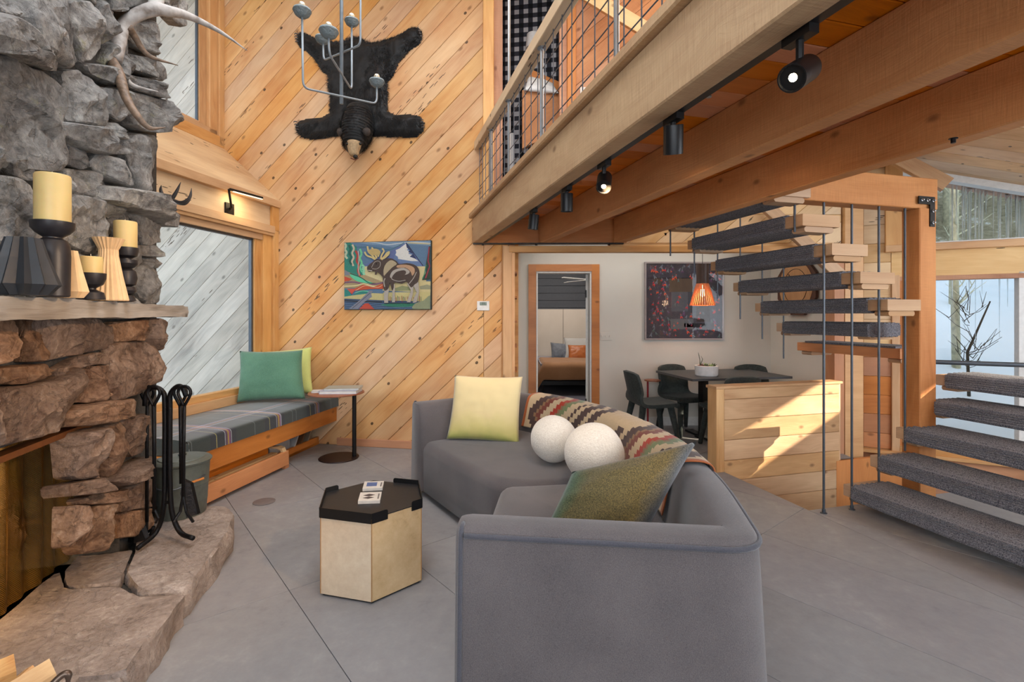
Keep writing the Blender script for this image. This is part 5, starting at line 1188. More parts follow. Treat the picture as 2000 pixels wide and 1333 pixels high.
for nm, cx0, yb, Yo, lab, off in (('poker', 288, 1040, .06, 'black iron poker hanging at the left of the tool stand', -4), ('log_tongs', 300, 1020, -.05, 'black iron tongs hanging second from left on the tool stand', 5), ('ash_shovel', 352, 1000, .05, 'black iron ash shovel hanging right on the tool stand', 6), ('hearth_brush', 360, 990, -.04, 'thin black hooked rod hanging at the right front of tool stand', -6)):
    t = thing(nm, lab, 'fireplace tool', TP(cx0, yb, Yo)); mb = MB(); mb.tube(spline(loop(cx0, 764, Yo), 4), .0085, 8); mb.build('handle', M['iron'], t, smooth=True)
    mb = MB(); mb.tube([TP(cx0, 793, Yo), TP(cx0+off*.2, 860, Yo), TP(cx0+off*.3, yb-20 if nm != 'ash_shovel' else 945, Yo)], .0095, 8); mb.build('shaft', M['iron'], t, smooth=True)
    if nm == 'ash_shovel':
        mb = MB(); pts = [TP(357,938,Yo), TP(372,945,Yo+.02), TP(386,1005,Yo+.02), TP(364,1012,Yo-.02), TP(352,965,Yo-.02)]; mb.prism(pts, V((.004, .02, 0))); mb.build('blade', M['iron'], t, bevel=.004)
    elif nm == 'poker':
        mb = MB(); mb.tube([TP(287,1015,Yo), TP(286,1045,Yo), TP(289,1040,Yo), TP(302,1030,Yo)], .008, 6); mb.build('hook', M['iron'], t)
    elif nm == 'log_tongs':
        mb = MB(); mb.tube([TP(302,995,Yo), TP(310,1012,Yo), TP(304,1022,Yo)], .007, 6); mb.build('jaw', M['iron'], t)
    else:
        for dx_ in (-12, 12): mb = MB(); mb.tube([TP(358,968,Yo), TP(358+dx_*.5,1000,Yo), TP(358+dx_*1.6,1020,Yo-.03)], .008, 6); mb.build('prong', M['iron'], t)
# leaning shovel against pillar and small broom
t = thing('hand_shovel', 'black hand shovel leaning against the stone pillar left of tools', 'shovel', W(255, 1060, 2.92))
mb = MB(); mb.tube([W(251, 922, 2.98), W(248, 985, 2.93)], .017, 10); mb.build('grip', M['blackm'], t, smooth=30)
mb = MB(); mb.prism([W(238, 985, 2.93), W(258, 985, 2.93), W(284, 1055, 2.84), W(262, 1062, 2.82), W(232, 1058, 2.90)], V((.012, .02, .004))); mb.build('blade', M['iron'], t, bevel=.004)
bu = thing('ash_bucket', 'lidded grey-green metal ash bucket on the far end of hearth', 'bucket', FL(356, 1004, HZ)); bc = FL(356, 1004, HZ); gz = plain('grey_green_enamel', srgb(98, 104, 98), .42, .3, noise_=.08)
mb = MB(); mb.lathe([(.130, 0), (.135, .01), (.141, .09), (.1435, .095), (.1425, .10), (.148, .20), (.151, .205), (.149, .21), (.157, .335), (.164, .34), (.164, .348), (.157, .35)], bc, 48); mb.build('body', gz, bu, smooth=40)
mb = MB(); mb.lathe([(.168, .345), (.170, .353), (.160, .362), (.135, .366), (.13, .372), (.06, .382), (.0, .384)], bc, 48); mb.lathe([(.022, .382), (.026, .392), (.018, .40), (0, .402)], bc, 16); mb.build('lid', gz, bu, smooth=40)
mb = MB(); mb.tube(spline([bc+V((-.16, -.03, .29)), bc+V((-.05, -.19, .24)), bc+V((.07, -.185, .22)), bc+V((.162, -.02, .26))], 8), .004, 6); mb.build('bail_handle', M['steel'], bu, smooth=True)
mb = MB(); mb.tube([bc+V((.11, -.13, .235)), bc+V((.165, -.04, .245))], .008, 8); mb.build('hand_grip', M['orange'], bu)
# logs bottom left
logw = wood('split_log', srgb(240, 196, 130), srgb(190, 120, 60), .7, .3, 1.2); bark = stone('bark', [srgb(50, 40, 34), srgb(96, 78, 64), srgb(120, 100, 84)], sc_=9, bump=1)
def log(lbl, p, q, r, seed):
    t = thing('firewood_log', lbl, 'firewood', (V(p)+V(q))/2-V((0, 0, r))); p, q = V(p), V(q); d = (q-p).normalized(); x = d.cross(V((0, 0, 1))).normalized(); y = x.cross(d); rd = random.Random(seed)
    out = [(math.cos(a)*r*.9, math.sin(a)*r*.9) for a in [math.radians(g_) for g_ in (150, 180, 210, 240, 270, 300, 330)]]; top = [(r*.75, r*.2), (r*.1, r*.95)]
    poly = out+top; vs = []
    mb = MB(); A = [p+x*a*(1+rd.uniform(-.05, .05))+y*b for a, b in poly]; Bq = [q+x*a*.95+y*b*1.02 for a, b in poly]; n = len(poly)
    for i in range(n):
        j = (i+1) % n
        mb.poly([A[i], A[j], Bq[j], Bq[i]], [(0, i*.06), (0, i*.06+.06), (.4, i*.06+.06), (.4, i*.06)], mi=1 if i < 6 else 0)
    mb.poly(A[::-1], [(a*.3, b) for a, b in poly][::-1]); mb.poly(Bq, [(a*.3, b) for a, b in poly]); mb.build('wood', [logw, bark], t, bevel=.002)
log('split firewood log with bright end face, nearer the picture edge', W(-60, 1345, 1.55), W(27, 1308, 1.63), .055, 1)
log('split firewood log with pointed edge beside the round log', W(22, 1362, 1.52), W(104, 1312, 1.60), .052, 2)
log('darker round firewood log tucked between the two bright split logs', W(18, 1360, 1.68), W(66, 1318, 1.76), .04, 3)
mb = MB(); q0 = W(88, 1352, 1.50); q1 = W(133, 1318, 1.54); mb.tube(spline([W(60, 1380, 1.46), q0, W(118, 1322, 1.53), q1, W(132, 1340, 1.54)], 5), [.004, .006, .010, .012, .012, .012, .010, .01, .01, .01, .01, .01, .01, .01, .01, .01, .01, .008, .006, .006, .005][:21], 10)
tag(mb.build('log_holder', plain('bronze_steel', srgb(110, 92, 80), .35, .7), smooth=True), 'curved bronze metal rim of the log holder at picture corner', 'log holder')
# ================================================================ BEAR PELT
be = thing('bear_pelt', 'black bear skin rug with mounted head hung high on the board wall', 'bear rug', B.P(-.8, 3.2, .03))
ol = [(583,66),(590,62),(600,66),(612,72),(625,80),(640,78),(655,82),(672,80),(690,72),(703,72),(715,82),(735,82),(760,75),(785,64),(797,55),(812,52),(822,60),(824,75),(817,88),(802,95),(792,108),(778,122),(770,140),(765,150),(757,160),(758,175),(757,200),(757,218),(775,225),(800,223),(820,227),(828,240),(825,256),(815,266),(795,268),(765,267),(735,266),(715,264),(695,262),(665,264),(640,268),(612,272),(592,269),(580,260),(577,246),(585,235),(600,232),(630,228),(644,220),(643,205),(645,190),(640,170),(641,148),(630,140),(620,125),(610,110),(598,100),(585,92),(579,79)]
P2 = [B.inv(a, b, .03) for a, b in ol]
def inside(x, y, P=P2):
    c = False; n = len(P)
    for i in range(n):
        (x1, y1), (x2, y2) = P[i], P[(i+1) % n]
        if (y1 > y) != (y2 > y) and x < (x2-x1)*(y-y1)/(y2-y1)+x1: c = not c
    return c
def edist(x, y, P=P2):
    d = 9; n = len(P)
    for i in range(n):
        (x1, y1), (x2, y2) = P[i], P[(i+1) % n]; dx, dy = x2-x1, y2-y1; t = max(0, min(1, ((x-x1)*dx+(y-y1)*dy)/(dx*dx+dy*dy+1e-9)))
        d = min(d, math.hypot(x-x1-dx*t, y-y1-dy*t))
    return d
M['fur'] = plain('black_bear_fur', srgb(13, 13, 15), .62, noise_=.3, nsc=30, sheen=.05)
st_ = .017; x0, x1_ = min(p[0] for p in P2)-.02, max(p[0] for p in P2)+.02; y0_, y1_ = min(p[1] for p in P2)-.02, max(p[1] for p in P2)+.02
nx_, ny_ = int((x1_-x0)/st_), int((y1_-y0_)/st_); idx = {}; vs = []; fs = []; hgt = {}
def vid(i, j):
    if (i, j) not in idx:
        x, y = x0+i*st_, y0_+j*st_; ins = inside(x, y); e = edist(x, y) if ins else 0
        h = .022+min(.045, e*.7)+.018*noise.noise(V((x*7, y*7, 2)))+.008*noise.noise(V((x*30, y*22, 5))) if ins else .016
        idx[(i, j)] = len(vs); vs.append(B.P(x, y, max(.018, h)))
    return idx[(i, j)]
for i in range(nx_):
    for j in range(ny_):
        if inside(x0+(i+.5)*st_, y0_+(j+.5)*st_): fs.append((vid(i, j), vid(i+1, j), vid(i+1, j+1), vid(i, j+1)))
mb = MB(); mb.mesh(vs, fs); pelt = mb.build('hide', M['fur'], be, smooth=True, fixn=False)
rf = random.Random(3); mb = MB(); cnt = 0
cxm, cym = B.inv(700, 150, .03)
while cnt < 15000:
    x, y = rf.uniform(x0, x1_), rf.uniform(y0_, y1_)
    if not inside(x, y): continue
    e = edist(x, y)
    if e > .12 and rf.random() < .35: continue
    cnt += 1; dx, dy = x-cxm, y-cym; L0 = math.hypot(dx, dy)+.01
    g = V((dx/L0*.5, dy/L0*.3-.55, 0)) if e > .05 else V((dx/L0, dy/L0, 0)); g += V((rf.gauss(0, .25), rf.gauss(0, .25), 0)); ln = rf.uniform(.025, .05)*(.75 if e < .03 else 1)
    h = .022+min(.045, e*.7); a = B.P(x, y, h-.004); tp_ = B.P(x+g.x*ln, y+g.y*ln, h+ln*.30); sd_ = (B.e*(-g.y)+V((0, 0, g.x))).normalized()*.0022
    mb.poly([a-sd_, a+sd_, tp_])
f_ = mb.build('fur', M['fur'], be, fixn=False); f_['kind'] = 'stuff'
def bp3(px, py, d): s_, z_ = B.inv(px, py, d); return B.P(s_, z_, d)
ax_ = spline([bp3(702, 215, .05), bp3(700, 240, .10), bp3(696, 264, .15), bp3(692, 284, .19), bp3(691, 298, .20)], 5)
rd_ = [.13, .14, .15, .155, .16, .165, .168, .168, .165, .16, .155, .145, .135, .125, .115, .105, .098, .09, .082, .075, .06]
mb = MB(); mb.tube(ax_, [rd_[min(20, i)]*1.0 for i in range(len(ax_))], 28)
head = mb.build('head', M['fur'], be, smooth=True)
mb = MB(); hd = 0
for k in range(6000):
    i = rf.randint(2, len(ax_)-5); a = rf.uniform(0, 6.28); t = (ax_[i+1]-ax_[i]).normalized(); x = t.cross(V((0, 0, 1))).normalized() if abs(t.z) < .95 else V((1, 0, 0)); y = t.cross(x); d_ = x*math.cos(a)+y*math.sin(a)
    p = ax_[i]+d_*rd_[i]*.98; ln = rf.uniform(.02, .042); sd_ = t.cross(d_)*.002; mb.poly([p-sd_, p+sd_, p+(d_*.8+t*.75)*ln])
f_ = mb.build('head_fur', M['fur'], head, fixn=False); f_['kind'] = 'stuff'
tan = plain('tan_muzzle_fur', srgb(168, 142, 108), .8, noise_=.15, nsc=60)
mb = MB(); mz = spline([bp3(692, 279, .262), bp3(691, 294, .275), bp3(692, 305, .272)], 5); mb.tube(mz, [.072, .072, .07, .067, .062, .058, .055, .053, .05, .046, .036], 20); mb.build('muzzle', tan, be, smooth=True)
mb = MB(); c_ = bp3(694, 306.5, .285); mb.lathe([(0, -.022), (.016, -.018), (.024, -.006), (.024, .004), (.015, .016), (0, .02)], c_, 14, ax=V((0, -.6, -.5))); mb.build('nose', M['black'], head, smooth=True)
mb = MB(); mb.tube([bp3(685, 309, .25), bp3(693, 312.5, .262), bp3(700, 309, .25)], .006, 6); mb.build('mouth', plain('mouth_pink', srgb(120, 70, 62), .5), head)
for px, py in ((678, 281), (704, 281)):
    mb = MB(); mb.lathe([(0, -.017), (.012, -.012), (.017, 0), (.012, .012), (0, .017)], bp3(px, py, .318), 12); mb.build('eye', plain('bear_eye', srgb(20, 14, 10), .1), head, smooth=True)
for px, py in ((666, 259), (716, 258)):
    mb = MB(); mb.lathe([(0, -.045), (.030, -.03), (.044, 0), (.036, .028), (.016, .042), (0, .044)], bp3(px, py, .235), 14); mb.build('ear', plain('ear_fur', srgb(62, 54, 50), .9, noise_=.2), head, smooth=True)
cl = plain('claw_horn', srgb(92, 88, 88), .4)
for px, py, sx, sy in ((582, 66, -1, .2), (818, 56, .6, -.6), (582, 238, -1, .5), (822, 234, 1, .3)):
    for k in range(4):
        p0 = bp3(px+(k-1.5)*3*(abs(sy)), py+k*5, .06); mb = MB(); mb.tube(spline([p0, p0+B.e*.02*sx+B.n*.015, p0+B.e*.04*sx+V((0, 0, -.008))], 3), [.006, .006, .006, .005, .005, .004, .001], 6); mb.build('claw', cl, be)

# ================================================================ MOOSE RUG PICTURE
mz_ = thing('hooked_rug_picture', 'hooked wool wall hanging of a moose before a snowy mountain', 'wall hanging', B.P(-.9, 1.5, .05))
cr = [bp3(672, 471.5, .06), bp3(840, 468.5, .06), bp3(842, 604.5, .06), bp3(672.5, 604.5, .06)]
ra_, rb_ = B.inv(673, 604.5, .055), B.inv(841, 470, .055)
fslab('backing', B, ra_[0]-.004, rb_[0]+.004, ra_[1]-.004, rb_[1]+.004, .017, .052, plain('rug_edge', srgb(40, 48, 44), .9), mz_)
def zq(zx, zy): return B.inv(660+zx*.12, 460+zy*.12, .055)
art = MB(); lay = [0]
def ap(pts, c, wob=0):
    lay[0] += 1; d = .0525+lay[0]*.00022; q = []
    pp = [zq(*p) for p in pts]
    art.poly([B.P(max(ra_[0], min(rb_[0], a)), max(ra_[1], min(rb_[1], b)), d) for a, b in pp], col=tuple(v*.85+.02 for v in srgb(*c)[:3]))
def curve_band(pts, wd, c):
    for i in range(len(pts)-1):
        (x1, y1), (x2, y2) = pts[i], pts[i+1]; l_ = math.hypot(x2-x1, y2-y1) or 1; nx1, ny1 = -(y2-y1)/l_*wd/2, (x2-x1)/l_*wd/2
        ap([(x1-nx1, y1-ny1), (x1+nx1, y1+ny1), (x2+nx1, y2+ny1), (x2-nx1, y2-ny1)], c); lay[0] -= 1
    lay[0] += 1
def sm(pts, n=5, closed=True):
    if closed: pts = [pts[-1]]+pts+[pts[0], pts[1]]; r_ = spline([V((a, b, 0)) for a, b in pts], n)[n:-n]
    else: r_ = spline([V((a, b, 0)) for a, b in pts], n)
    return [(p.x, p.y) for p in r_]
ap([(95,80),(1520,80),(1520,1210),(95,1210)], (92, 122, 152))
ap([(95,80),(1520,80),(1520,170),(1100,140),(900,190),(700,160),(500,150),(300,110),(95,150)], (120, 146, 170))
curve_band(sm([(330,105),(600,115),(800,150),(1000,130),(1250,110),(1510,130)], 5, False), 16, (190, 200, 205)); curve_band(sm([(300,190),(600,200),(850,230),(1080,120)], 5, False), 14, (70, 110, 130)); curve_band([(1130,120),(1500,140)], 18, (196, 184, 140))
ap([(400,500),(1105,120),(1400,520)], (98, 112, 160)); ap([(930,300),(960,240),(1010,215),(1105,140),(1380,520),(900,420)], (104, 128, 168))
ap([(1105,135),(1160,200),(1120,240),(1180,260),(1145,300),(1215,320),(1170,350),(1250,375),(1310,420),(1200,420),(1080,400),(980,385),(975,350),(935,320),(950,280),(940,240),(1000,215)], (222, 220, 214))
ap([(1105,125),(1120,200),(1170,240),(1140,270),(1225,300),(1170,345),(1280,390),(1225,290)], (40, 54, 96)); curve_band([(1110,120),(1385,495)], 12, (30, 40, 70))
ap([(400,505),(1420,505),(1440,800),(700,800),(560,780),(430,640)], (214, 200, 150)); ap([(100,560),(430,640),(740,760),(740,860),(100,860)], (170, 150, 110))
ap([(730,750),(1515,750),(1515,930),(730,900)], (206, 192, 140)); ap([(930,860),(1050,820),(1200,850),(1180,900),(940,905)], (140, 146, 104)); ap([(1330,830),(1450,800),(1510,820),(1510,880),(1340,880)], (150, 150, 120))
ap([(95,110),(200,120),(300,180),(340,400),(430,640),(330,660),(180,600),(105,560)], (40, 128, 112))
for xs, cc in (((115, 120, 140, 380), (190, 200, 170)), ((250, 150, 240, 500), (204, 186, 160)), ((300, 250, 350, 660), (178, 60, 56)), ((370, 220, 380, 600), (110, 200, 150)), ((190, 160, 210, 480), (30, 96, 84)), ((410, 480, 425, 640), (150, 220, 180))):
    a, b, c_, d_ = xs; pts = sm([(a+(c_-a)*t/5+(14 if t % 2 else -14), b+(d_-b)*t/5) for t in range(6)], 4, False); curve_band(pts, 34 if cc[0] < 200 else 30, cc)
curve_band(sm([(330,250),(345,400),(330,500),(350,650)], 5, False), 12, (214, 190, 176))
ap(sm([(190,640),(300,660),(430,720),(600,790),(470,780),(300,740)], 4), (96, 202, 156)); ap([(95,560),(180,600),(200,650),(105,650)], (130, 132, 140)); curve_band(sm([(200,620),(380,690),(500,770),(620,785)], 4, False), 14, (34, 84, 70))
ap([(100,670),(230,710),(180,740),(100,750)], (200, 74, 46)); curve_band(sm([(105,770),(250,760),(400,790),(560,800),(740,770)], 4, False), 22, (128, 84, 110)); curve_band(sm([(105,830),(300,820),(420,790),(600,830),(740,820)], 4, False), 20, (222, 206, 150))
ap([(250,880),(420,800),(560,850),(745,780),(750,870),(520,875),(300,900)], (196, 82, 46)); ap([(150,870),(300,870),(230,960)], (206, 80, 62)); curve_band(sm([(290,900),(450,820),(640,850),(745,800)], 5, False), 8, (236, 190, 150))
ap([(100,880),(180,900),(230,980),(400,900),(560,920),(600,1000),(100,1010)], (34, 128, 118)); curve_band(sm([(280,940),(400,905),(560,925)], 4, False), 12, (120, 200, 160))
ap([(230,980),(560,940),(760,950),(760,1060),(100,1040),(100,1000)], (196, 184, 128)); ap([(740,930),(1510,920),(1510,1080),(740,1080)], (200, 188, 130))
ap([(100,1030),(760,1060),(1515,1080),(1515,1210),(95,1210)], (52, 74, 104)); curve_band(sm([(100,1060),(400,1080),(720,1085)], 4, False), 18, (26, 34, 40))
for y in (1105, 1135, 1165, 1190): curve_band(sm([(100, y), (300, y+14), (500, y-8), (800, y+16), (1200, y), (1500, y+10)], 4, False), 9, (96, 126, 156))
ap(sm([(700,1130),(900,1110),(1240,1110),(1200,1160),(900,1165)], 4), (40, 118, 92)); curve_band([(760,1108), (1240,1108)], 9, (20, 26, 28))
ap([(180,1200),(380,1040),(520,900),(575,905),(545,960),(560,1000),(430,1090),(330,1200)], (128, 130, 144)); curve_band([(240,1190),(530,940)], 8, (60, 62, 76)); ap([(350,1200),(440,1110),(500,1105),(600,1205)], (190, 70, 48))
ap(sm([(1230,1200),(1240,1130),(1330,1080),(1400,1060),(1510,980),(1510,1200)], 3), (140, 148, 116)); ap([(1490,180),(1515,180),(1515,720),(1370,730),(1440,600),(1430,500)], (40, 62, 48)); curve_band([(1490,190),(1470,420),(1500,500),(1430,700)], 20, (150, 46, 60)); curve_band([(1440,480),(1410,640),(1380,710)], 14, (60, 140, 100))
for k in range(26):
    x = 760+k*24; curve_band([(x, 985+(k % 3)*12), (x+4, 1085-(k % 4)*8)], 8, ((150, 60, 60), (90, 120, 80), (120, 90, 120), (196, 176, 130))[k % 4])
DK = (72, 56, 48); LT = (176, 168, 158)
# antlers, legs, body, head
for pts in ([(620,400),(560,360),(480,330),(445,270)], [(620,390),(560,320),(510,270),(490,180)], [(640,380),(600,260),(560,200)], [(660,350),(690,280),(670,250)], [(640,360),(610,300),(620,230)], [(710,400),(720,330),(760,260),(730,215)], [(720,400),(790,320),(850,270)]): curve_band(sm(pts, 4, False), 26, (214, 192, 128))
ap(sm([(500,250),(600,220),(690,250),(680,320),(600,330),(540,310)], 3), (196, 170, 110)); ap(sm([(740,390),(790,290),(850,260),(850,310),(790,370)], 3), (206, 186, 124))
for pts in ([(770,860),(760,1000),(765,1100),(830,1100),(825,1000),(845,860)], [(880,800),(900,950),(890,1090),(940,1090),(935,950),(935,800)], [(1130,780),(1200,900),(1160,1010),(1130,1090),(1190,1090),(1230,960),(1240,820)], [(1230,800),(1290,930),(1240,1040),(1230,1100),(1290,1090),(1330,930),(1320,760)]): ap(pts, LT)
ap(sm([(485,540),(500,500),(580,430),(620,400),(700,390),(740,410),(800,380),(880,378),(960,420),(1010,470),(1130,455),(1250,480),(1320,540),(1340,640),(1310,760),(1260,800),(1200,850),(1130,760),(1050,790),(930,770),(920,850),(890,900),(860,780),(830,870),(770,900),(745,800),(740,690),(700,640),(640,590),(570,590),(510,590)], 3), DK)
ap(sm([(790,470),(860,410),(920,420),(970,470),(900,520),(800,620),(760,660),(755,560)], 3), (178, 162, 130)); ap([(620,560),(655,570),(640,645),(612,640)], DK)
ap(sm([(940,560),(1080,530),(1180,590),(1130,640),(1010,650),(930,680),(860,690),(880,610)], 3), LT); ap(sm([(980,490),(1120,480),(1240,520),(1260,600),(1220,660),(1190,590),(1110,530),(980,530)], 3), (190, 150, 116))
ap(sm([(960,600),(1080,570),(1120,600),(1090,650),(960,690),(890,690)], 3), DK); curve_band(sm([(880,690),(900,720),(1000,750),(1110,730)], 4, False), 10, LT); curve_band(sm([(780,700),(760,760),(775,840)], 4, False), 16, LT); curve_band(sm([(1290,600),(1240,700),(1170,790)], 4, False), 12, LT); curve_band(sm([(560,530),(600,450),(650,420),(700,440),(695,510),(640,550),(570,545)], 4, False), 8, LT); ap(sm([(625,460),(645,450),(650,470),(630,478)], 2), (30, 20, 16)); curve_band([(505,570),(570,580)], 9, (220, 210, 196))
art.build('wool_picture', vcol('hooked_wool', .95, .9, 260), mz_, fixn=False)

# thermostat and switch plates
th = thing('thermostat', 'white square thermostat on board wall near the dining opening', 'thermostat', bp3(943.5, 606, .02)); a, b = B.inv(932, 607, .03), B.inv(955.5, 588.5, .03)
fslab('case', B, a[0], b[0], a[1], b[1], .017, .034, M['whitetrim'], th, .004); a, b = B.inv(937, 597, .035), B.inv(950.5, 590.5, .035); fslab('screen', B, a[0], b[0], a[1], b[1], .034, .0355, plain('lcd', srgb(130, 146, 138), .3), th)
mb = MB(); 
for k in range(2): mb.hexa(B.P(a[0]+.03+k*.016, a[1]+.022, .036), B.e*.0015, V((0, 0, .009)), B.n*.0004); mb.hexa(B.P(a[0]+.034+k*.016, a[1]+.031, .036), B.e*.004, V((0, 0, .0012)), B.n*.0004); mb.hexa(B.P(a[0]+.034+k*.016, a[1]+.013, .036), B.e*.004, V((0, 0, .0012)), B.n*.0004)
mb.build('digits', M['blackm'], th)
sw_ = thing('switch_plate', 'almond triple light switch plate beside the bedroom door', 'light switch', (1.2, 6.54, 1.15)); a, b = E.inv(1172, 665), E.inv(1194.5, 649.5)
fslab('plate', E, a[0], b[0], a[1], b[1], 0, .006, M['white'], sw_, .002)
for k in range(3): fslab('toggle', E, a[0]+(k+.5)*(b[0]-a[0])/3-.005, a[0]+(k+.5)*(b[0]-a[0])/3+.005, (a[1]+b[1])/2-.012, (a[1]+b[1])/2+.012, .006, .016, M['card'], sw_)
a, b = D.inv(1133, 192), D.inv(1146, 171); sp_l = thing('switch_plate', 'small almond switch plate on orange loft wall behind railing', 'light switch', D.P(a[0], a[1], .02)); fslab('plate', D, a[0], b[0], a[1], b[1], .0, .008, M['card'], sp_l); fslab('toggle', D, (a[0]+b[0])/2-.006, (a[0]+b[0])/2+.006, (a[1]+b[1])/2-.015, (a[1]+b[1])/2+.015, .008, .016, M['whitetrim'], sp_l)

# ================================================================ CHANDELIER
ch = thing('chandelier', 'grey metal branching chandelier with bowl-shaped cups hanging before bear rug', 'chandelier', W(667, 203, 3.2))
YC = 3.2; M['chs'] = plain('satin_grey_steel', srgb(150, 160, 168), .45, .35)
def cp(px, py, dy=0): return W(px, py, YC+dy)
mb = MB(); mb.tube([cp(667, 203), V((cp(667, 0).x, YC, 5.29))], .0115, 14); mb.build('stem', M['chs'], ch, smooth=True)
def arm(pts, r=.0065):
    mb = MB(); mb.tube(fillet(pts, .045, 6), r, 10); mb.build('arm', M['chs'], ch, smooth=True)
arm([cp(590, 30, -.25), cp(592, 172, -.25), cp(736, 203, .25), cp(736, 165, .25)])
arm([cp(631, 84, .25), cp(632, 118, .25), cp(704, 88, -.15), V((cp(705, 0, -.15).x, YC-.15, 4.2))])
arm([cp(642, 72, -.3), cp(643, 106, -.3), cp(687, 176, .15), cp(687, 52, .15)])
M['bowl'] = plain('hammered_grey_bowl', srgb(126, 136, 138), .6, .1, bump=.9, nsc=80); bulb = plain('silver_tip_bulb', srgb(220, 205, 180), .15, .4)
for px, py, dy, r in ((590, 22, -.25, .052), (630, 76, .25, .05), (642, 62, -.3, .055), (687, 42, .15, .047), (736, 160, .25, .052)):
    c_ = cp(px, py, dy); mb = MB(); mb.lathe([(.0, -r*.75), (r*.45, -r*.68), (r*.8, -r*.4), (r, 0), (r*1.02, .02*r), (r*.94, .25*r), (r*.8, .12*r), (0, 0)], c_, 26); bo = mb.build('cup', M['bowl'], ch, smooth=True)
    mb = MB(); mb.lathe([(0, 0), (.014, .002), (.02, .014), (.021, .024), (.015, .038), (0, .044)], c_+V((0, 0, .012)), 16); mb.build('bulb', bulb, bo, smooth=True)

# ================================================================ ANTLERS
M['bone'], nt_, b_, ns_, ls_ = mat('antler_bone'); uvn = N(ns_, 'ShaderNodeTexCoord'); n_ = N(ns_, 'ShaderNodeTexNoise'); n_.inputs['Scale'].default_value = 16; n_.inputs['Detail'].default_value = 6; ls_.new(uvn.outputs['Object'], n_.inputs['Vector']); r_ = ramp(ns_, [(.3, srgb(120, 108, 98)), (.5, srgb(178, 172, 168)), (.75, srgb(206, 202, 198))]); ls_.new(n_.outputs['Fac'], r_.inputs[0]); ls_.new(r_.outputs[0], b_.inputs['Base Color']); b_.inputs['Roughness'].default_value = .5
brown_bone = plain('brown_antler', srgb(128, 106, 88), .5, noise_=.25, nsc=40, bump=.5)
an = thing('antler', 'large grey shed elk antler mounted on the upper chimney stones', 'antler', W(220, 120, 2.62))
def tine(pts, rs, m=M['bone'], nm='tine', par=an):
    q = spline(pts, 6); n = len(q); rr = []
    for i in range(n):
        f = i/(n-1)*(len(rs)-1); a = int(min(len(rs)-2, f)); rr.append((rs[a]*(1-f+a)+rs[a+1]*(f-a))*(1+.05*noise.noise(V((i*.7, 1, 2)))))
    mb = MB(); mb.tube(q, rr, 14); return mb.build(nm, m, par, smooth=True)
tine([W(222, 118, 2.62), W(232, 82, 2.66), W(240, 52, 2.70), W(262, 32, 2.72), W(300, 18, 2.76), W(330, 22, 2.82), W(370, 32, 2.95), W(430, 62, 3.1), W(483, 99, 3.2)], [.036, .034, .033, .032, .036, .03, .022, .012, .002], nm='main_beam')
tine([W(300, 20, 2.76), W(306, -2, 2.8), W(310, -60, 2.85), W(330, -150, 2.9)], [.034, .036, .03, .02])
tine([W(250, 52, 2.70), W(262, 70, 2.75), W(290, 108, 2.82), W(348, 128, 2.9)], [.022, .018, .013, .002], brown_bone)
tine([W(218, 120, 2.60), W(232, 145, 2.55), W(246, 190, 2.52), W(268, 226, 2.52), W(292, 250, 2.55), W(323, 249, 2.60)], [.028, .026, .021, .017, .012, .002], brown_bone, 'brow_tine')
tine([W(220, 125, 2.64), W(240, 148, 2.68), W(262, 168, 2.72), W(309, 179, 2.78)], [.022, .017, .012, .002])
mb = MB(); mb.lathe([(.0, -.012), (.03, -.012), (.041, -.004), (.038, .006), (.026, .012), (0, .012)], W(203, 103, 2.58), 20, ax=V((.75, -.55, .2)), fr=lambda k, i: 1+.06*math.sin(k*2.3)); mb.build('burr', plain('burr_brown', srgb(90, 76, 62), .8, bump=.8, nsc=90), an, smooth=True)
tine([W(205, 104, 2.60), W(216, 112, 2.62), W(224, 110, 2.63)], [.034, .034, .032], nm='base')
a2 = thing('antler', 'thick pale antler tip with sawn end at the top left corner', 'antler', W(36, 42, 1.9))
tine([W(96, -50, 2.0), W(66, 5, 1.95), W(40, 34, 1.9)], [.03, .026, .022], par=a2, nm='main_beam')
mb = MB(); mb.lathe([(0, -.004), (.021, -.004), (.023, .002), (.02, .008), (0, .008)], W(37, 36, 1.895), 18, ax=V((-.5, -.1, -.5))); mb.build('cut_end', plain('cut_antler', srgb(176, 158, 118), .7), a2, smooth=True)
a3 = thing('antler', 'small dark forked antler resting on the jutting chimney ledge', 'antler', W(335, 392, 3.45))
for pts in ([W(318, 384, 3.4), W(314, 372, 3.4), W(315, 362, 3.4)], [W(334, 392, 3.44), W(345, 374, 3.44), W(353, 356, 3.44)], [W(334, 392, 3.44), W(360, 398, 3.46), W(372, 384, 3.48), W(374, 368, 3.5)], [W(330, 388, 3.44), W(352, 396, 3.42), W(368, 388, 3.42), W(373, 372, 3.42)]): tine(pts, [.013, .012, .008, .002], plain('dark_antler', srgb(66, 60, 58), .5) if 'dark_antler' not in bpy.data.materials else bpy.data.materials['dark_antler'], par=a3)

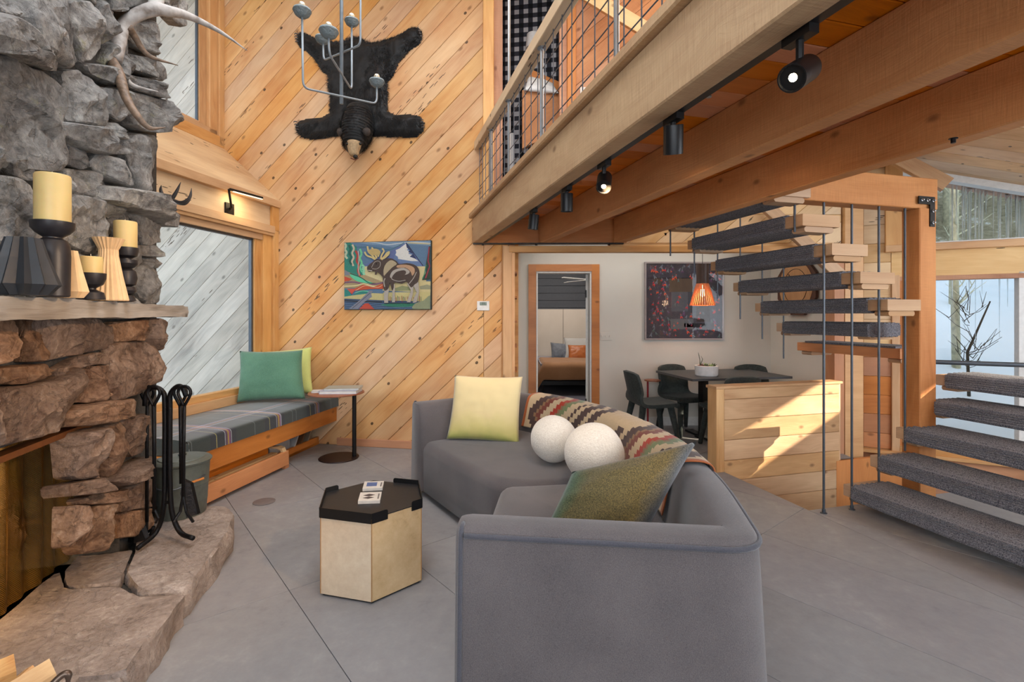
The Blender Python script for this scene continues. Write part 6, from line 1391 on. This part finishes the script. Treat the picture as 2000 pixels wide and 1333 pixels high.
# ================================================================ DINING SET
M['char'] = fabric('charcoal_green_leather', srgb(64, 70, 68), srgb(40, 45, 45), 40, .3, .6, .1)
def chair(label):
    t = thing('dining_chair', label, 'chair', (0, 0, 0), 'dark upholstered dining chairs')
    pr = [V(p) for p in ((.235, 0, .40), (.245, 0, .445), (.20, 0, .462), (.05, 0, .455), (-.10, 0, .45), (-.175, 0, .465), (-.215, 0, .52), (-.235, 0, .62), (-.262, 0, .74), (-.28, 0, .815))]
    rs, RL = resample(spline(pr, 5), 30)
    def f(u, v):
        k = v*30; j = int(min(29, k)); q = rs[j].lerp(rs[j+1], k-j); a = u*2-1
        back = max(0, min(1, (q.z-.47)/.1)); hw = .225+.015*math.sin(math.pi*min(1, v/.5))-.03*back
        top = max(0, (v-.86)/.14); hw *= (1-top**2*.10); front = max(0, (.12-v)/.12)
        dz = -.03*top*abs(a)**3
        return V((q.x+.055*back*a*a-.02*front*a*a, a*hw, q.z+dz+(.006*a*a*(1-back))))
    mb = MB(); mb.grid(f, 14, 30); o = mb.build('seat_shell', M['char'], t, smooth=True, fixn=False); so = o.modifiers.new('s', 'SOLIDIFY'); so.thickness = .04; so.offset = -1; bv = o.modifiers.new('b', 'BEVEL'); bv.width = .01; bv.segments = 2
    for sx, sy in ((1, 1), (1, -1), (-1, 1), (-1, -1)):
        mb = MB(); mb.tube([V((sx*.16-.01, sy*.16, .43)), V((sx*.20-.01, sy*.19, .22)), V((sx*.235-.01, sy*.215, .0))], [.038, .032, .023], 12); mb.build('leg', M['char'], t, smooth=True)
    return t
c1 = chair('dark upholstered dining chair at the left end of table, side on'); c1.location = (1.60, 5.72, 0); c1.rotation_euler = (0, 0, math.radians(8))
dup(c1, (2.12, 6.16, 0), math.radians(-72), 'dark upholstered dining chair on the far side of table, facing the room')
dup(c1, (2.36, 5.42, 0), math.radians(98), 'dark upholstered dining chair on near side of table, back to the room')
dup(c1, (3.02, 6.12, 0), math.radians(-95), 'dark upholstered dining chair at the far right, beyond the half wall')
dt = thing('dining_table', 'dark grey rectangular dining table on slim black pedestal', 'table', (2.5, 5.85, 0)); tv = V((.982, .19, 0)).normalized(); tu = V((-tv.y, tv.x, 0)); tc0 = V((1.96, 5.42, 0))
M['dtab'] = wood('dark_stained_top', srgb(82, 82, 84), srgb(52, 52, 55), .45, 0, .6, .02)
mb = MB(); cc = tc0+tv*.62+tu*.42; mb.hexa(cc+V((0, 0, .737)), tv*.62, tu*.42, V((0, 0, .013))); mb.build('tabletop', M['dtab'], dt, bevel=.002)
mb = MB(); mb.hexa(cc-tv*.23+V((0, 0, .37)), V((0, 0, .355)), tv*.035, tu*.05); mb.build('pedestal', M['black'], dt); mb = MB(); mb.hexa(cc-tv*.23+V((0, 0, .012)), tu*.32, tv*.05, V((0, 0, .012))); mb.hexa(cc+V((0, 0, .0075)), tv*.32, tu*.04, V((0, 0, .0075))); mb.build('foot_plate', M['black'], dt)
pb = thing('planter_bowl', 'oval white planter bowl of succulents on the dining table', 'planter', W(1380, 731, 5.72)); pc = V((W(1380, 731, 5.72).x, 5.72, .75))
mb = MB(); mb.lathe([(.115, 0), (.125, .01), (.13, .115), (.124, .12), (.118, .115), (.112, .09), (0, .09)], pc, 36, fr=None); o = mb.build('bowl', plain('white_ceramic', srgb(228, 226, 226), .25), pb, smooth=40)
mb = MB(); mb.lathe([(.116, .088), (0, .1)], pc, 20); mb.build('soil', plain('potting_soil', srgb(70, 56, 48), .9), pb)
rs_ = random.Random(2)
for (dx, dy, kind) in ((-.07, 0, 0), (-.01, .03, 1), (.02, -.04, 1), (.075, .01, 2), (-.03, -.05, 2)):
    mb = MB(); col_m = (plain('red_brown_succulent', srgb(120, 78, 64), .6), plain('pale_green_succulent', srgb(150, 172, 112), .5), plain('dark_succulent', srgb(74, 84, 60), .5))[kind]
    for k in range(14):
        a = k*2.4; l_ = .03+.012*(k % 3); tl = .3+.9*(k/14); p0 = pc+V((dx, dy, .1)); d_ = V((math.cos(a)*math.cos(tl), math.sin(a)*math.cos(tl), math.sin(tl))); mb.tube([p0, p0+d_*l_*.6, p0+d_*l_], [.004, .008, .001], 6)
    mb.build('succulent', col_m, pb)
mb = MB(); p0 = pc+V((-.075, 0, .1)); mb.tube(spline([p0, p0+V((.0, 0, .07)), p0+V((-.02, 0, .17))], 4), [.006]*4+[.004]*4+[.001], 5); mb.tube([p0, p0+V((.03, 0, .09)), p0+V((.01, .0, .13))], [.004, .004, .001], 5); mb.build('spiky_leaf', bpy.data.materials['dark_succulent'], pb)
# pendant
pe = thing('pendant_lamp', 'slatted orange birch pendant lamp hanging over the dining table', 'lamp', W(1372, 597, 5.8)); pc = W(1372, 597, 5.8); slat = plain('birch_slat', srgb(206, 118, 70), .5, noise_=.05)
pr = [(.142, 0), (.128, .05), (.108, .12), (.085, .20), (.068, .25), (.064, .30), (.066, .40), (.068, .48)]
for k in range(34):
    a = 2*math.pi*k/34; er = V((math.cos(a), math.sin(a), 0)); et = V((-er.y, er.x, 0)); mb = MB()
    for i in range(len(pr)-1):
        (r0, z0), (r1, z1) = pr[i], pr[i+1]; w0, w1 = .0055*(r0/.1)+.002, .0055*(r1/.1)+.002
        mb.poly([pc+er*r0-et*w0+V((0, 0, z0)), pc+er*r0+et*w0+V((0, 0, z0)), pc+er*r1+et*w1+V((0, 0, z1)), pc+er*r1-et*w1+V((0, 0, z1))])
    mb.build('slat', slat, pe, fixn=False, solid=.002)
for r_, z_ in ((.139, .004), (.088, .19), (.062, .27), (.064, .46)):
    mb = MB(); mb.tube([pc+V((math.cos(2*math.pi*i/30)*(r_-.004), math.sin(2*math.pi*i/30)*(r_-.004), z_)) for i in range(30)], .0035, 6, closed=True); mb.build('ring', slat, pe)
mb = MB(); mb.lathe([(.069, .255), (.066, .30), (.068, .40), (.070, .48)], pc, 24); mb.build('dark_sleeve', plain('walnut_dark', srgb(70, 50, 42), .5), pe, fixn=False, solid=.002)  # walnut sleeve added outside the upper slats, dark where they look unlit
mb = MB(); mb.tube([pc+V((0, 0, .47)), V((pc.x, pc.y, 2.45))], .003, 6); mb.build('cord', M['black'], pe)
mb = MB(); mb.lathe([(0, .1), (.02, .11), (.03, .14), (.02, .18), (.012, .2), (.012, .24)], pc, 16); mb.build('bulb', plain('warm_bulb', (1, .8, .5, 1), emit=(1, .62, .3, 1), es=9), pe, smooth=True)
light('pendant_glow', 'POINT', pc+V((0, 0, .06)), (0, 0, 0), 5, (1, .68, .38), .05)
# dark art print
a, b = E.inv(1261, 661), E.inv(1408.5, 515.5); ar = thing('framed_print', 'large dark acrylic print crowded with tiny red figures on white wall', 'picture', E.P((a[0]+b[0])/2, a[1], .03))
M['dart'], nt_, b_, ns_, ls_ = mat('dark_print'); tcx = N(ns_, 'ShaderNodeTexCoord'); n_ = N(ns_, 'ShaderNodeTexNoise'); n_.inputs['Scale'].default_value = 9; n_.inputs['Detail'].default_value = 5; ls_.new(tcx.outputs['Object'], n_.inputs['Vector']); r_ = ramp(ns_, [(.35, srgb(22, 18, 30)), (.5, srgb(40, 26, 44)), (.6, srgb(34, 36, 46)), (.7, srgb(74, 44, 46))]); ls_.new(n_.outputs['Fac'], r_.inputs[0]); ls_.new(r_.outputs[0], b_.inputs['Base Color']); b_.inputs['Roughness'].default_value = .5
fslab('panel', E, a[0], b[0], a[1], b[1], .004, .03, M['dart'], ar)
fr_m = plain('clear_acrylic_edge', srgb(150, 140, 140), .2)
for s0, s1, z0, z1 in ((a[0]-.02, b[0]+.02, a[1]-.02, a[1]), (a[0]-.02, b[0]+.02, b[1], b[1]+.02), (a[0]-.02, a[0], a[1], b[1]), (b[0], b[0]+.02, a[1], b[1])): fslab('frame_edge', E, s0, s1, z0, z1, 0, .04, fr_m, ar)
mb = MB(); ra2 = random.Random(11)
for k in range(230):
    x, y = ra2.uniform(a[0]+.03, b[0]-.03), ra2.uniform(a[1]+.03, b[1]-.03)
    rx_, ry_ = (x-a[0])/(b[0]-a[0]), (y-a[1])/(b[1]-a[1])
    if .3 < rx_ < .85 and .2 < ry_ < .8 and ra2.random() < .75: continue
    s_ = ra2.uniform(.010, .022); c_ = ra2.choice([(196, 52, 48), (206, 80, 50), (180, 44, 60), (90, 60, 96), (80, 104, 96), (110, 118, 128)]); an_ = ra2.uniform(-.6, .6)
    def q(u, v): return E.P(x+(u*math.cos(an_)-v*math.sin(an_))*s_, y+(u*math.sin(an_)+v*math.cos(an_))*s_, .031+k*1e-5)
    mb.poly([q(-.5, .1), q(.5, .1), q(.9, -1.3), q(.45, -1.3), q(0, -.3), q(-.45, -1.3), q(-.9, -1.3)], col=srgb(*c_)[:3]); mb.poly([q(-.4, .1), q(.4, .1), q(.55, 1.1), q(-.35, 1.1)], col=srgb(96, 100, 112)[:3]); mb.poly([q(-.22, 1.15), q(.22, 1.15), q(.2, 1.6), q(-.2, 1.6)], col=srgb(*c_)[:3])
for (x1, y1, x2, y2, c_) in ((.02, .80, .98, .81, (20, 16, 24)), (.30, .62, .62, .80, (116, 92, 70)), (.33, .36, .55, .62, (110, 112, 122)), (.56, .30, .66, .62, (84, 86, 98)), (.10, .72, .2, .8, (104, 84, 66)), (.32, .12, .62, .26, (128, 130, 136)), (.5, .15, .8, .2, (26, 20, 28)), (.66, .22, .84, .44, (70, 50, 44))):
    w_, h_ = b[0]-a[0], b[1]-a[1]; mb.poly([E.P(a[0]+x1*w_, a[1]+y1*h_, .0304), E.P(a[0]+x2*w_, a[1]+y1*h_, .0304), E.P(a[0]+x2*w_, a[1]+y2*h_, .0304), E.P(a[0]+x1*w_, a[1]+y2*h_, .0304)], col=srgb(*[int(v*.7) for v in c_])[:3])
mb.build('printed_figures', vcol('print_ink', .4, 0, 100, 0), ar, fixn=False)
mb = MB(); mb.poly([E.P(a[0]-.01, a[1]-.01, .039), E.P(b[0]+.01, a[1]-.01, .039), E.P(b[0]+.01, b[1]+.01, .039), E.P(a[0]-.01, b[1]+.01, .039)]); mb.build('acrylic_cover', M['glass'], ar, fixn=False)
# clock on the angled wall
A_ = V((3.39, 6.60, 0)); Bq = V((3.52, 5.3, 0)); ea = (Bq-A_).normalized(); na = V((-1, -.1, 0)).normalized(); ck = thing('wall_clock', 'large round wooden clock with dark octagonal rim on the angled white wall', 'clock', (3.42, 6.0, 1.4))
cc = W(1561, 560, 6.0); cc = A_+ea*((cc-A_).dot(ea)); cc.z = EYE+(HY-560)/F*6.0
mb = MB(); vs = [cc+na*.01+(ea*math.cos(2*math.pi*k/8+.39)+V((0, 0, math.sin(2*math.pi*k/8+.39))))*.37 for k in range(8)]; mb.prism([v+na*.035 for v in vs], -na*.035); mb.build('rim', plain('dark_walnut', srgb(88, 54, 40), .5), ck, bevel=.004)
mb = MB(); mb.prism([cc+na*.05+(ea*math.cos(2*math.pi*k/40)+V((0, 0, math.sin(2*math.pi*k/40))))*.30 for k in range(40)], -na*.02); mb.build('face', wood('clock_maple', srgb(206, 160, 116), srgb(160, 110, 70), .5, .2), ck)
mb = MB(); mb.tube([cc+na*.052+(ea*math.cos(2*math.pi*k/40)+V((0, 0, math.sin(2*math.pi*k/40))))*.21 for k in range(40)], .003, 5, closed=True); mb.build('dial_ring', M['black'], ck)
for a_, l_ in ((1.1, .13), (2.2, .19)): mb = MB(); mb.bar(cc+na*.056, cc+na*.056+(ea*math.cos(a_)+V((0, 0, math.sin(a_))))*l_, .008, .004, up=na); mb.build('hand', M['black'], ck)
# small table behind the first chair
t = thing('small_side_table', 'small tan-topped side table with red leg behind the left dining chair', 'table', (1.72, 6.3, 0)); mb = MB(); mb.lathe([(.10, .62), (.10, .635), (0, .635)], (1.76, 6.25, 0), 24); mb.lathe([(0, .62), (.10, .62)], (1.76, 6.25, 0), 24); mb.build('top', M['leather_tan'], t); mb = MB(); mb.tube([V((1.70, 6.25, .0)), V((1.70, 6.25, .62))], .012, 8); mb.lathe([(.09, 0), (.09, .01), (0, .012)], (1.70, 6.25, 0), 20); mb.build('leg', plain('red_lacquer', srgb(150, 34, 44), .35), t)

# ================================================================ BEDROOM
bd = thing('bed', 'bed on black metal frame with grey sheet, seen through bedroom door', 'bed', (1.4, 10, 0)); bx0, bx1, by0, by1 = .50, 2.2, 9.0, 10.8
mb = MB(); mb.hexa(((bx0+bx1)/2, (by0+by1)/2, .215), ((bx1-bx0)/2, 0, 0), (0, (by1-by0)/2, 0), (0, 0, .035)); mb.build('frame', M['black'], bd)
for x, y in ((bx0+.06, by0+.05), (bx1-.06, by0+.05), (bx0+.06, by1-.05), (bx1-.06, by1-.05)): mb = MB(); mb.tube([V((x, y, 0)), V((x, y, .18))], .02, 8); mb.build('leg', M['black'], bd)
sheet = fabric('lavender_grey_sheet', srgb(184, 180, 188), srgb(160, 156, 166), 200, .2)
mb = MB(); mb.hexa(((bx0+bx1)/2, (by0+by1)/2+.02, .42), ((bx1-bx0)/2-.02, 0, 0), (0, (by1-by0)/2-.04, 0), (0, 0, .135)); mb.build('mattress', sheet, bd, bevel=.06)
bl = fabric('camel_blanket', srgb(192, 144, 104), srgb(164, 116, 78), 160, .4); mb = MB()
bp_ = [V(p) for p in ((0, by0-.035, .275), (0, by0-.035, .42), (0, by0+.02, .565), (0, by0+.3, .585), (0, by0+1.1, .58))]; brs, _ = resample(spline(bp_, 5), 40)
mb.grid(lambda u, v: V((bx0-.05+(bx1-bx0+.1)*u+.02*noise.noise(V((u*4, v*6, 0))), brs[int(v*40)].y+.012*math.sin(u*21+v*3)*(1-v), brs[int(v*40)].z+.01*noise.noise(V((u*7, v*7, 3)))-(.18*max(0, (.06-u)/.06)))), 60, 40)
tag(mb.build('bed_blanket', bl, smooth=True, fixn=False, solid=.008), 'camel brown wool blanket covering the foot of the bed', 'blanket')
hb_ = thing('headboard', 'tall cream upholstered headboard in two panels behind the bed', 'headboard', (1.3, 10.88, 0)); up = fabric('cream_upholstery', srgb(232, 222, 210), srgb(220, 208, 194), 160, .15)
for x0_, x1b in ((.49, 1.105), (1.115, 1.75), (1.76, 2.3)): mb = MB(); mb.hexa(((x0_+x1b)/2, 10.88, .80), ((x1b-x0_)/2, 0, 0), (0, 0, .77), (0, .05, 0)); mb.build('panel', up, hb_, bevel=.012)
gp = fabric('slate_grey_satin', srgb(128, 134, 144), srgb(106, 112, 124), 30, .2, .5); lp_ = fabric('light_linen', srgb(204, 202, 198), srgb(184, 182, 180), 160, .2); op = plain('tan_leather_pillow', srgb(190, 112, 62), .35)
pillow('pillow', 'slate grey satin pillow on the bed, left of the orange one', W(1077, 702, 10.35), W(1110, 702, 10.35), W(1108, 672, 10.5), W(1075, 669, 10.5), .16, gp)
pillow('pillow', 'pale linen pillow on the bed, behind the orange leather one', W(1102, 704, 10.3), W(1166, 704, 10.3), W(1165, 660, 10.55), W(1101, 660, 10.55), .16, lp_)
pillow('pillow', 'shiny orange-brown leather pillow on the bed', W(1110, 704, 10.05), W(1147, 704, 10.05), W(1148, 674, 10.2), W(1109, 674, 10.2), .13, op)
fn = thing('ceiling_fan', 'pale two-tone ceiling fan blades seen through top of door', 'fan', W(1155, 547, 9.2))
for e_ in ((1099, 542.5), (1103, 552)):
    mb = MB(); p_, q_ = W(1150, 547, 9.2), W(e_[0], e_[1], 9.1); mb.bar(p_, q_, .13, .012, bev=.003); mb.build('blade', M['whitetrim'], fn)
mb = MB(); hbp = W(1168, 545, 9.2); mb.lathe([(.1, -.05), (.11, 0), (.09, .08), (.02, .1), (.02, 2.75-hbp.z)], hbp, 20); mb.build('motor', M['whitetrim'], fn)

# ================================================================ TRACK LIGHTS
tk = thing('track_rail', 'black lighting track running along the inside of the edge beam', 'track', LO+V((.1, 0, 2.2))); to = LO+vv*.112
mb = MB(); mb.bar(V((to.x, to.y, 2.212))-uu*.1, V((to.x, to.y, 2.212))-uu*6.1, .034, .034); mb.build('rail', M['black'], tk)
lens_on = plain('lamp_lens', (1, .85, .6, 1), emit=(1, .74, .42, 1), es=40); lens_off = plain('dark_lens', srgb(40, 38, 40), .2)
def spot(px, py, aimv, on, label, r=.036, ln=.105):
    # position on the track plane
    n = vv; d = V(((px-CX)/F, 1, -(py-HY)/F)); o_ = V((0, 0, EYE)); p0 = V((to.x, to.y, 0)); t = (p0-o_).dot(n)/d.dot(n); p = o_+d*t
    a = V(aimv).normalized(); h = thing('track_spotlight', label, 'spotlight', p, 'track spotlights')
    mb = MB(); mb.hexa(V((p.x, p.y, 2.185)), uu*.045, vv*.016, V((0, 0, .014))); mb.tube([V((p.x, p.y, 2.18)), p+V((0, 0, .02))], .010, 8); mb.build('stem', M['black'], h)
    mb = MB(); mb.lathe([(r*.96, -ln*.5), (r, -ln*.46), (r, ln*.5), (r*.9, ln*.5), (r*.86, ln*.42)], p, 28, ax=a); mb.build('can', M['black'], h, smooth=35, fixn=True)
    mb = MB(); mb.lathe([(r*.88, ln*.40), (0, ln*.43)], p, 24, ax=a); mb.build('lens', lens_on if on else lens_off, h, fixn=False)
    return p, a
p, a = spot(1562, 143, (-.75, -.55, -.55), True, 'lit track spotlight glaring nearest to the camera')
light('fire_spot', 'SPOT', p+a*.07, FP.P(-.6, .75, 0), 95, (1, .64, .34), .03, spot=52, blend=.7)
spot(1315, 273, (.1, .35, -1), False, 'black track spotlight second from the camera, pointing down, unlit')
p, a = spot(1180, 356, (-.2, -.75, -.7), True, 'lit track spotlight in the middle of the row'); light('track_spot', 'SPOT', p+a*.07, p+V((.55, .3, -.28)), 34, (1, .66, .34), .02, spot=80, blend=.8)
light('sofa_spot', 'SPOT', p+a*.07, (.3, 3.4, .3), 22, (1, .78, .55), .03, spot=60, blend=.8)
spot(1107, 396, (.0, .1, -1), False, 'small black unlit track spotlight pointing straight down, fourth in row')
p, a = spot(1042, 434, (-.1, .1, -1), True, 'small lit track spotlight at the far end by the board wall'); light('wall_spot', 'SPOT', p+a*.07, B.P(1.0, .9, 0), 26, (1, .64, .34), .02, spot=95, blend=.9)
sp1 = thing('sprinkler', 'small metal sprinkler head below the edge beam', 'sprinkler', W(1384, 185, 1.72)); mb = MB(); q_ = W(1384, 180, 1.75); mb.lathe([(.018, .012), (.018, .004), (.007, .002), (.006, -.012), (.010, -.014), (.010, -.018), (0, -.018)], q_, 14); mb.build('head', M['bsteel'], sp1)
for px, py, Y_, lb in ((1862, 273, 2.08, 'small rusty bolt under the loft beam nearest the stairs'), (1300, 457, 4.8, 'small dark bolt under the far end of the loft beam')):
    mb = MB(); q_ = W(px, py, Y_); mb.lathe([(.016, .006), (.016, .003), (.009, .003), (.009, -.014), (0, -.014)], q_, 10); tag(mb.build('bolt', M['iron']), lb, 'bolt')

# ================================================================ LOFT CONTENT
bb = thing('bunk_bed', 'brown timber bunk with white pillow behind the loft railing', 'bed', (0, 5.9, 2.56))
mb = MB(); mb.prism([W(1020, 290, 5.5), W(1105, 250, 5.5), W(1105, 190, 5.5), W(1072, 176, 5.5), W(1020, 176, 5.5)], V((0, .08, 0))); mb.build('end_panel', M['post'], bb); mb = MB(); mb.bar(W(1018, 138, 5.68), W(1108, 178, 5.68), .04, .1); mb.build('slanted_rail', M['orange'], bb)
pillow('pillow', 'white pillow lying on the bunk in the loft', W(1022, 176, 5.45), W(1092, 182, 5.45), W(1080, 164, 5.65), W(1030, 150, 5.65), .1, M['whitetrim'])
ls_l = thing('table_lamp', 'small white lampshade in the loft before the checked wall', 'lamp', W(1042, 95, 5.75)); mb = MB(); q_ = W(1042, 95, 5.75); mb.lathe([(.09, 0), (.075, .16)], q_, 24); mb.build('shade', M['whitetrim'], ls_l, fixn=False, solid=.004); mb = MB(); mb.lathe([(.05, q_.z*0+2.9-q_.z), (.05, 2.92-q_.z), (.01, 2.94-q_.z), (.01, .05)], q_, 12); mb.build('base', M['black'], ls_l)
struct(slab('loft_panel', -.26, -.16, 5.9, 5.95, 2.56, 3.2, M['pale'])); struct(slab('window_5', -.05, .03, 5.9, 5.93, 2.7, 3.6, M['whitetrim']))

# ================================================================ OUTDOORS
M['snow'] = plain('snow', srgb(236, 242, 248), .8, noise_=.02, nsc=2, bump=.2)
OG = Fr((4.36, 5.0), (.883, -.469), (.469, .883))
amin = lambda b: -.72-.53*b   # the ground stops at the house wall
def hz(a, b): return -.1+.13*b+1.25/(1+math.exp(-(b-4.2)*1.1))+max(0, b-7)*.66+.12*noise.noise(V((a*.5, b*.5, 0)))
mb = MB(); mb.grid(lambda u, v: (lambda b_: (lambda a_: OG.P(a_, hz(a_, b_), b_))(amin(b_)+u*(20-amin(b_))))(.35+v*7.0), 60, 36); snow = mb.build('snow_bank', M['snow'], smooth=True, fixn=False); snow['kind'] = 'structure'
M['forest'] = stone('forest_floor', [srgb(60, 52, 36), srgb(112, 100, 70), srgb(150, 138, 104), srgb(232, 234, 236)], sc_=1.2, bump=1)
mb = MB(); mb.grid(lambda u, v: (lambda b_: (lambda a_: OG.P(a_, hz(a_, b_)-.05, b_))(amin(b_)+u*(20-amin(b_))))(7.2+v*14), 60, 40); fo = mb.build('forest_slope', M['forest'], smooth=True, fixn=False); fo['kind'] = 'structure'
mb = MB(); mb.poly([V(p) for p in ((-14, -3, -.5), (-2.9, -3, -.5), (-2.9, 9, -.5), (-14, 9, -.5))]); s2 = mb.build('snow_ground', M['snow'], fixn=False); s2['kind'] = 'structure'
aspen = plain('aspen_bark', srgb(196, 190, 160), .8, noise_=.2, nsc=12); dkb = plain('dark_bark', srgb(74, 66, 56), .9, noise_=.2)
rt = random.Random(4)
def tree(lbl, a, b, h, r, m, br_n):
    t = thing('tree', lbl, 'tree', OG.P(a, hz(a, b), b), 'bare trees on the hillside'); p = OG.P(a, hz(a, b)-.1, b); mb = MB(); mb.tube([p, p+V((rt.uniform(-.1, .1), 0, h*.5)), p+V((rt.uniform(-.3, .3), 0, h))], [r, r*.8, r*.4], 8); mb.build('trunk', m, t, smooth=True); mb = MB()
    for k in range(br_n):
        z = rt.uniform(.15, .95)*h; an_ = rt.uniform(0, 6.28); l_ = rt.uniform(.3, 1.0)*(.3+h*.05); q_ = p+V((0, 0, z)); e_ = q_+V((math.cos(an_)*l_, math.sin(an_)*l_, l_*.7)); mb.tube([q_, q_.lerp(e_, .5)+V((0, 0, -.03)), e_], [r*.25, r*.16, .003], 5)
        for kk in range(2): f_ = q_.lerp(e_, rt.uniform(.3, .8)); mb.tube([f_, f_+V((rt.uniform(-.2, .2), rt.uniform(-.2, .2), .22))], [.005, .002], 4)
    o = mb.build('branches', m, t); o['kind'] = 'stuff'
def wa(px, b):
    """a-coordinate on a line parallel to the window wall at distance b outside"""
    return OG.inv(px, 600, b)[0]
tree('leaning pale aspen trunk at the left of the lower stair window', wa(1868, 3.2), 3.2, 5.5, .055, aspen, 10)
tree('thin young grey sapling branching in middle of the lower stair window', wa(1893, 2.2), 2.2, 1.35, .02, dkb, 16)
tree('pale aspen trunk at the left of the upper stair window', wa(1862, 5.5), 5.5, 8, .07, aspen, 14)
for k in range(15):
    px = 1750+k*20+rt.uniform(-5, 5); b_d = rt.uniform(7.5, 13); tree('distant pale-barked bare tree on the brown hillside beyond snow bank' if k % 3 else 'distant dark-barked bare tree on the brown hillside beyond snow bank', wa(px, b_d), b_d, rt.uniform(6, 9), rt.uniform(.04, .09), aspen if k % 3 else dkb, 12)
M['ice'], nt_, b_, ns_, ls_ = mat('icicle_ice'); b_.inputs['Base Color'].default_value = (.9, .95, 1, 1); b_.inputs['Roughness'].default_value = .12; b_.inputs['Transmission Weight'].default_value = .85; b_.inputs['IOR'].default_value = 1.31
ics = [(1868, 352, 455), (1884, 360, 470), (1893, 360, 615), (1905, 352, 690), (1918, 365, 575), (1926, 362, 420), (1940, 358, 470), (1952, 368, 660), (1968, 360, 600), (1975, 360, 468), (1985, 362, 470), (1996, 362, 640), (1880, 352, 560), (1912, 360, 500), (1990, 365, 520), (1860, 350, 600), (2008, 365, 560), (1768, 330, 470)]
for k, (px, y0i, y1i) in enumerate(ics):
    b_d = .75+(k % 3)*.06; a_ = wa(px, b_d); top = OG.P(a_, OG.inv(px, y0i, b_d)[1]+.12, b_d); bot = OG.inv(px, y1i, b_d)[1]; L0 = top.z-bot; r = .010+.008*(k % 3); mb = MB(); n = 14
    mb.lathe([(r*(1-(i/n)**.9)*(1+.16*noise.noise(V((i*1.3, k, 0))))+.0008, -L0*i/n) for i in range(n+1)], top, 9)
    tag(mb.build('icicle', M['ice'], smooth=True, weld=False), 'long clear icicle hanging from the eave outside the stair window', 'icicle', 'icicles on the eave')
mb = MB(); e0, e1 = OG.P(-3, roofz(-3)+.14, .75), OG.P(4, roofz(4)+.14, .75); mb.bar(e0, e1, .5, .08); struct(mb.build('trim_13', M['post']))
